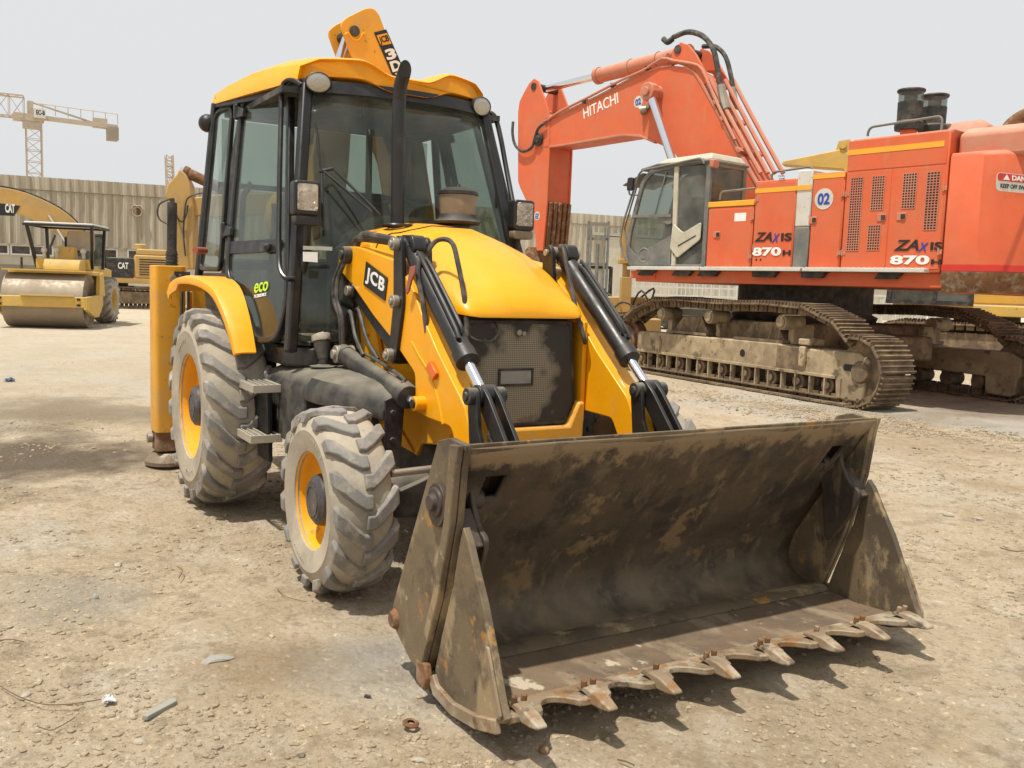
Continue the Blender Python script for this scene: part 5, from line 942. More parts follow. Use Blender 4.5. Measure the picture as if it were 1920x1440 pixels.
# lettering on the side (x runs backwards in the picture, so text runs along -x)
TX, TZ = V(-1, 0, 0), V(0, 0, 1)
def htext(name, s, m, par, px0, py0, px1, py1, off=1.966, **k):
    a = HP(px0, py1, off); b = HP(px1, py1, off); c = HP(px0, py0, off); return text(name, s, M[m], par, V(a.x, off, (a.z)), TX, TZ, abs(c.z-a.z), abs(a.x-b.x), **k)
for par, x0, x1, yb in ((b2, 1414, 1483, 0), (b4, 1674, 1768, 0)):
    if par is b2:
        htext('model_lettering', 'ZA', 'decal_black', par, 1414, 436, 1447, 453, bold=.02, shear=.3); htext('model_lettering', 'X', 'blue', par, 1447, 438, 1461, 454, bold=.02, shear=.3); htext('model_lettering', 'IS', 'decal_black', par, 1464, 437, 1484, 452, bold=.03)
        htext('model_lettering', '870', 'white', par, 1410, 464, 1464, 480, bold=.04); htext('model_lettering', 'H', 'decal_black', par, 1467, 469, 1482, 479, bold=.04)
    else:
        htext('model_lettering', 'ZA', 'decal_black', par, 1675, 450, 1722, 470, bold=.02, shear=.3); htext('model_lettering', 'X', 'blue', par, 1721, 455, 1740, 471, bold=.02, shear=.3); htext('model_lettering', 'IS', 'decal_black', par, 1744, 454, 1766, 469, bold=.03)
        htext('model_lettering', '870', 'white', par, 1668, 479, 1742, 496, bold=.04); htext('model_lettering', 'H', 'decal_black', par, 1745, 486, 1764, 496, bold=.04)
for par, x, zs_ in ((b4, -1.905, (2.3, 3.2)), (b4, -3.42, (2.3, 3.2)), (b3, -1.83, (2.3, 3.2)), (b1, -.16, (2.25, 2.9)), (b2, -.24, (2.4, 3.2))):
    for z in zs_: bm = B(); cyl(bm, (x, 1.965, z-.05), (x, 1.965, z+.05), .016, 10); box(bm, (x-.02, 1.962, z), (.06, .01, .07)); obj('hinge', bm, M['orange_pale'], par)
htext('tank_lettering', 'TANK', 'decal_black', b2, 1460, 334, 1472, 337, bold=.01); htext('tank_lettering', 'FUEL', 'decal_black', b2, 1460, 329, 1472, 332, bold=.01)
for px in (1418, 1426): bm = B(); p = HP(px, 487, 1.96); cyl(bm, (p.x, 1.957, p.z), (p.x, 1.962, p.z), .018, 12); obj('drain_hole', bm, M['decal_black'], b2)
def roundel(par, px, py, off, r, xd=TX, rz_=0):
    c = HP(px, py, off); bm = B(); lathe(bm, [(0, 0), (r*.86, 0)], c, (0, 1, 0), 32); 
    for v in bm.verts: v.co.x = c.x+(v.co.x-c.x)
    bmesh.ops.translate(bm, vec=(0, .005, 0), verts=bm.verts)
    bm2 = B(); lathe(bm2, [(0, 0), (r, 0), (r, .004), (0, .004)], c, (0, 1, 0), 36); bm.free(); d = obj('fleet_number', bm2, M['whitepaint'], par)
    X = V(-math.cos(rz_), 0, math.sin(rz_)); Z = V(math.sin(rz_), 0, math.cos(rz_))
    text('fleet_lettering', '02', M['blue'], d, c+V(0, .007, 0)-X*r*.66-Z*r*.55, X, Z, r*1.1, r*1.3, bold=.03)
roundel(b3, 1545, 373, 1.96, .165)
# counterweight
cwp = [(-3.475, 1.95), (-3.95, 1.95), (-4.2, 1.88), (-4.5, 1.55), (-4.66, 1.0), (-4.72, .3), (-4.72, -.3), (-4.66, -1.0), (-4.5, -1.55), (-4.2, -1.88), (-3.95, -1.95), (-3.475, -1.95)]
bm = B(); loft(bm, [[(x+(.18 if x < -3.5 else 0), y*.97, 1.72) for x, y in cwp], [(x+(.02 if x < -3.5 else 0), y, 1.95) for x, y in cwp], [(x, y, 2.1) for x, y in cwp], [(x, y, 3.62) for x, y in cwp], [(x+(.06 if x < -3.5 else 0), y*.98, 3.68) for x, y in cwp]]); cw = obj('counterweight', bm, M['orange'], EX, bev=.02, ang=50)
bm = B(); loft(bm, [[(x-.004 if x < -3.5 else x, y*1.003, 2.03) for x, y in cwp], [(x-.004 if x < -3.5 else x, y*1.003, 2.12) for x, y in cwp]]); obj('red_band', bm, M['red'], cw, ang=50)
bm = B(); loft(bm, [[(x+(.175 if x < -3.5 else 0), y*.975, 1.73) for x, y in cwp], [(x+(.012 if x < -3.5 else 0), y*1.001, 1.93) for x, y in cwp], [(x-.003 if x < -3.5 else x, y*1.002, 2.02) for x, y in cwp]]); obj('scraped_skirt', bm, M['rust'], cw, ang=50)
bm = B(); prism(bm, [(-3.5, y, z) for y, z in [(-1.8, 3.6), (-1.8, 3.95), (-1.6, 4.05), (1.6, 4.05), (1.8, 3.95), (1.8, 3.6)]], (-.95, 0, 0)); obj('rear_cowl', bm, M['orange_pale'], b4, bev=.05)
# danger sign on the rear, lying on the curved face between its 3rd and 4th corner
A_, B_ = V(-4.2, 1.88, 0), V(-4.5, 1.55, 0); C2_ = V(-4.66, 1.0, 0); dn = (C2_-B_).normalized(); nn_ = V(dn.y, -dn.x, 0)
if nn_.x > 0: nn_ = -nn_
s0 = toH(PN(1866, 357, HC+HF*B_.x+HS*B_.y, HF*nn_.x+HS*nn_.y)); s1 = toH(PN(1866, 322, HC+HF*B_.x+HS*B_.y, HF*nn_.x+HS*nn_.y)); hh = s1.z-s0.z; wl = .95
bm = B(); prism(bm, round_poly([s0+nn_*.003, s0+dn*wl+nn_*.003, s0+dn*wl+V(0, 0, hh)+nn_*.003, s0+V(0, 0, hh)+nn_*.003], .08), nn_*.004); ds = obj('warning_sign', bm, M['whitepaint'], cw)
bm = B(); prism(bm, round_poly([s0+nn_*.007+V(0, 0, hh*.55)+dn*.015, s0+dn*(wl-.015)+V(0, 0, hh*.55)+nn_*.007, s0+dn*(wl-.015)+V(0, 0, hh*.96)+nn_*.007, s0+V(0, 0, hh*.96)+nn_*.007+dn*.015], .06), nn_*.002); obj('sign_header', bm, M['red'], ds)
text('sign_lettering', 'DANGER', M['white'], ds, s0+nn_*.0115+dn*.28+V(0, 0, hh*.62), dn, TZ, hh*.28, .5, bold=.03)
bm = B(); prism(bm, [s0+nn_*.010+dn*.12+V(0, 0, hh*.62), s0+nn_*.010+dn*.24+V(0, 0, hh*.62), s0+nn_*.010+dn*.18+V(0, 0, hh*.92)], nn_*.002); obj('sign_triangle', bm, M['white'], ds)
text('sign_lettering', 'KEEP OFF SWING AREA', M['decal_black'], ds, s0+nn_*.0095+dn*.08+V(0, 0, hh*.17), dn, TZ, hh*.24, .8, bold=.02)
# ---- things on top
for px, pyb, pyt, off in ((1703, 250, 168, 1.25), (1748, 252, 178, .75)):
    c = HP(px, pyb, off); c.z = 4.0; c2 = HP(px, pyt, off); h = c2.z-4.0; r = .19
    bm = B(); lathe(bm, [(.12, -.02), (.12, .22), (.10, .22)], c, (0, 0, 1), 28); fl = obj('intake_stem', bm, M['orange'], EX)
    bm = B(); lathe(bm, [(.0, .18), (r*1.08, .19), (r*1.12, .24), (r*1.1, .30), (r*.95, .33), (r*.97, h-.20), (0, h-.20)], c, (0, 0, 1), 32); obj('filter_bowl', bm, M['grey'] if 0 else M['black_dusty'], fl)
    bm = B(); lathe(bm, [(r*.93, h-.20), (r*.95, h-.05), (r*.5, h-.05)], c, (0, 0, 1), 28); obj('filter_band', bm, M['glass2'], fl)
    bm = B(); lathe(bm, [(0, h-.055), (r*1.02, h-.055), (r*1.1, h-.03), (r*1.05, h-.01), (r*.5, h+.01), (0, h+.012)], c, (0, 0, 1), 32); cyl(bm, c+V(0, 0, h-.2), c+V(0, 0, h-.05), r*.5, 16); obj('filter_cap', bm, M['black_dusty'], fl)
bm = B(); c = HP(1800, 250, .2); ring = []
for x in (c.x+.45, c.x+.35, c.x-.35, c.x-.5): k = .75 if x > c.x+.4 or x < c.x-.45 else 1; ring.append([(x, c.y+.0+.55*k*math.cos(t), 4.0+.42*k*math.sin(t)) for t in [PI*i/14 for i in range(15)]])
loft(bm, ring); obj('muffler_cover', bm, M['orange_pale'], EX, bev=.03, ang=60)
bm = B(); c = HP(1888, 262, .3); tube(bm, [(c.x, c.y, 3.98), (c.x, c.y, 4.18), (c.x-.10, c.y-.02, 4.32), (c.x-.30, c.y-.03, 4.42), (c.x-.55, c.y-.03, 4.52)], .115, 20, 4); obj('exhaust_pipe', bm, M['rust'], EX)
def rail(pts, r=.019, name='hand_rail'): bm = B(); tube(bm, pts, r, 8); return obj(name, bm, M['grey'], EX)
a, b = HP(1626, 252, 1.7), HP(1766, 236, 1.7); rail(round_poly([V(a.x, 1.7, 4.0), V(a.x-.02, 1.7, 4.22), V(b.x, 1.7, 4.26), V(b.x, 1.7, 4.0)], .09)[4:-3])
a, b = HP(1447, 330, 1.6), HP(1523, 322, 1.6); rail(round_poly([V(a.x, 1.6, 3.45), V(a.x, 1.6, 3.68), V(b.x, 1.6, 3.72), V(b.x, 1.6, 3.5)], .08)[4:-3])
a, b = HP(1349, 380, 1.85), HP(1414, 352, 1.85); rail(round_poly([V(a.x, 1.85, 3.18), V(a.x-.02, 1.85, 3.38), V(b.x, 1.85, 3.40), V(b.x-.1, 1.5, 3.40)], .06)[4:])
# ---- cab
cz0, cz1 = 2.06, 4.0
sil = [(.82, 2.06), (.82, 3.88), (.95, 3.94), (1.6, 3.92), (2.18, 3.84), (2.38, 3.66), (2.66, 2.75), (2.70, 2.4), (2.60, 2.06)]
for y in (1.93, .93):
    bm = B(); bar(bm, [(x, y, z) for x, z in round_poly([V(p[0], p[1], 0) for p in sil], .12) and [(q.x, q.y) for q in round_poly([V(p[0], p[1], 0) for p in sil], .12)]], .09, .06, (0, 1, 0), True)
    cf = obj('cab_frame', bm, M['grey'], EX, bev=.012)
    bm = B(); bar(bm, [(1.52, y, 2.08), (1.56, y, 3.88)], .10, .065, (0, 1, 0)); obj('door_pillar', bm, M['cream'], cf, bev=.01)
    bm = B(); prism(bm, xz([(.84, 2.1), (.84, 3.86), (1.6, 3.88), (2.16, 3.80), (2.35, 3.63), (2.62, 2.74), (2.66, 2.4), (2.56, 2.1)], y-.01), (0, .006, 0)); obj('side_glass', bm, M['glass2'], cf)
yy = 1.955
bm = B(); prism(bm, xz([(2.64, 2.09), (2.66, 2.45), (2.45, 2.28), (1.60, 2.64), (1.58, 2.09)], yy), (0, .012, 0)); obj('door_skirt', bm, M['grey'], cf, bev=.006)
c = HP(1208, 479, yy); bm = B(); lathe(bm, [(.13, 0), (.15, .01), (.13, .02), (.11, .005), (0, .004)], (c.x, yy, c.z), (0, 1, 0), 28); prism(bm, xz([(c.x+.06, c.z-.06), (c.x, c.z+.09), (c.x-.06, c.z-.06)], yy+.005), (0, .015, 0)); obj('side_vent', bm, M['grey'], cf)
bm = B(); prism(bm, round_poly(xz([(1.56, 2.86), (1.30, 2.68), (.90, 2.86), (.90, 2.55), (1.42, 2.22), (1.60, 2.40)], yy), .05), (0, .03, 0)); obj('door_moulding', bm, M['cream'], cf, bev=.012)
bm = B(); bar(bm, [(1.0, yy+.03, 2.62), (1.40, yy+.03, 2.44)], .02, .012, (0, 1, 0)); 
for k in range(3): bar(bm, smooth_path([(1.60-.03*k, yy+.02, 2.84), (1.575-.03*k, yy+.02, 2.55), (1.50-.03*k, yy+.02, 2.27)], 4), .012, .012, (0, 1, 0))
obj('moulding_groove', bm, M['decal_black'], cf)
bm = B(); bar(bm, [(2.60, 1.95, 3.02), (1.62, 1.95, 3.0)], .05, .04, (0, 1, 0)); bar(bm, [(2.05, 1.95, 3.0), (1.80, 1.95, 3.80)], .02, .02, (0, 1, 0)); obj('window_bar', bm, M['grey'], cf)
bm = B(); prism(bm, xz([(2.55, 2.99), (2.0, 2.99), (1.72, 2.84), (1.62, 2.86), (1.62, 3.0)], 1.935), (0, .01, 0)); obj('door_lining', bm, M['grey'], cf)
bm = B(); box2(bm, (.80, 1.0, 2.12), (.81, 1.88, 3.84)); obj('rear_glass', bm, M['glass2'], cf); bm = B(); bar(bm, [(.80, .96, 2.1), (.80, .96, 3.88), (.80, 1.93, 3.88), (.80, 1.93, 2.1)], .07, .06, (1, 0, 0), True); obj('rear_frame', bm, M['grey'], cf, bev=.01)
bm = B(); prism(bm, [(.74, .88, 3.90), (.74, 1.99, 3.90), (2.0, 1.99, 3.92), (2.45, 1.95, 3.86), (2.45, .92, 3.86), (2.0, .88, 3.92)], (0, 0, .05)); rfc = obj('cab_roof', bm, M['grey'], EX, bev=.02)
bm = B(); loft(bm, [[(.76, .92, 3.95), (.76, 1.95, 3.95), (2.2, 1.93, 3.93), (2.3, .95, 3.93)], [(.84, 1.0, 4.08), (.84, 1.86, 4.08), (1.9, 1.85, 4.06), (2.0, 1.02, 4.06)]]); obj('roof_cap', bm, M['cream'], rfc, bev=.03)
bm = B(); prism(bm, [(2.40, .95, 3.80), (2.40, 1.95, 3.80), (2.95, 1.90, 3.62), (2.95, 1.0, 3.62)], (0, 0, .03)); obj('sun_visor', bm, M['grey'], rfc, bev=.01)
bm = B(); tube(bm, round_poly([V(2.62, 2.0, 2.08), V(2.86, 2.0, 2.5), V(2.80, 2.0, 2.9), V(2.42, 2.0, 3.86), V(.95, 2.0, 3.98), V(.86, 2.0, 3.84)], .12)[4:-3], .02, 8); tube(bm, [(2.62, 1.95, 2.1), (2.80, 1.95, 2.8), (2.52, 1.95, 3.6)], .016, 8); obj('guard_rail', bm, M['grey'], cf)
bm = B(); a = HP(1184, 346, 2.05); prism(bm, round_poly([V(a.x+.07, 2.05, a.z+.13), V(a.x-.08, 2.05, a.z+.13), V(a.x-.07, 2.05, a.z-.12), V(a.x+.08, 2.05, a.z-.12)], .05), (0, .05, 0)); mr_ = obj('mirror', bm, M['black'], EX, bev=.012)
bm = B(); tube(bm, [(a.x+.05, 2.06, a.z-.1), (a.x+.03, 2.04, a.z-.19), (a.x-.14, 2.0, a.z-.20)], .016, 8, 3); obj('mirror_arm', bm, M['grey'], mr_)
bm = B(); box(bm, (1.35, 1.4, 2.9), (.16, .55, .9)); box(bm, (1.6, 1.4, 2.5), (.6, .55, .2)); box(bm, (2.2, 1.15, 2.6), (.3, .3, .9)); obj('seat', bm, M['interior'], EX, bev=.05, seg=3)
bm = B(); a = HP(1404, 300, 1.95); box(bm, (.70, a.y, a.z), (.1, .16, .14)); obj('rear_lamp', bm, M['orange_pale'], EX, bev=.02)
# ---- boom, stick, rams
BO = .36
bpx = [(1260, 123), (1237, 126), (1200, 139), (1122, 180), (1052, 214), (1026, 222), (1008, 245), (1003, 262), (1018, 277), (1055, 272), (1120, 261), (1169, 253), (1200, 255), (1228, 267), (1258, 280)]
bl = [HP(x, y, BO) for x, y in bpx]; rt = [HP(x, y, BO) for x, y in [(1378, 274), (1344, 207), (1315, 155), (1302, 135), (1283, 125)]]
OL = bl+[V(2.2, BO, 3.6), V(1.2, BO, 2.5), V(.55, BO, 2.3), V(.35, BO, 2.6), V(.45, BO, 3.0)]+rt
bm = B(); prism(bm, OL, (0, -2*BO, 0)); bom = obj('boom', bm, M['orange'], EX, bev=.02, ang=30)
ce = V(0, 0, 0)
for q in OL: ce += q/len(OL)
bm = B(); bar(bm, [V(q.x, BO-.03, q.z) for q in bl[:14]], .045, .10, (0, 1, 0)); bar(bm, [V(q.x, BO-.03, q.z) for q in [OL[-6]]+rt], .05, .10, (0, 1, 0)); obj('boom_flange', bm, M['orange_pale'], bom, bev=.006)
br = [HP(x, y, BO) for x, y in [(1256, 118), (1262, 92), (1276, 79), (1290, 84), (1304, 101), (1330, 150), (1318, 160), (1296, 128), (1270, 120)]]
bm = B()
for dy in (0, -2*BO+.06): prism(bm, [q+V(0, dy, 0) for q in br], (0, -.06, 0))
obj('ram_bracket', bm, M['orange'], bom, bev=.008)
st = [HP(x, y, BO+.02) for x, y in [(1001, 147), (992, 156), (983, 172), (974, 190), (971, 210), (971, 340), (975, 352), (988, 380), (1003, 440), (1006, 470), (1018, 470), (1022, 420), (1026, 376), (1030, 280), (1030, 235), (1028, 207), (1021, 186), (1009, 152)]]
bm = B()
T_ = .05
prism(bm, st, (0, -T_, 0)); prism(bm, [q-V(0, 2*BO+.04-T_, 0) for q in st], (0, -T_, 0))
lw = [HP(x, y, BO+.01) for x, y in [(990, 200), (972, 225), (972, 345), (989, 380), (1004, 440), (1007, 468), (1017, 468), (1021, 420), (1025, 376), (1029, 285), (1028, 240), (1015, 215)]]
prism(bm, [q-V(0, .06, 0) for q in lw], (0, -2*BO+.06, 0)); stk = obj('stick', bm, M['orange'], EX, bev=.01)
bm = B(); w0 = HP(1026, 376, BO); w1 = HP(1018, 470, BO)
for k in range(5): y = BO-.06-.15*k; prism(bm, [V(w0.x+.02, y, w0.z), V(w0.x-.05, y, w0.z-.05), V(w1.x-.05, y, w1.z), V(w1.x+.03, y, w1.z)], (0, -.09, 0))
obj('wear_bars', bm, M['rust'], stk, bev=.01)
bm = B(); p = HP(1011, 262, BO+.03); cyl(bm, p, p+V(0, .06, 0), .15, 24); cyl(bm, p, p+V(0, .09, 0), .09, 20); obj('stick_pivot', bm, M['black_dusty'], stk, bev=.01)
ra, rb_ = HP(1271, 93, .36), HP(1000, 162, .40)
ar = ram('arm_ram', V(ra.x, 0, ra.z), V(rb_.x, 0, rb_.z), .165, .085, .60, EX, M['orange_pale'])
dd = (V(rb_.x, 0, rb_.z)-V(ra.x, 0, ra.z)); bm = B()
for f in (.18, .36, .58): c = V(ra.x, 0, ra.z)+dd*f; cyl(bm, c, c+dd.normalized()*.05, .185, 24)
obj('ram_band', bm, M['orange_pale'], ar)
bm = B(); pin(bm, (ra.x, ra.z), .09, -.38, .38); obj('ram_pin', bm, M['black_dusty'], ar); bm = B(); pin(bm, (rb_.x, rb_.z), .09, -.40, .40); obj('ram_pin', bm, M['black_dusty'], ar)
# boom rams either side
for s in (1, -1):
    ta, tb = HP(1217, 172, .62), HP(1285, 310, .72); 
    bm = B(); cyl(bm, (ta.x, s*.34, ta.z), (ta.x, s*.60, ta.z), .16, 24, .14); cyl(bm, (ta.x, s*.5, ta.z), (ta.x, s*.70, ta.z), .19, 10); cyl(bm, (ta.x, s*.70, ta.z), (ta.x, s*.75, ta.z), .09, 12); bb_ = obj('boom_ram_boss', bm, M['orange_pale'], bom, bev=.015)
    ram('boom_ram', V(1.9, s*.64, 2.35), V(ta.x, s*.60, ta.z), .15, .085, .42, EX, M['orange_pale'])
bm = B(); p = HP(1213, 204, BO+.03); cyl(bm, p, p+V(.12, .05, -.03), .07, 14, .10); box(bm, p+V(-.05, 0, .05), (.1, .1, .1)); obj('boom_lamp', bm, M['steel'], bom)
def hpipe(pts, r, m, nm='boom_pipe', n=8, sm=5):
    bm = B(); tube(bm, [HP(x, y, o_) for x, y, o_ in pts], r, n, sm); return obj(nm, bm, M[m], bom)
for k, o_ in enumerate((.30, .14, -.02, -.20)):
    dx_ = 9+(.36-o_)*85; hpipe([(x+dx_, y-5, o_) for x, y in ((1318, 155), (1344, 205), (1378, 268), (1412, 330))], .045, 'orange_pale', sm=3)
hpipe([(1262, 70, .25), (1290, 60, .25), (1318, 68, .25), (1337, 92, .28), (1345, 125, .28), (1351, 165, .28)], .055, 'hose', 'boom_hose'); hpipe([(1318, 87, -.1), (1342, 88, -.1), (1360, 106, -.1), (1370, 140, -.1), (1375, 172, -.1)], .048, 'hose', 'boom_hose')
hpipe([(1244, 73, .3), (1252, 79, .3), (1262, 72, .25)], .06, 'black_dusty', 'hose_end'); hpipe([(1352, 160, .28), (1356, 185, .28), (1362, 205, .28)], .085, 'steel', 'hose_end'); hpipe([(1372, 165, -.1), (1375, 182, -.1), (1379, 200, -.1)], .075, 'steel', 'hose_end')
hpipe([(1022, 228, .40), (1052, 208, .40), (1100, 184, .40), (1165, 150, .40), (1207, 132, .40), (1241, 110, .40), (1262, 114, .40), (1300, 120, .40), (1316, 130, .40), (1330, 160, .40), (1350, 205, .40), (1378, 262, .40)], .032, 'orange_pale', sm=2)
hpipe([(962, 228, .46), (961, 250, .46), (966, 272, .46), (980, 284, .46), (997, 276, .46), (1004, 255, .46), (1010, 240, .46), (1022, 230, .46)], .035, 'hose', 'stick_hose')
hpipe([(1015+20, 190, .42), (1290, 142, .40)], .0001, 'hose') if 0 else None
for px, py, q in ((1150, 160, 0), (1097, 190, 0), (1215, 128, 0)):
    bm = B(); p = HP(px, py, .36); box(bm, p, (.09, .12, .10)); obj('pipe_clamp', bm, M['black_dusty'], bom, bev=.01)
for px, py in ((1368, 226), (1400, 285), (1355, 195)):
    bm = B(); p = HP(px+4, py, .1); p2 = HP(px+16, py+22, .1); d_ = (p2-p).normalized(); bar(bm, [p+V(0, -.42, 0), p+V(0, .32, 0)], .10, .07, V(-d_.z, 0, d_.x)); obj('pipe_clamp', bm, M['orange_pale'], bom, bev=.01)
a = HP(1095, 223, BO); b = HP(1160, 193, BO); xd = (b-a); text('maker_lettering', 'HITACHI', M['white'], bom, V(a.x, BO+.004, a.z), V(xd.x, 0, xd.z), V(.12, 0, 1), .24, xd.length, bold=.01)
roundel(bom, 1197, 191, BO, .125, rz_=.15); roundel(stk, 1007, 405, BO+.02, .105, rz_=1.35)
# bucket of the big machine at the end of the stick, resting on the ground
sb = HP(1012, 470, 0); bx = sb.x
bm = B(); prof = [(bx-.1, 2.0), (bx-.75, 1.75), (bx-1.15, 1.2), (bx-1.1, .6), (bx-.6, .15), (bx+.1, .05), (bx+.5, .12)]
pr2 = smooth_path([V(x, 0, z) for x, z in prof], 4); pr3 = [V(q.x+.06, 0, q.z+.04) for q in pr2]
prism(bm, [V(q.x, -.85, q.z) for q in pr2]+[V(q.x+.06*(1 if i else 0), -.85, q.z+.05) for i, q in reversed(list(enumerate(pr2)))], (0, 1.7, 0))
for y in (-.85, .80): prism(bm, [V(q.x, y, q.z) for q in pr2]+[V(bx+.35, y, .9), V(bx+.1, y, 1.6)], (0, .05, 0))
for k in range(5): y = -.75+.36*k; prism(bm, [(bx+.45, y, .08), (bx+.8, y+.03, .1), (bx+.8, y+.11, .1), (bx+.45, y+.14, .08)], (0, 0, .07))
obj('rock_bucket', bm, M['rust'], EX, bev=.01)
bm = B(); prism(bm, [(bx+.15, .25, 2.6), (bx-.2, .25, 2.0), (bx-.1, .25, 1.7), (bx+.2, .25, 1.75), (bx+.3, .25, 2.5)], (0, -.5, 0)); obj('bucket_link', bm, M['rust'], EX, bev=.02)
# ================================================================ warehouse
M['clad'] = pmat('dusty_corrugated_cladding', (.40, .35, .265), .8, 0, [((.50, .46, .36), 1.2, .45, .62, .8, (1, 1, .12)), ((.27, .225, .16), 1.6, .5, .66, .6, (1, 1, .10)), ((.60, .56, .46), 3.2, .56, .64, .6, (1, 1, .05))], (), var=.08, vs=.5)
M['creamwall'] = pmat('cream_render', (.55, .51, .41), .9, 0, [((.40, .35, .27), 1.5, .45, .65, .4)], (), var=.06)
M['darkglass'] = pmat('dark_window', (.05, .04, .035), .25, 0, [(DUST, 3, .4, .7, .3)], (), var=.2)
M['netting'] = pmat('grey_block_wall', (.27, .24, .185), .9, 0, [((.34, .31, .25), .7, .45, .65, .6)], (), var=.08)
M['tan'] = pmat('tan_yellow_paint', (.50, .30, .085), .6, 0, [((.40, .29, .15), 2, .4, .7, .6), ('up', DUST, .3, 1, .5), ((.2, .12, .06), 9, .64, .7, .5)], [(40, .06, .004)], var=.08)
M['tan2'] = pmat('dusty_yellow_paint', (.60, .38, .07), .6, 0, [((.42, .32, .18), 2, .4, .7, .5), ('up', DUST, .3, 1, .5), ((.2, .12, .06), 9, .62, .7, .6)], (), var=.08)
M['drum'] = pmat('roller_drum_steel', (.34, .28, .205), .6, .2, [((.26, .21, .15), 2, .4, .65, .5)], (), var=.06)
M['crane'] = pmat('crane_paint', (.45, .38, .30), .7, 0, (), (), var=.1)
M['crane_white'] = pmat('crane_white', (.62, .61, .58), .7, 0, (), (), var=.05)
wa = math.radians(81.22); WU = V(math.cos(wa), math.sin(wa), 0); WN = V(math.sin(wa), -math.cos(wa), 0); W0 = V(-50, 0, 0)
WH = root('warehouse', 'long low warehouse clad in dusty corrugated sheets along the back of the yard', 'warehouse', W0, wa)
# local: x along the wall, -y toward the yard
def WP(px, py): p = PN(px, py, W0, WN)-W0; return V(p.dot(WU), 0, p.z)
bm = B(); x = -34.0; prof = []
rj = random.Random(3)
while x < 62: j1, j2, j3 = rj.uniform(-.02, .02), rj.uniform(-.02, .02), rj.uniform(-.03, .03); prof += [(x, -.02+j1), (x+.10+j2, -.02+j1), (x+.16+j2, -.09+j2), (x+.30+j1, -.09+j1), (x+.36+j1, -.02+j2)]; x += .46+j3
lo_ = [V(a, b-.12, 2.95) for a, b in prof]; md_ = [V(a, b-.12, 5.75) for a, b in prof]; hi_ = [V(a, b-.20, 6.40) for a, b in prof]; h2 = [V(a, b+.0, 5.75) for a, b in prof]
rings = [[bm.verts.new(p) for p in r] for r in (lo_, md_)]; r2 = [[bm.verts.new(p) for p in r] for r in ([q-V(0, .06, 0) for q in md_], hi_, [q+V(0, .5, .02) for q in hi_])]
for A_, B_ in ((rings[0], rings[1]), (r2[0], r2[1]), (r2[1], r2[2])):
    for j in range(len(A_)-1): bm.faces.new((A_[j], A_[j+1], B_[j+1], B_[j]))
obj('cladding', bm, M['clad'], WH, ang=20)
bm = B(); box2(bm, (-34, .0, 0), (62, 22, 6.3)); obj('wall', bm, M['creamwall'], WH)
bm = B(); box2(bm, (-34, -.16, 2.88), (29.5, .05, 2.95)); obj('drip_rail', bm, M['pipe'], WH)
def window(x0, x1):
    bm = B(); bar(bm, [(x0, -.03, 2.40), (x1, -.03, 2.40), (x1, -.03, 2.86), (x0, -.03, 2.86)], .08, .08, (0, 1, 0), True); wf_ = obj('window', bm, M['white'], WH); bm = B(); box2(bm, (x0, -.02, 2.40), (x1, -.01, 2.86)); obj('pane', bm, M['darkglass'], wf_)
p0 = WP(21, 465).x; p1 = WP(240, 470).x
for k in range(-6, 5): window(p0+k*1.03, p0+k*1.03+.90)
for k in range(0, 3): window(p1+k*1.0, p1+k*1.0+.86)
for k in range(8, 16): window(p1+k*1.0, p1+k*1.0+.86)
f = WP(257, 397); bm = B(); lathe(bm, [(.24, .3), (.27, 0), (.27, -.14), (.23, -.14), (.20, -.05), (.20, -.02), (0, -.02)], (f.x, -.15, f.z), (0, 1, 0), 24); prism(bm, [(f.x-.32, -.42, f.z+.12), (f.x-.2, -.42, f.z+.33), (f.x+.2, -.42, f.z+.33), (f.x+.32, -.42, f.z+.12), (f.x+.28, -.42, f.z+.10), (f.x+.17, -.42, f.z+.28), (f.x-.17, -.42, f.z+.28), (f.x-.28, -.42, f.z+.10)], (0, .3, 0)); fv = obj('fan_vent', bm, M['creamwall'], WH)
bm = B(); lathe(bm, [(0, 0), (.19, 0)], (f.x, -.19, f.z), (0, 1, 0), 20); obj('fan_blades', bm, M['rust'], fv)
a, b = WP(1133, 446), WP(1230, 450); bm = B(); box2(bm, (WP(1100, 440).x, -.42, a.z+.12), (b.x+2, -.2, a.z+.32)); dr_ = obj('door_rail', bm, M['pipe'], WH)
bm = B(); box2(bm, (a.x, -.32, .05), (a.x+5.5, -.24, a.z)); bar(bm, [(a.x, -.34, .1), (a.x, -.34, a.z), (a.x+5.5, -.34, a.z), (a.x+5.5, -.34, .1)], .12, .06, (0, 1, 0)); obj('sliding_door', bm, M['creamwall'], WH)
# low wall at the left in front of the warehouse
c0 = P(92, 566, 2, 0); k = 46/(-c0.x) if c0.x < 0 else 1
bm = B(); pw = [(-45.5, -14), (-45.5, 1.6)]; box2(bm, (-45.6, -16, 0), (-45.4, 1.7, 1.85)); pwl = obj('boundary_wall', bm, M['netting']); tag(pwl, 'low plain grey wall at the far left between the roller and the warehouse', 'wall')
for px, lab in ((41, 'thin dark post sticking up beside the low grey wall, left of the roller canopy'), (83, 'thin leaning pole by the low grey wall nearer the roller canopy')):
    q = P(px, 518, 0, -44.5); bm = B(); tube(bm, [(q.x, q.y, 0), (q.x, q.y, 2.0), (q.x, q.y+(.5 if px > 60 else 0), 2.4+(.9 if px > 60 else -.2))], .05, 8); tag(obj('pole', bm, M['black_dusty']), lab, 'pole', 'poles by the low grey wall')
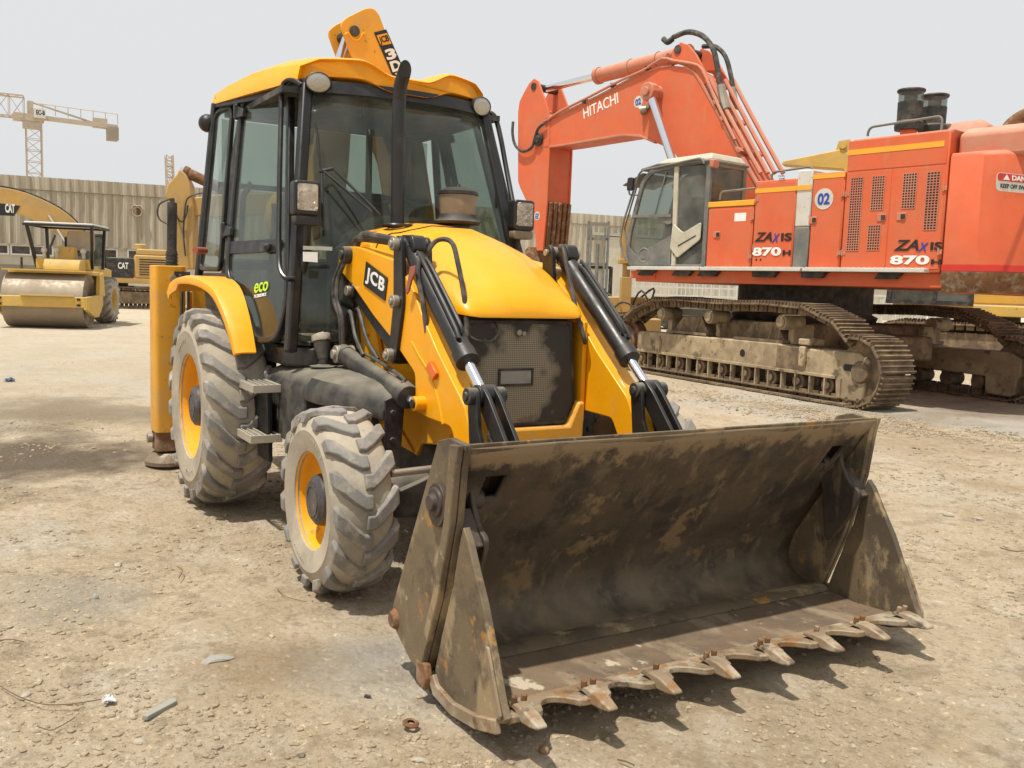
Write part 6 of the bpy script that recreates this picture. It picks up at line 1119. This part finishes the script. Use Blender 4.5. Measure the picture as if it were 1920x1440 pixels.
# ================================================================ road roller
RR = root('road_roller', 'yellow single drum road roller with a black canopy at the left of the yard', 'road roller', (-25.2, -.45, 0), math.radians(-20))
bm = B(); lathe(bm, [(0, -.95), (.30, -.95), (.34, -.9), (.70, -.95), (.76, -1.05), (.77, -1.07), (.77, 1.07), (.76, 1.05), (.70, .95), (.34, .9), (.3, .95), (0, .95)], (0, 0, .77), (0, 1, 0), 56); obj('drum', bm, M['drum'], RR, bev=.008)
bm = B(); box2(bm, (.80, -1.22, .60), (.98, 1.22, .90)); box2(bm, (-.95, -1.2, .72), (-.80, 1.2, 1.55)); box2(bm, (-1.0, -1.2, 1.5), (-.3, 1.2, 1.62)); fr_ = obj('drum_frame', bm, M['tan2'], RR, bev=.02)
for s in (-1, 1):
    bm = B(); prism(bm, xz([(.98, .90), (.98, .55), (.5, .42), (.12, .30), (-.35, .30), (-.85, .62), (-.85, .95)], s*1.14), (0, s*.10, 0)); prism(bm, xz([(-.80, .9), (-.45, .9), (-.55, 1.55), (-.95, 1.6), (-1.1, .9)], s*1.12), (0, s*.12, 0)); obj('side_beam', bm, M['tan2'], fr_, bev=.015)
    bm = B(); box(bm, (.99, s*1.02, .83), (.03, .09, .06)); obj('lug', bm, M['decal_black'], fr_); bm = B(); box(bm, (.99, s*1.02, .67), (.03, .09, .06)); obj('lug', bm, M['decal_black'], fr_)
    make_wheel('rear_wheel', .74, .27, .36, -3.0, s*1.10, .74, s, 16, RR, .2, .12, .02, rimm=M['tan2'])
bm = B(); box2(bm, (-.25, -1.1, 1.60), (.55, 1.1, 1.64)); box(bm, (.99, .2, .93), (.14, 1.4, .03)); obj('mud_scraper', bm, M['tan2'], fr_)
bm = B(); prism(bm, xz([(-1.0, 1.62), (-1.0, 1.3), (-1.3, .7), (-2.2, .6), (-4.2, .7), (-4.3, 1.7), (-3.0, 1.8), (-2.0, 1.8), (-1.9, 1.62)], -.72), (0, 1.44, 0)); obj('body', bm, M['tan2'], RR, bev=.04)
bm = B(); prism(bm, xz([(-.6, 1.64), (-.62, 1.80), (-.75, 1.95), (-1.3, 1.95), (-1.4, 1.64)], -.35), (0, 1.0, 0)); obj('front_box', bm, M['tan2'], RR, bev=.02)
bm = B(); box2(bm, (-1.9, -.75, 1.66), (-1.3, .75, 1.98)); prism(bm, xz([(-1.45, 1.95), (-1.5, 2.35), (-1.75, 2.35), (-1.9, 1.95)], -.3), (0, .6, 0)); obj('console', bm, M['tan2'], RR, bev=.03)
bm = B(); box(bm, (-2.25, 0, 2.15), (.5, .5, .12)); box(bm, (-2.5, 0, 2.4), (.12, .5, .55)); obj('seat', bm, M['interior'], RR, bev=.03)
bm = B(); box2(bm, (-2.9, -.95, 2.98), (-.95, .95, 3.04)); cn = obj('canopy', bm, M['crane_white'], RR, bev=.02); bm = B(); bar(bm, [(-2.9, -.95, 2.95), (-.95, -.95, 2.95), (-.95, .95, 2.95), (-2.9, .95, 2.95)], .06, .06, (0, 0, 1), True); obj('canopy_frame', bm, M['black'], cn)
for s in (-1, 1):
    bm = B(); bar(bm, [(-1.05, s*.9, 2.95), (-1.55, s*.78, 1.7)], .10, .08, (0, 1, 0)); obj('canopy_post', bm, M['black'], RR); bm = B(); bar(bm, [(-2.8, s*.85, 2.95), (-2.75, s*.80, 1.7)], .10, .08, (0, 1, 0)); obj('canopy_post', bm, M['black'], RR)
bm = B(); prism(bm, round_poly(yz([(-.05, 2.25), (.75, 2.25), (.75, 2.85), (-.05, 2.85)], -2.0), .08), (-.02, 0, 0)); obj('screen', bm, M['crane'], RR)
for y in (-.55, -.2, .55): bm = B(); cyl(bm, (-1.5, y, 1.95), (-1.45, y, 2.2), .05, 10); bmesh.ops.create_uvsphere(bm, u_segments=10, v_segments=8, radius=.09, matrix=Matrix.Translation((-1.45, y, 2.22))); obj('lamp', bm, M['whitepaint'], RR)
# ================================================================ generic tracked excavator in local frame (forward +x)
def excavator(name, label, cat, loc, hd, m, size=1.0, dark_panel=True, boom=((.6, 1.4), (1.6, 3.6), (3.2, 5.3), (4.8, 5.9), (6.4, 5.7), (8.0, 4.9)), th=.62, stick=True, cab=True):
    e = root(name, label, cat, loc, hd); k = size
    def Z(p): return [(a*k, b*k) for a, b in p]
    for s in (-1, 1):
        pth = []
        for i in range(9): a = PI*1.5-PI*i/8; pth.append((-1.7*k+.45*k*math.cos(a), .47*k+.45*k*math.sin(a)))
        for i in range(9): a = PI*.5-PI*i/8; pth.append((1.7*k+.45*k*math.cos(a), .47*k+.45*k*math.sin(a)))
        pth.append(pth[0]); bm = B(); ya, yb = sorted((s*1.55*k, s*.98*k)); crawler(bm, pth, ya, yb, .19*k, .03*k, .03*k); t = obj('crawler_track', bm, M['track'], e)
        bm = B(); ya, yb = s*1.45*k, s*1.05*k; prism(bm, xz(Z([(-1.7, .75), (1.7, .75), (2.0, .5), (1.7, .22), (-1.7, .22), (-2.0, .5)]), ya), (0, yb-ya, 0)); obj('track_frame', bm, M['track'], e, bev=.02)
    bm = B(); box(bm, (0, 0, .75*k), (1.8*k, 2.2*k, .45*k)); lathe(bm, [(0, .9*k), (.65*k, .9*k), (.65*k, 1.2*k), (0, 1.2*k)], (0, 0, 0), (0, 0, 1), 28); obj('carbody', bm, M['track'], e)
    bm = B(); box(bm, (-.4*k, 0, 1.22*k), (4.4*k, 2.7*k, .22*k)); obj('upper_frame', bm, m, e, bev=.02)
    bm = B(); box2(bm, (-2.5*k, -1.35*k, 1.34*k), (-.9*k, 1.35*k, 2.35*k)); box2(bm, (-2.3*k, -1.0*k, 2.35*k), (-1.0*k, 1.25*k, 2.62*k)); ec = obj('engine_cover', bm, m, e, bev=.06)
    bm = B(); lathe(bm, [(0, 0), (.28*k, 0), (.28*k, .2*k), (.2*k, .24*k), (0, .24*k)], (-1.15*k, .9*k, 2.6*k), (0, 0, 1), 16); obj('air_filter', bm, m, e)
    bm = B(); prism(bm, [(x*k, y*k, 1.25*k) for x, y in ((-2.45, 1.35), (-2.85, 1.2), (-3.1, .6), (-3.1, -.6), (-2.85, -1.2), (-2.45, -1.35))], (0, 0, 1.15*k)); obj('counterweight', bm, m, e, bev=.08)
    bm = B(); box2(bm, (-.9*k, -1.35*k, 1.34*k), (.6*k, -.5*k, 2.1*k)); obj('tank', bm, m, e, bev=.05)
    if dark_panel:
        bm = B(); box2(bm, (-.88*k, .5*k, 1.34*k), (.28*k, 1.36*k, 2.2*k)); pn = obj('side_panel', bm, M['black_dusty'], e, bev=.04); text('side_lettering', 'CAT', M['white'], pn, (.0*k-.25, 1.37*k, 1.72*k), (-1, 0, 0), (0, 0, 1), .28*k, .42*k, bold=.03)
    bm = B()
    for i in range(7): box(bm, (-1.7*k, 1.355*k, (1.5+.11*i)*k), (1.2*k, .02, .05*k))
    obj('louvre', bm, M['black_dusty'], ec)
    if cab:
        bm = B(); cb = Z([(.32, 1.35), (.32, 3.0), (.5, 3.1), (1.5, 3.1), (1.85, 2.4), (1.9, 1.35)])
        for y in (.5*k, 1.35*k): bar(bm, [(x, y, z) for x, z in cb], .10, .08, (0, 1, 0), True)
        for x, z in cb: bar(bm, [(x, .5*k, z), (x, 1.35*k, z)], .08, .08, (1, 0, 0))
        bar(bm, [(1.0*k, 1.35*k, 1.4*k), (1.0*k, 1.35*k, 3.05*k)], .08, .06, (0, 1, 0)); c_ = obj('cab', bm, M['black_dusty'], e); bm = B(); box2(bm, (.30*k, .47*k, 3.08*k), (1.55*k, 1.4*k, 3.16*k)); obj('cab_roof', bm, M['black_dusty'], c_)
        bm = B(); prism(bm, xz(cb, 1.33*k), (0, .01, 0)); prism(bm, xz(cb, .5*k), (0, .01, 0)); obj('side_glass', bm, M['glass2'], c_); bm = B(); box2(bm, (.35*k, .55*k, 1.4*k), (1.8*k, 1.3*k, 2.0*k)); obj('cab_interior', bm, M['interior'], c_)
    if boom:
        c = smooth_path([V(x*k, 0, z*k) for x, z in boom], 5); up_, dn_ = [], []
        for i, p in enumerate(c):
            t = (c[min(i+1, len(c)-1)]-c[max(0, i-1)]).normalized(); n = V(-t.z, 0, t.x); w_ = th*k*(.55+.45*math.sin(PI*min(1, (i+1.5)/len(c)))); up_.append(p+n*w_/2); dn_.append(p-n*w_/2)
        bm = B(); prism(bm, [q+V(0, .22*k, 0) for q in up_+dn_[::-1]], (0, -.44*k, 0)); bo_ = obj('boom', bm, m, e, bev=.02); bm = B(); tube(bm, [q+V(0, .12*k, .06) for q in up_[3:]], .03, 6); tube(bm, [q+V(0, -.1*k, .06) for q in up_[3:]], .03, 6); obj('boom_hose', bm, M['hose'], bo_)
        mid = c[int(len(c)*.45)]
        for s in (-1, 1): ram('boom_ram', V(1.1*k, s*.36*k, 1.45*k), V(mid.x, s*.32*k, mid.z), .075*k, .045*k, .5, e, M['black'])
        if stick:
            tp = c[-1]; bm = B(); prism(bm, xz([(tp.x-.5*k, tp.z+.7*k), (tp.x+.1*k, tp.z+.5*k), (tp.x+.25*k, tp.z-.4*k), (tp.x-.5*k, tp.z-3.0*k), (tp.x-.75*k, tp.z-3.0*k), (tp.x-.3*k, tp.z-.3*k)], .2*k), (0, -.4*k, 0)); obj('stick', bm, m, e, bev=.02)
            q = c[int(len(c)*.5)]; ram('arm_ram', V(q.x, 0, q.z+.5*k), V(tp.x-.4*k, 0, tp.z+.6*k), .08*k, .045*k, .6, e, M['black'])
            b0 = V(tp.x-.6*k, 0, tp.z-3.0*k); bm = B(); pf = [V(b0.x+.3*k, 0, b0.z+.1), V(b0.x-.4*k, 0, b0.z), V(b0.x-.9*k, 0, b0.z-.5*k), V(b0.x-.7*k, 0, b0.z-1.1*k), V(b0.x-.0*k, 0, b0.z-1.2*k), V(b0.x+.35*k, 0, b0.z-1.0*k)]; pf = smooth_path(pf, 3)
            prism(bm, [p+V(0, .6*k, 0) for p in pf]+[p*1+V(.05, .6*k, .05) for p in pf[::-1]], (0, -1.2*k, 0)); obj('bucket', bm, M['rust'], e)
    return e, (c if boom else None)
g = P(225, 578, 2, 0); far, cl = excavator('tracked_excavator', 'mid-sized yellow excavator with a black cab facing left, in front of the warehouse', 'excavator', (g.x-1.2, g.y-.15, 0), math.radians(-98), M['tan'], 1.05, boom=((.5, 1.4), (1.1, 2.5), (1.9, 3.5), (2.9, 4.1), (4.1, 4.5), (6.0, 4.62), (7.6, 4.45)), th=.98)
# dark name plate on its boom
def loc2(e, p): a = e.rotation_euler.z; d = V(p)-V(e.location); return V(d.x*math.cos(a)+d.y*math.sin(a), -d.x*math.sin(a)+d.y*math.cos(a), d.z)
def EP(e, px, py, off): a = e.rotation_euler.z; n = V(-math.sin(a), math.cos(a), 0); return loc2(e, PN(px, py, V(e.location)+n*off, n))
q = [EP(far, x, y, .235) for x, y in ((-40, 376), (38, 386), (27, 405), (-40, 402))]
bm = B(); prism(bm, q, (0, .01, 0)); pl = obj('boom_plate', bm, M['decal_black'], far)
a, b = EP(far, 10, 402, .25), EP(far, 28, 402, .25); text('boom_lettering', 'CAT', M['white'], pl, a+V(0, 0, .08), V(b.x-a.x, 0, 0), (0, 0, 1), .40, abs(b.x-a.x), bold=.04)
# yellow excavator behind the orange one at the right
g = P(1830, 640, 2, 0); g2 = P(1850, 567, 0, -9)
g3 = V(CAM)+ray(1850, 600)*23; yx, cl2 = excavator('tracked_excavator', 'yellow excavator mostly hidden behind the rear of the orange one at the right', 'excavator', (g3.x, g3.y, 0), math.radians(212), M['tan2'], 1.15, dark_panel=False, boom=None)
a, b, c_ = EP(yx, 1583, 290, 0), EP(yx, 1470, 303, 0), EP(yx, 1583, 312, 0)
foot = V(.6, 0, 1.6); bm = B(); prism(bm, [V(foot.x-.3, .22, foot.z), V(a.x-.6, .22, a.z-.5), V(a.x, .22, a.z+.12), V(b.x, .22, b.z-.02), V(b.x, .22, b.z-.12), V(c_.x, .22, c_.z-.1), V(foot.x+.7, .22, foot.z)], (0, -.44, 0)); bo_ = obj('boom', bm, M['tan2'], yx, bev=.02)
bm = B(); p = EP(yx, 1583, 275, 0); prism(bm, [V(p.x-.15, .2, p.z+.15), V(p.x+.12, .2, p.z+.12), V(p.x+.25, .2, p.z-.45), V(p.x-.3, .2, p.z-.45)], (0, -.4, 0)); cyl(bm, (p.x, .26, p.z), (p.x, -.26, p.z), .09, 12); obj('ram_bracket', bm, M['tan2'], bo_)
# ================================================================ tan backhoe loader behind the near one
bx_ = V(CAM)+ray(345, 500)*15.0; bh = math.atan2(_r.y, _r.x)
TB = root('backhoe_loader', 'tan backhoe loader with upright digging arm, half hidden behind the near loader cab', 'backhoe loader', (bx_.x, bx_.y, 0), bh+.15)
def TP(px, py, off=.2): return EP(TB, px, py, -off)
tan = M['tan']
stp = [TP(*p) for p in ((330, 328), (336, 316), (347, 326), (356, 345), (359, 365), (363, 385), (364, 505), (330, 505), (326, 440), (322, 385), (309, 366), (314, 345))]
bm = B(); prism(bm, stp, (0, .40, 0)); sk = obj('digging_arm', bm, tan, TB, bev=.02)
bm = B(); q0, q1 = TP(323, 380, .5), TP(322, 470, .5); cyl(bm, q0, q1, .075, 16); cyl(bm, q1, TP(322, 498, .5), .085, 16); cyl(bm, TP(322, 372, .5), q0, .04, 12)
for k in range(4): a_ = TP(322, 476+6*k, .5); cyl(bm, a_, a_-V(0, 0, .02), .10, 14)
obj('bucket_ram', bm, M['black_dusty'], TB)
bm = B(); prism(bm, [TP(*p, .12) for p in ((345, 385), (352, 372), (400, 365), (520, 360), (640, 420), (640, 450), (520, 400), (400, 408), (348, 402))], (0, .3, 0)); obj('digging_boom', bm, tan, TB, bev=.02)
a_, b_ = TP(338, 318, 0), TP(420, 356, 0); ram('crowd_ram', b_, a_, .085, .05, .9, TB, M['rust'])
bm = B(); tube(bm, [TP(x, y, .62) for x, y in ((318, 373), (300, 382), (295, 398), (300, 412), (314, 420))], .014, 6, 4); tube(bm, [TP(x, y, .24) for x, y in ((385, 360), (362, 366), (350, 375), (346, 400), (344, 440), (348, 480))], .014, 6, 4); tube(bm, [TP(x, y, .24) for x, y in ((328, 395), (335, 412), (343, 415), (350, 400), (352, 385))], .014, 6, 4); obj('arm_hose', bm, M['hose'], TB)
bm = B(); box2(bm, (1.6, -.45, .6), (5.6, .45, 1.1)); box2(bm, (3.9, -.42, 1.1), (5.7, .42, 1.75)); obj('body', bm, tan, TB, bev=.05)
for s in (-1, 1):
    make_wheel('rear_wheel', .68, .2, .36, 2.5, s*1.05, .68, s, 14, TB, .12, .12, .05, rimm=tan); make_wheel('front_wheel', .46, .15, .25, 4.9, s*1.0, .46, s, 12, TB, .1, .1, .04, rimm=tan)
bm = B(); 
for y in (-.75, .75): bar(bm, [(1.8, y, 1.2), (1.7, y, 2.65), (3.3, y, 2.65), (3.6, y, 1.2)], .07, .07, (0, 1, 0), True)
box2(bm, (1.8, -.7, 1.1), (3.6, .7, 1.2)); cbk = obj('cab', bm, M['black_dusty'], TB); bm = B(); box2(bm, (1.6, -.85, 2.66), (3.45, .85, 2.78)); obj('cab_roof', bm, tan, cbk, bev=.03)
bm = B(); prism(bm, xz([(6.2, .9), (5.9, .5), (6.1, .12), (6.9, .1), (6.2, .25), (6.3, .85)], -1.1), (0, 2.2, 0)); obj('loader_bucket', bm, tan, TB); bm = B()
for y in (-.5, .44): box2(bm, (3.9, y, 1.2), (4.1, y+.06, 1.7)); bar(bm, [(4.0, y+.03, 1.6), (5.2, y+.03, 1.3), (6.1, y+.03, .5)], .14, .06, (0, 1, 0))
obj('loader_arms', bm, tan, TB); bm = B(); box2(bm, (-.1, -.4, .5), (1.7, .4, .95)); obj('swing_frame', bm, tan, TB); bm = B(); prism(bm, xz([(.35, .9), (-.25, .9), (-.4, .35), (.0, .1), (.4, .2), (.1, .3), (.0, .6)], -.3), (0, .6, 0)); obj('digging_bucket', bm, M['rust'], TB)
# ================================================================ cranes
def lattice(bm, a, b, w_, n, r, up=(0, 0, 1), h=None):
    a, b = V(a), V(b); d = (b-a).normalized(); s = d.cross(V(up)); s = s.normalized() if s.length > .01 else V(0, 1, 0); u = s.cross(d); h = h or w_
    cs = [s*(w_/2)*i+u*(h/2)*j for i, j in ((-1, -1), (1, -1), (1, 1), (-1, 1))]
    for c in cs: bar(bm, [a+c, b+c], r*2, r*2, u)
    for k in range(n):
        p, q = a.lerp(b, k/n), a.lerp(b, (k+1)/n)
        for i in range(4):
            c0, c1 = cs[i], cs[(i+1) % 4]; x, y = (p+c0, q+c1) if k % 2 else (p+c1, q+c0); bar(bm, [x, y], r, r, u if abs((y-x).normalized().dot(u)) < .9 else s); bar(bm, [p+c0, p+c1], r, r, d)
TC = root('tower_crane', 'tall pale tower crane with a lattice jib far behind the warehouse at the upper left', 'crane', (-120, 5.2, 0))
def CP(px, py): p = P(px, py, 0, -120); return V(0, p.y-5.2, p.z)
m0 = CP(62, 240); bm = B(); lattice(bm, (0, 0, 0), (0, 0, m0.z), 1.6, 14, .065); obj('mast', bm, M['crane'], TC)
bm = B(); lattice(bm, (0, -1, CP(50, 205).z+.2), (-3, -22, CP(50, 205).z+.4), 1.6, 14, .075, h=2.4); obj('jib', bm, M['crane'], TC)
a_, b_ = CP(55, 218), CP(220, 240); bm = B(); bar(bm, [V(0, a_.y, a_.z+.0), V(.5, b_.y, b_.z)], .6, .5, (0, 0, 1)); obj('counter_jib', bm, M['crane'], TC); 
bm = B(); box2(bm, (-.6, b_.y-1.2, b_.z-1.6), (1.2, b_.y, b_.z-.1)); obj('ballast', bm, M['netting'], TC)
bm = B(); box2(bm, (-.8, a_.y-1.7, a_.z-.6), (.8, a_.y+1.5, a_.z+.2)); box2(bm, (-.7, a_.y-.7, a_.z-1.4), (.7, a_.y+1.3, a_.z-.5)); box2(bm, (-.6, a_.y-.2, a_.z), (.6, a_.y+.4, a_.z+1.7)); obj('slewing_unit', bm, M['crane'], TC)
c_ = CP(68, 210); bm = B(); box2(bm, (-.6, CP(58, 0).y, CP(60, 222).z), (1.3, CP(80, 0).y, CP(60, 205).z)); sg = obj('sign_board', bm, M['crane_white'], TC); text('sign_lettering', 'EC-B', M['decal_black'], sg, (1.32, CP(62, 0).y, CP(60, 217).z), (0, 1, 0), (0, 0, 1), .55, .9, bold=.03)
bm = B(); tube(bm, [V(0, a_.y, a_.z+1.7), V(0, CP(190, 0).y, CP(190, 236).z)], .12, 6); tube(bm, [V(0, a_.y, a_.z+1.6), V(.3, b_.y, b_.z+1.6)], .05, 5)
for k in range(8): y = a_.y+(b_.y-a_.y)*k/7; tube(bm, [V(.3, y, a_.z+(b_.z-a_.z)*k/7+.4), V(.3, y, a_.z+(b_.z-a_.z)*k/7+1.6)], .05, 5)
obj('tie_bar', bm, M['crane'], TC)
bm = B(); box(bm, V(0, CP(184, 0).y, CP(184, 231).z), (1, 1.6, 1.1)); obj('winch', bm, M['crane'], TC)
q = P(325, 292, 0, -140); bm = B(); lattice(bm, (-140, q.y, 0), (-140, q.y-.6, q.z), .95, 24, .09); mt2 = obj('mast', bm, M['crane']); tag(mt2, 'distant lattice mast top poking up above the tan digging arm', 'crane mast')
# ================================================================ things behind, between the near loader and the orange machine
rg = V(CAM)+ray(1172, 560)*21; RG = root('drilling_rig', 'small dusty tan machine with an upright hydraulic post, left of the orange excavator cab', 'drilling rig', (rg.x, rg.y, 0), math.radians(150))
ztop = (V(CAM)+ray(1172, 412)*21).z
bm = B(); box2(bm, (-.14, -.14, ztop-.95), (.14, .14, ztop-.05)); box2(bm, (-.18, -.18, ztop-1.0), (.18, .18, ztop-.9)); box2(bm, (-.12, -.12, 1.0), (.12, .12, 1.9)); cyl(bm, (0, 0, .5), (0, 0, ztop-1), .09, 12); box2(bm, (-.12, -.03, ztop-.05), (-.05, .03, ztop+.1)); box2(bm, (.05, -.03, ztop-.05), (.12, .03, ztop+.1)); obj('hydraulic_post', bm, M['tan'], RG, bev=.01)
bm = B(); box2(bm, (-.9, -.7, .45), (1.1, .7, 1.0)); box2(bm, (.2, -.6, 1.0), (1.0, .5, 1.45)); cyl(bm, (.5, -.8, 1.1), (.5, .8, 1.1), .25, 14); obj('chassis', bm, M['tan'], RG, bev=.03)
bm = B()
for s in (-1, 1): box(bm, (0, s*.85, .28), (2.4, .3, .5))
obj('crawler', bm, M['track'], RG, bev=.15)
bm = B(); r_ = random.Random(4)
for k in range(9): tube(bm, [(r_.uniform(-.5, .9), r_.uniform(-.7, .7), .9), (r_.uniform(-.6, .9), r_.uniform(-.8, .8), r_.uniform(1.2, 1.7)), (r_.uniform(-.5, .9), r_.uniform(-.7, .7), .9)], .025, 6, 5)
obj('hydraulic_hose', bm, M['hose'], RG)
fk = V(CAM)+ray(1120, 560)*38; FK = root('forklift', 'grey forklift with a tall black mast in front of the warehouse sliding door', 'forklift', (fk.x, fk.y, 0), math.radians(-40))
bm = B(); 
for y in (-.4, .4): bar(bm, [(1.0, y, .1), (1.0, y, 4.3)], .14, .10, (0, 1, 0)); bar(bm, [(1.1, y*.7, .1), (1.1, y*.7, 4.1)], .08, .08, (0, 1, 0))
for z in (.6, 1.6, 2.6, 3.6, 4.2): bar(bm, [(1.0, -.4, z), (1.0, .4, z)], .1, .14, (1, 0, 0))
tube(bm, [(1.05, 0, .3), (1.05, 0, 3.4)], .07, 8); obj('mast', bm, M['grey'], FK)
bm = B(); box2(bm, (-1.5, -.6, .4), (.9, .6, 1.3)); obj('body', bm, M['grey'], FK, bev=.08)
bm = B()
for x, y in ((-.9, -.5), (-.9, .5), (.6, -.5), (.6, .5)): bar(bm, [(x, y, 1.2), (x*.9, y, 2.5)], .08, .08, (0, 1, 0))
for k in range(6): bar(bm, [(-.85+.28*k, -.5, 2.5), (-.85+.28*k, .5, 2.5)], .05, .05, (0, 0, 1))
bar(bm, [(-.85, -.5, 2.5), (.6, -.5, 2.5), (.6, .5, 2.5), (-.85, .5, 2.5)], .08, .08, (0, 0, 1), True); obj('overhead_guard', bm, M['black_dusty'], FK)
for x, y in ((.6, -.6), (.6, .6), (-1.0, -.6), (-1.0, .6)): bm = B(); lathe(bm, [(0, -.12), (.2, -.12), (.32, -.1), (.34, 0), (.32, .1), (.2, .12), (0, .12)], (x, y, .34), (0, 1, 0), 20); obj('wheel', bm, M['hose'], FK)
bm = B()
for y in (-.25, .15): box2(bm, (1.1, y, .15), (2.2, y+.1, .19))
obj('fork', bm, M['black_dusty'], FK)
ld = V(CAM)+ray(1128, 590)*24; bm = B(); pf = [(-.6, .0), (-.75, .5), (-.5, 1.05), (.1, 1.25), (.15, 1.18), (-.4, .98), (-.62, .5), (-.5, .12), (.8, .06), (.8, .0)]
prism(bm, xz(pf, -1.3), (0, 2.6, 0))
for y in (-1.3, 1.26): prism(bm, xz([(-.6, .0), (-.75, .5), (-.5, 1.05), (.1, 1.25), (.5, .7), (.8, .06)], y), (0, .04, 0))
lb_ = obj('loader_bucket', bm, M['rust'], bev=.01); lb_.location = (ld.x, ld.y, 0); lb_.rotation_euler = (0, 0, math.radians(-60)); tag(lb_, 'empty rusty brown loading bucket lying on the ground in front of the forklift', 'bucket')
# white truck with a caged body, seen under the orange machine
tk = V(CAM)+ray(1330, 560)*40; TK = root('truck', 'white flatbed truck with a lattice cage body seen under the orange excavator', 'truck', (tk.x, tk.y, 0), math.atan2(_r.y, _r.x)-.1)
bm = B(); box2(bm, (-3.6, -1.1, .9), (1.0, 1.1, 1.05)); box2(bm, (-3.6, -.4, .6), (3.0, .4, .9)); obj('chassis', bm, M['grey'], TK)
bm = B()
for z in (1.1, 1.45, 1.8, 2.15): 
    for y in (-1.1, 1.1): bar(bm, [(-3.6, y, z), (1.0, y, z)], .06, .05, (0, 1, 0))
for k in range(14):
    for y in (-1.1, 1.1): bar(bm, [(-3.6+.353*k, y, 1.05), (-3.6+.353*k, y, 2.2)], .05, .06, (0, 1, 0))
obj('cage', bm, M['whitepaint'], TK)
bm = B(); prism(bm, xz([(1.15, .7), (1.15, 2.5), (1.5, 2.6), (2.4, 2.5), (2.85, 1.7), (2.95, .7)], -1.05), (0, 2.1, 0)); cb_ = obj('cab', bm, M['whitepaint'], TK, bev=.06); bm = B(); prism(bm, xz([(1.6, 1.65), (1.6, 2.3), (2.3, 2.3), (2.6, 1.65)], -1.06), (0, 2.12, 0)); obj('window', bm, M['darkglass'], cb_)
for x in (-2.6, -1.7, 2.1):
    for y in (-.95, .95): bm = B(); lathe(bm, [(0, -.13), (.28, -.13), (.44, -.11), (.46, 0), (.44, .11), (.28, .13), (0, .13)], (x, y, .46), (0, 1, 0), 24); obj('wheel', bm, M['hose'], TK)
# pale stacked frames further right under the machine
for i, (px, d, wd_, hh_, lab, nm) in enumerate(((1660, 34, 2.4, 1.7, 'pale steel storage frame under the counterweight, left one', 'steel_frame'), (1745, 36, 2.2, 1.9, 'pale steel storage frame behind the yellow excavator, right one', 'steel_frame'))):
    c = V(CAM)+ray(px, 600)*d; bm = B()
    for z in (.1, hh_*.35, hh_*.65, hh_):
        for y in (-.6, .6): bar(bm, [(-wd_/2, y, z), (wd_/2, y, z)], .08, .1, (0, 1, 0))
    for k in range(7):
        for y in (-.6, .6): bar(bm, [(-wd_/2+wd_*k/6, y, 0), (-wd_/2+wd_*k/6, y, hh_)], .07, .07, (0, 1, 0))
    o = obj(nm, bm, M['whitepaint']); o.location = (c.x, c.y, 0); o.rotation_euler = (0, 0, math.atan2(_r.y, _r.x)+.2*i); tag(o, lab, 'frame', 'pale steel storage frames')
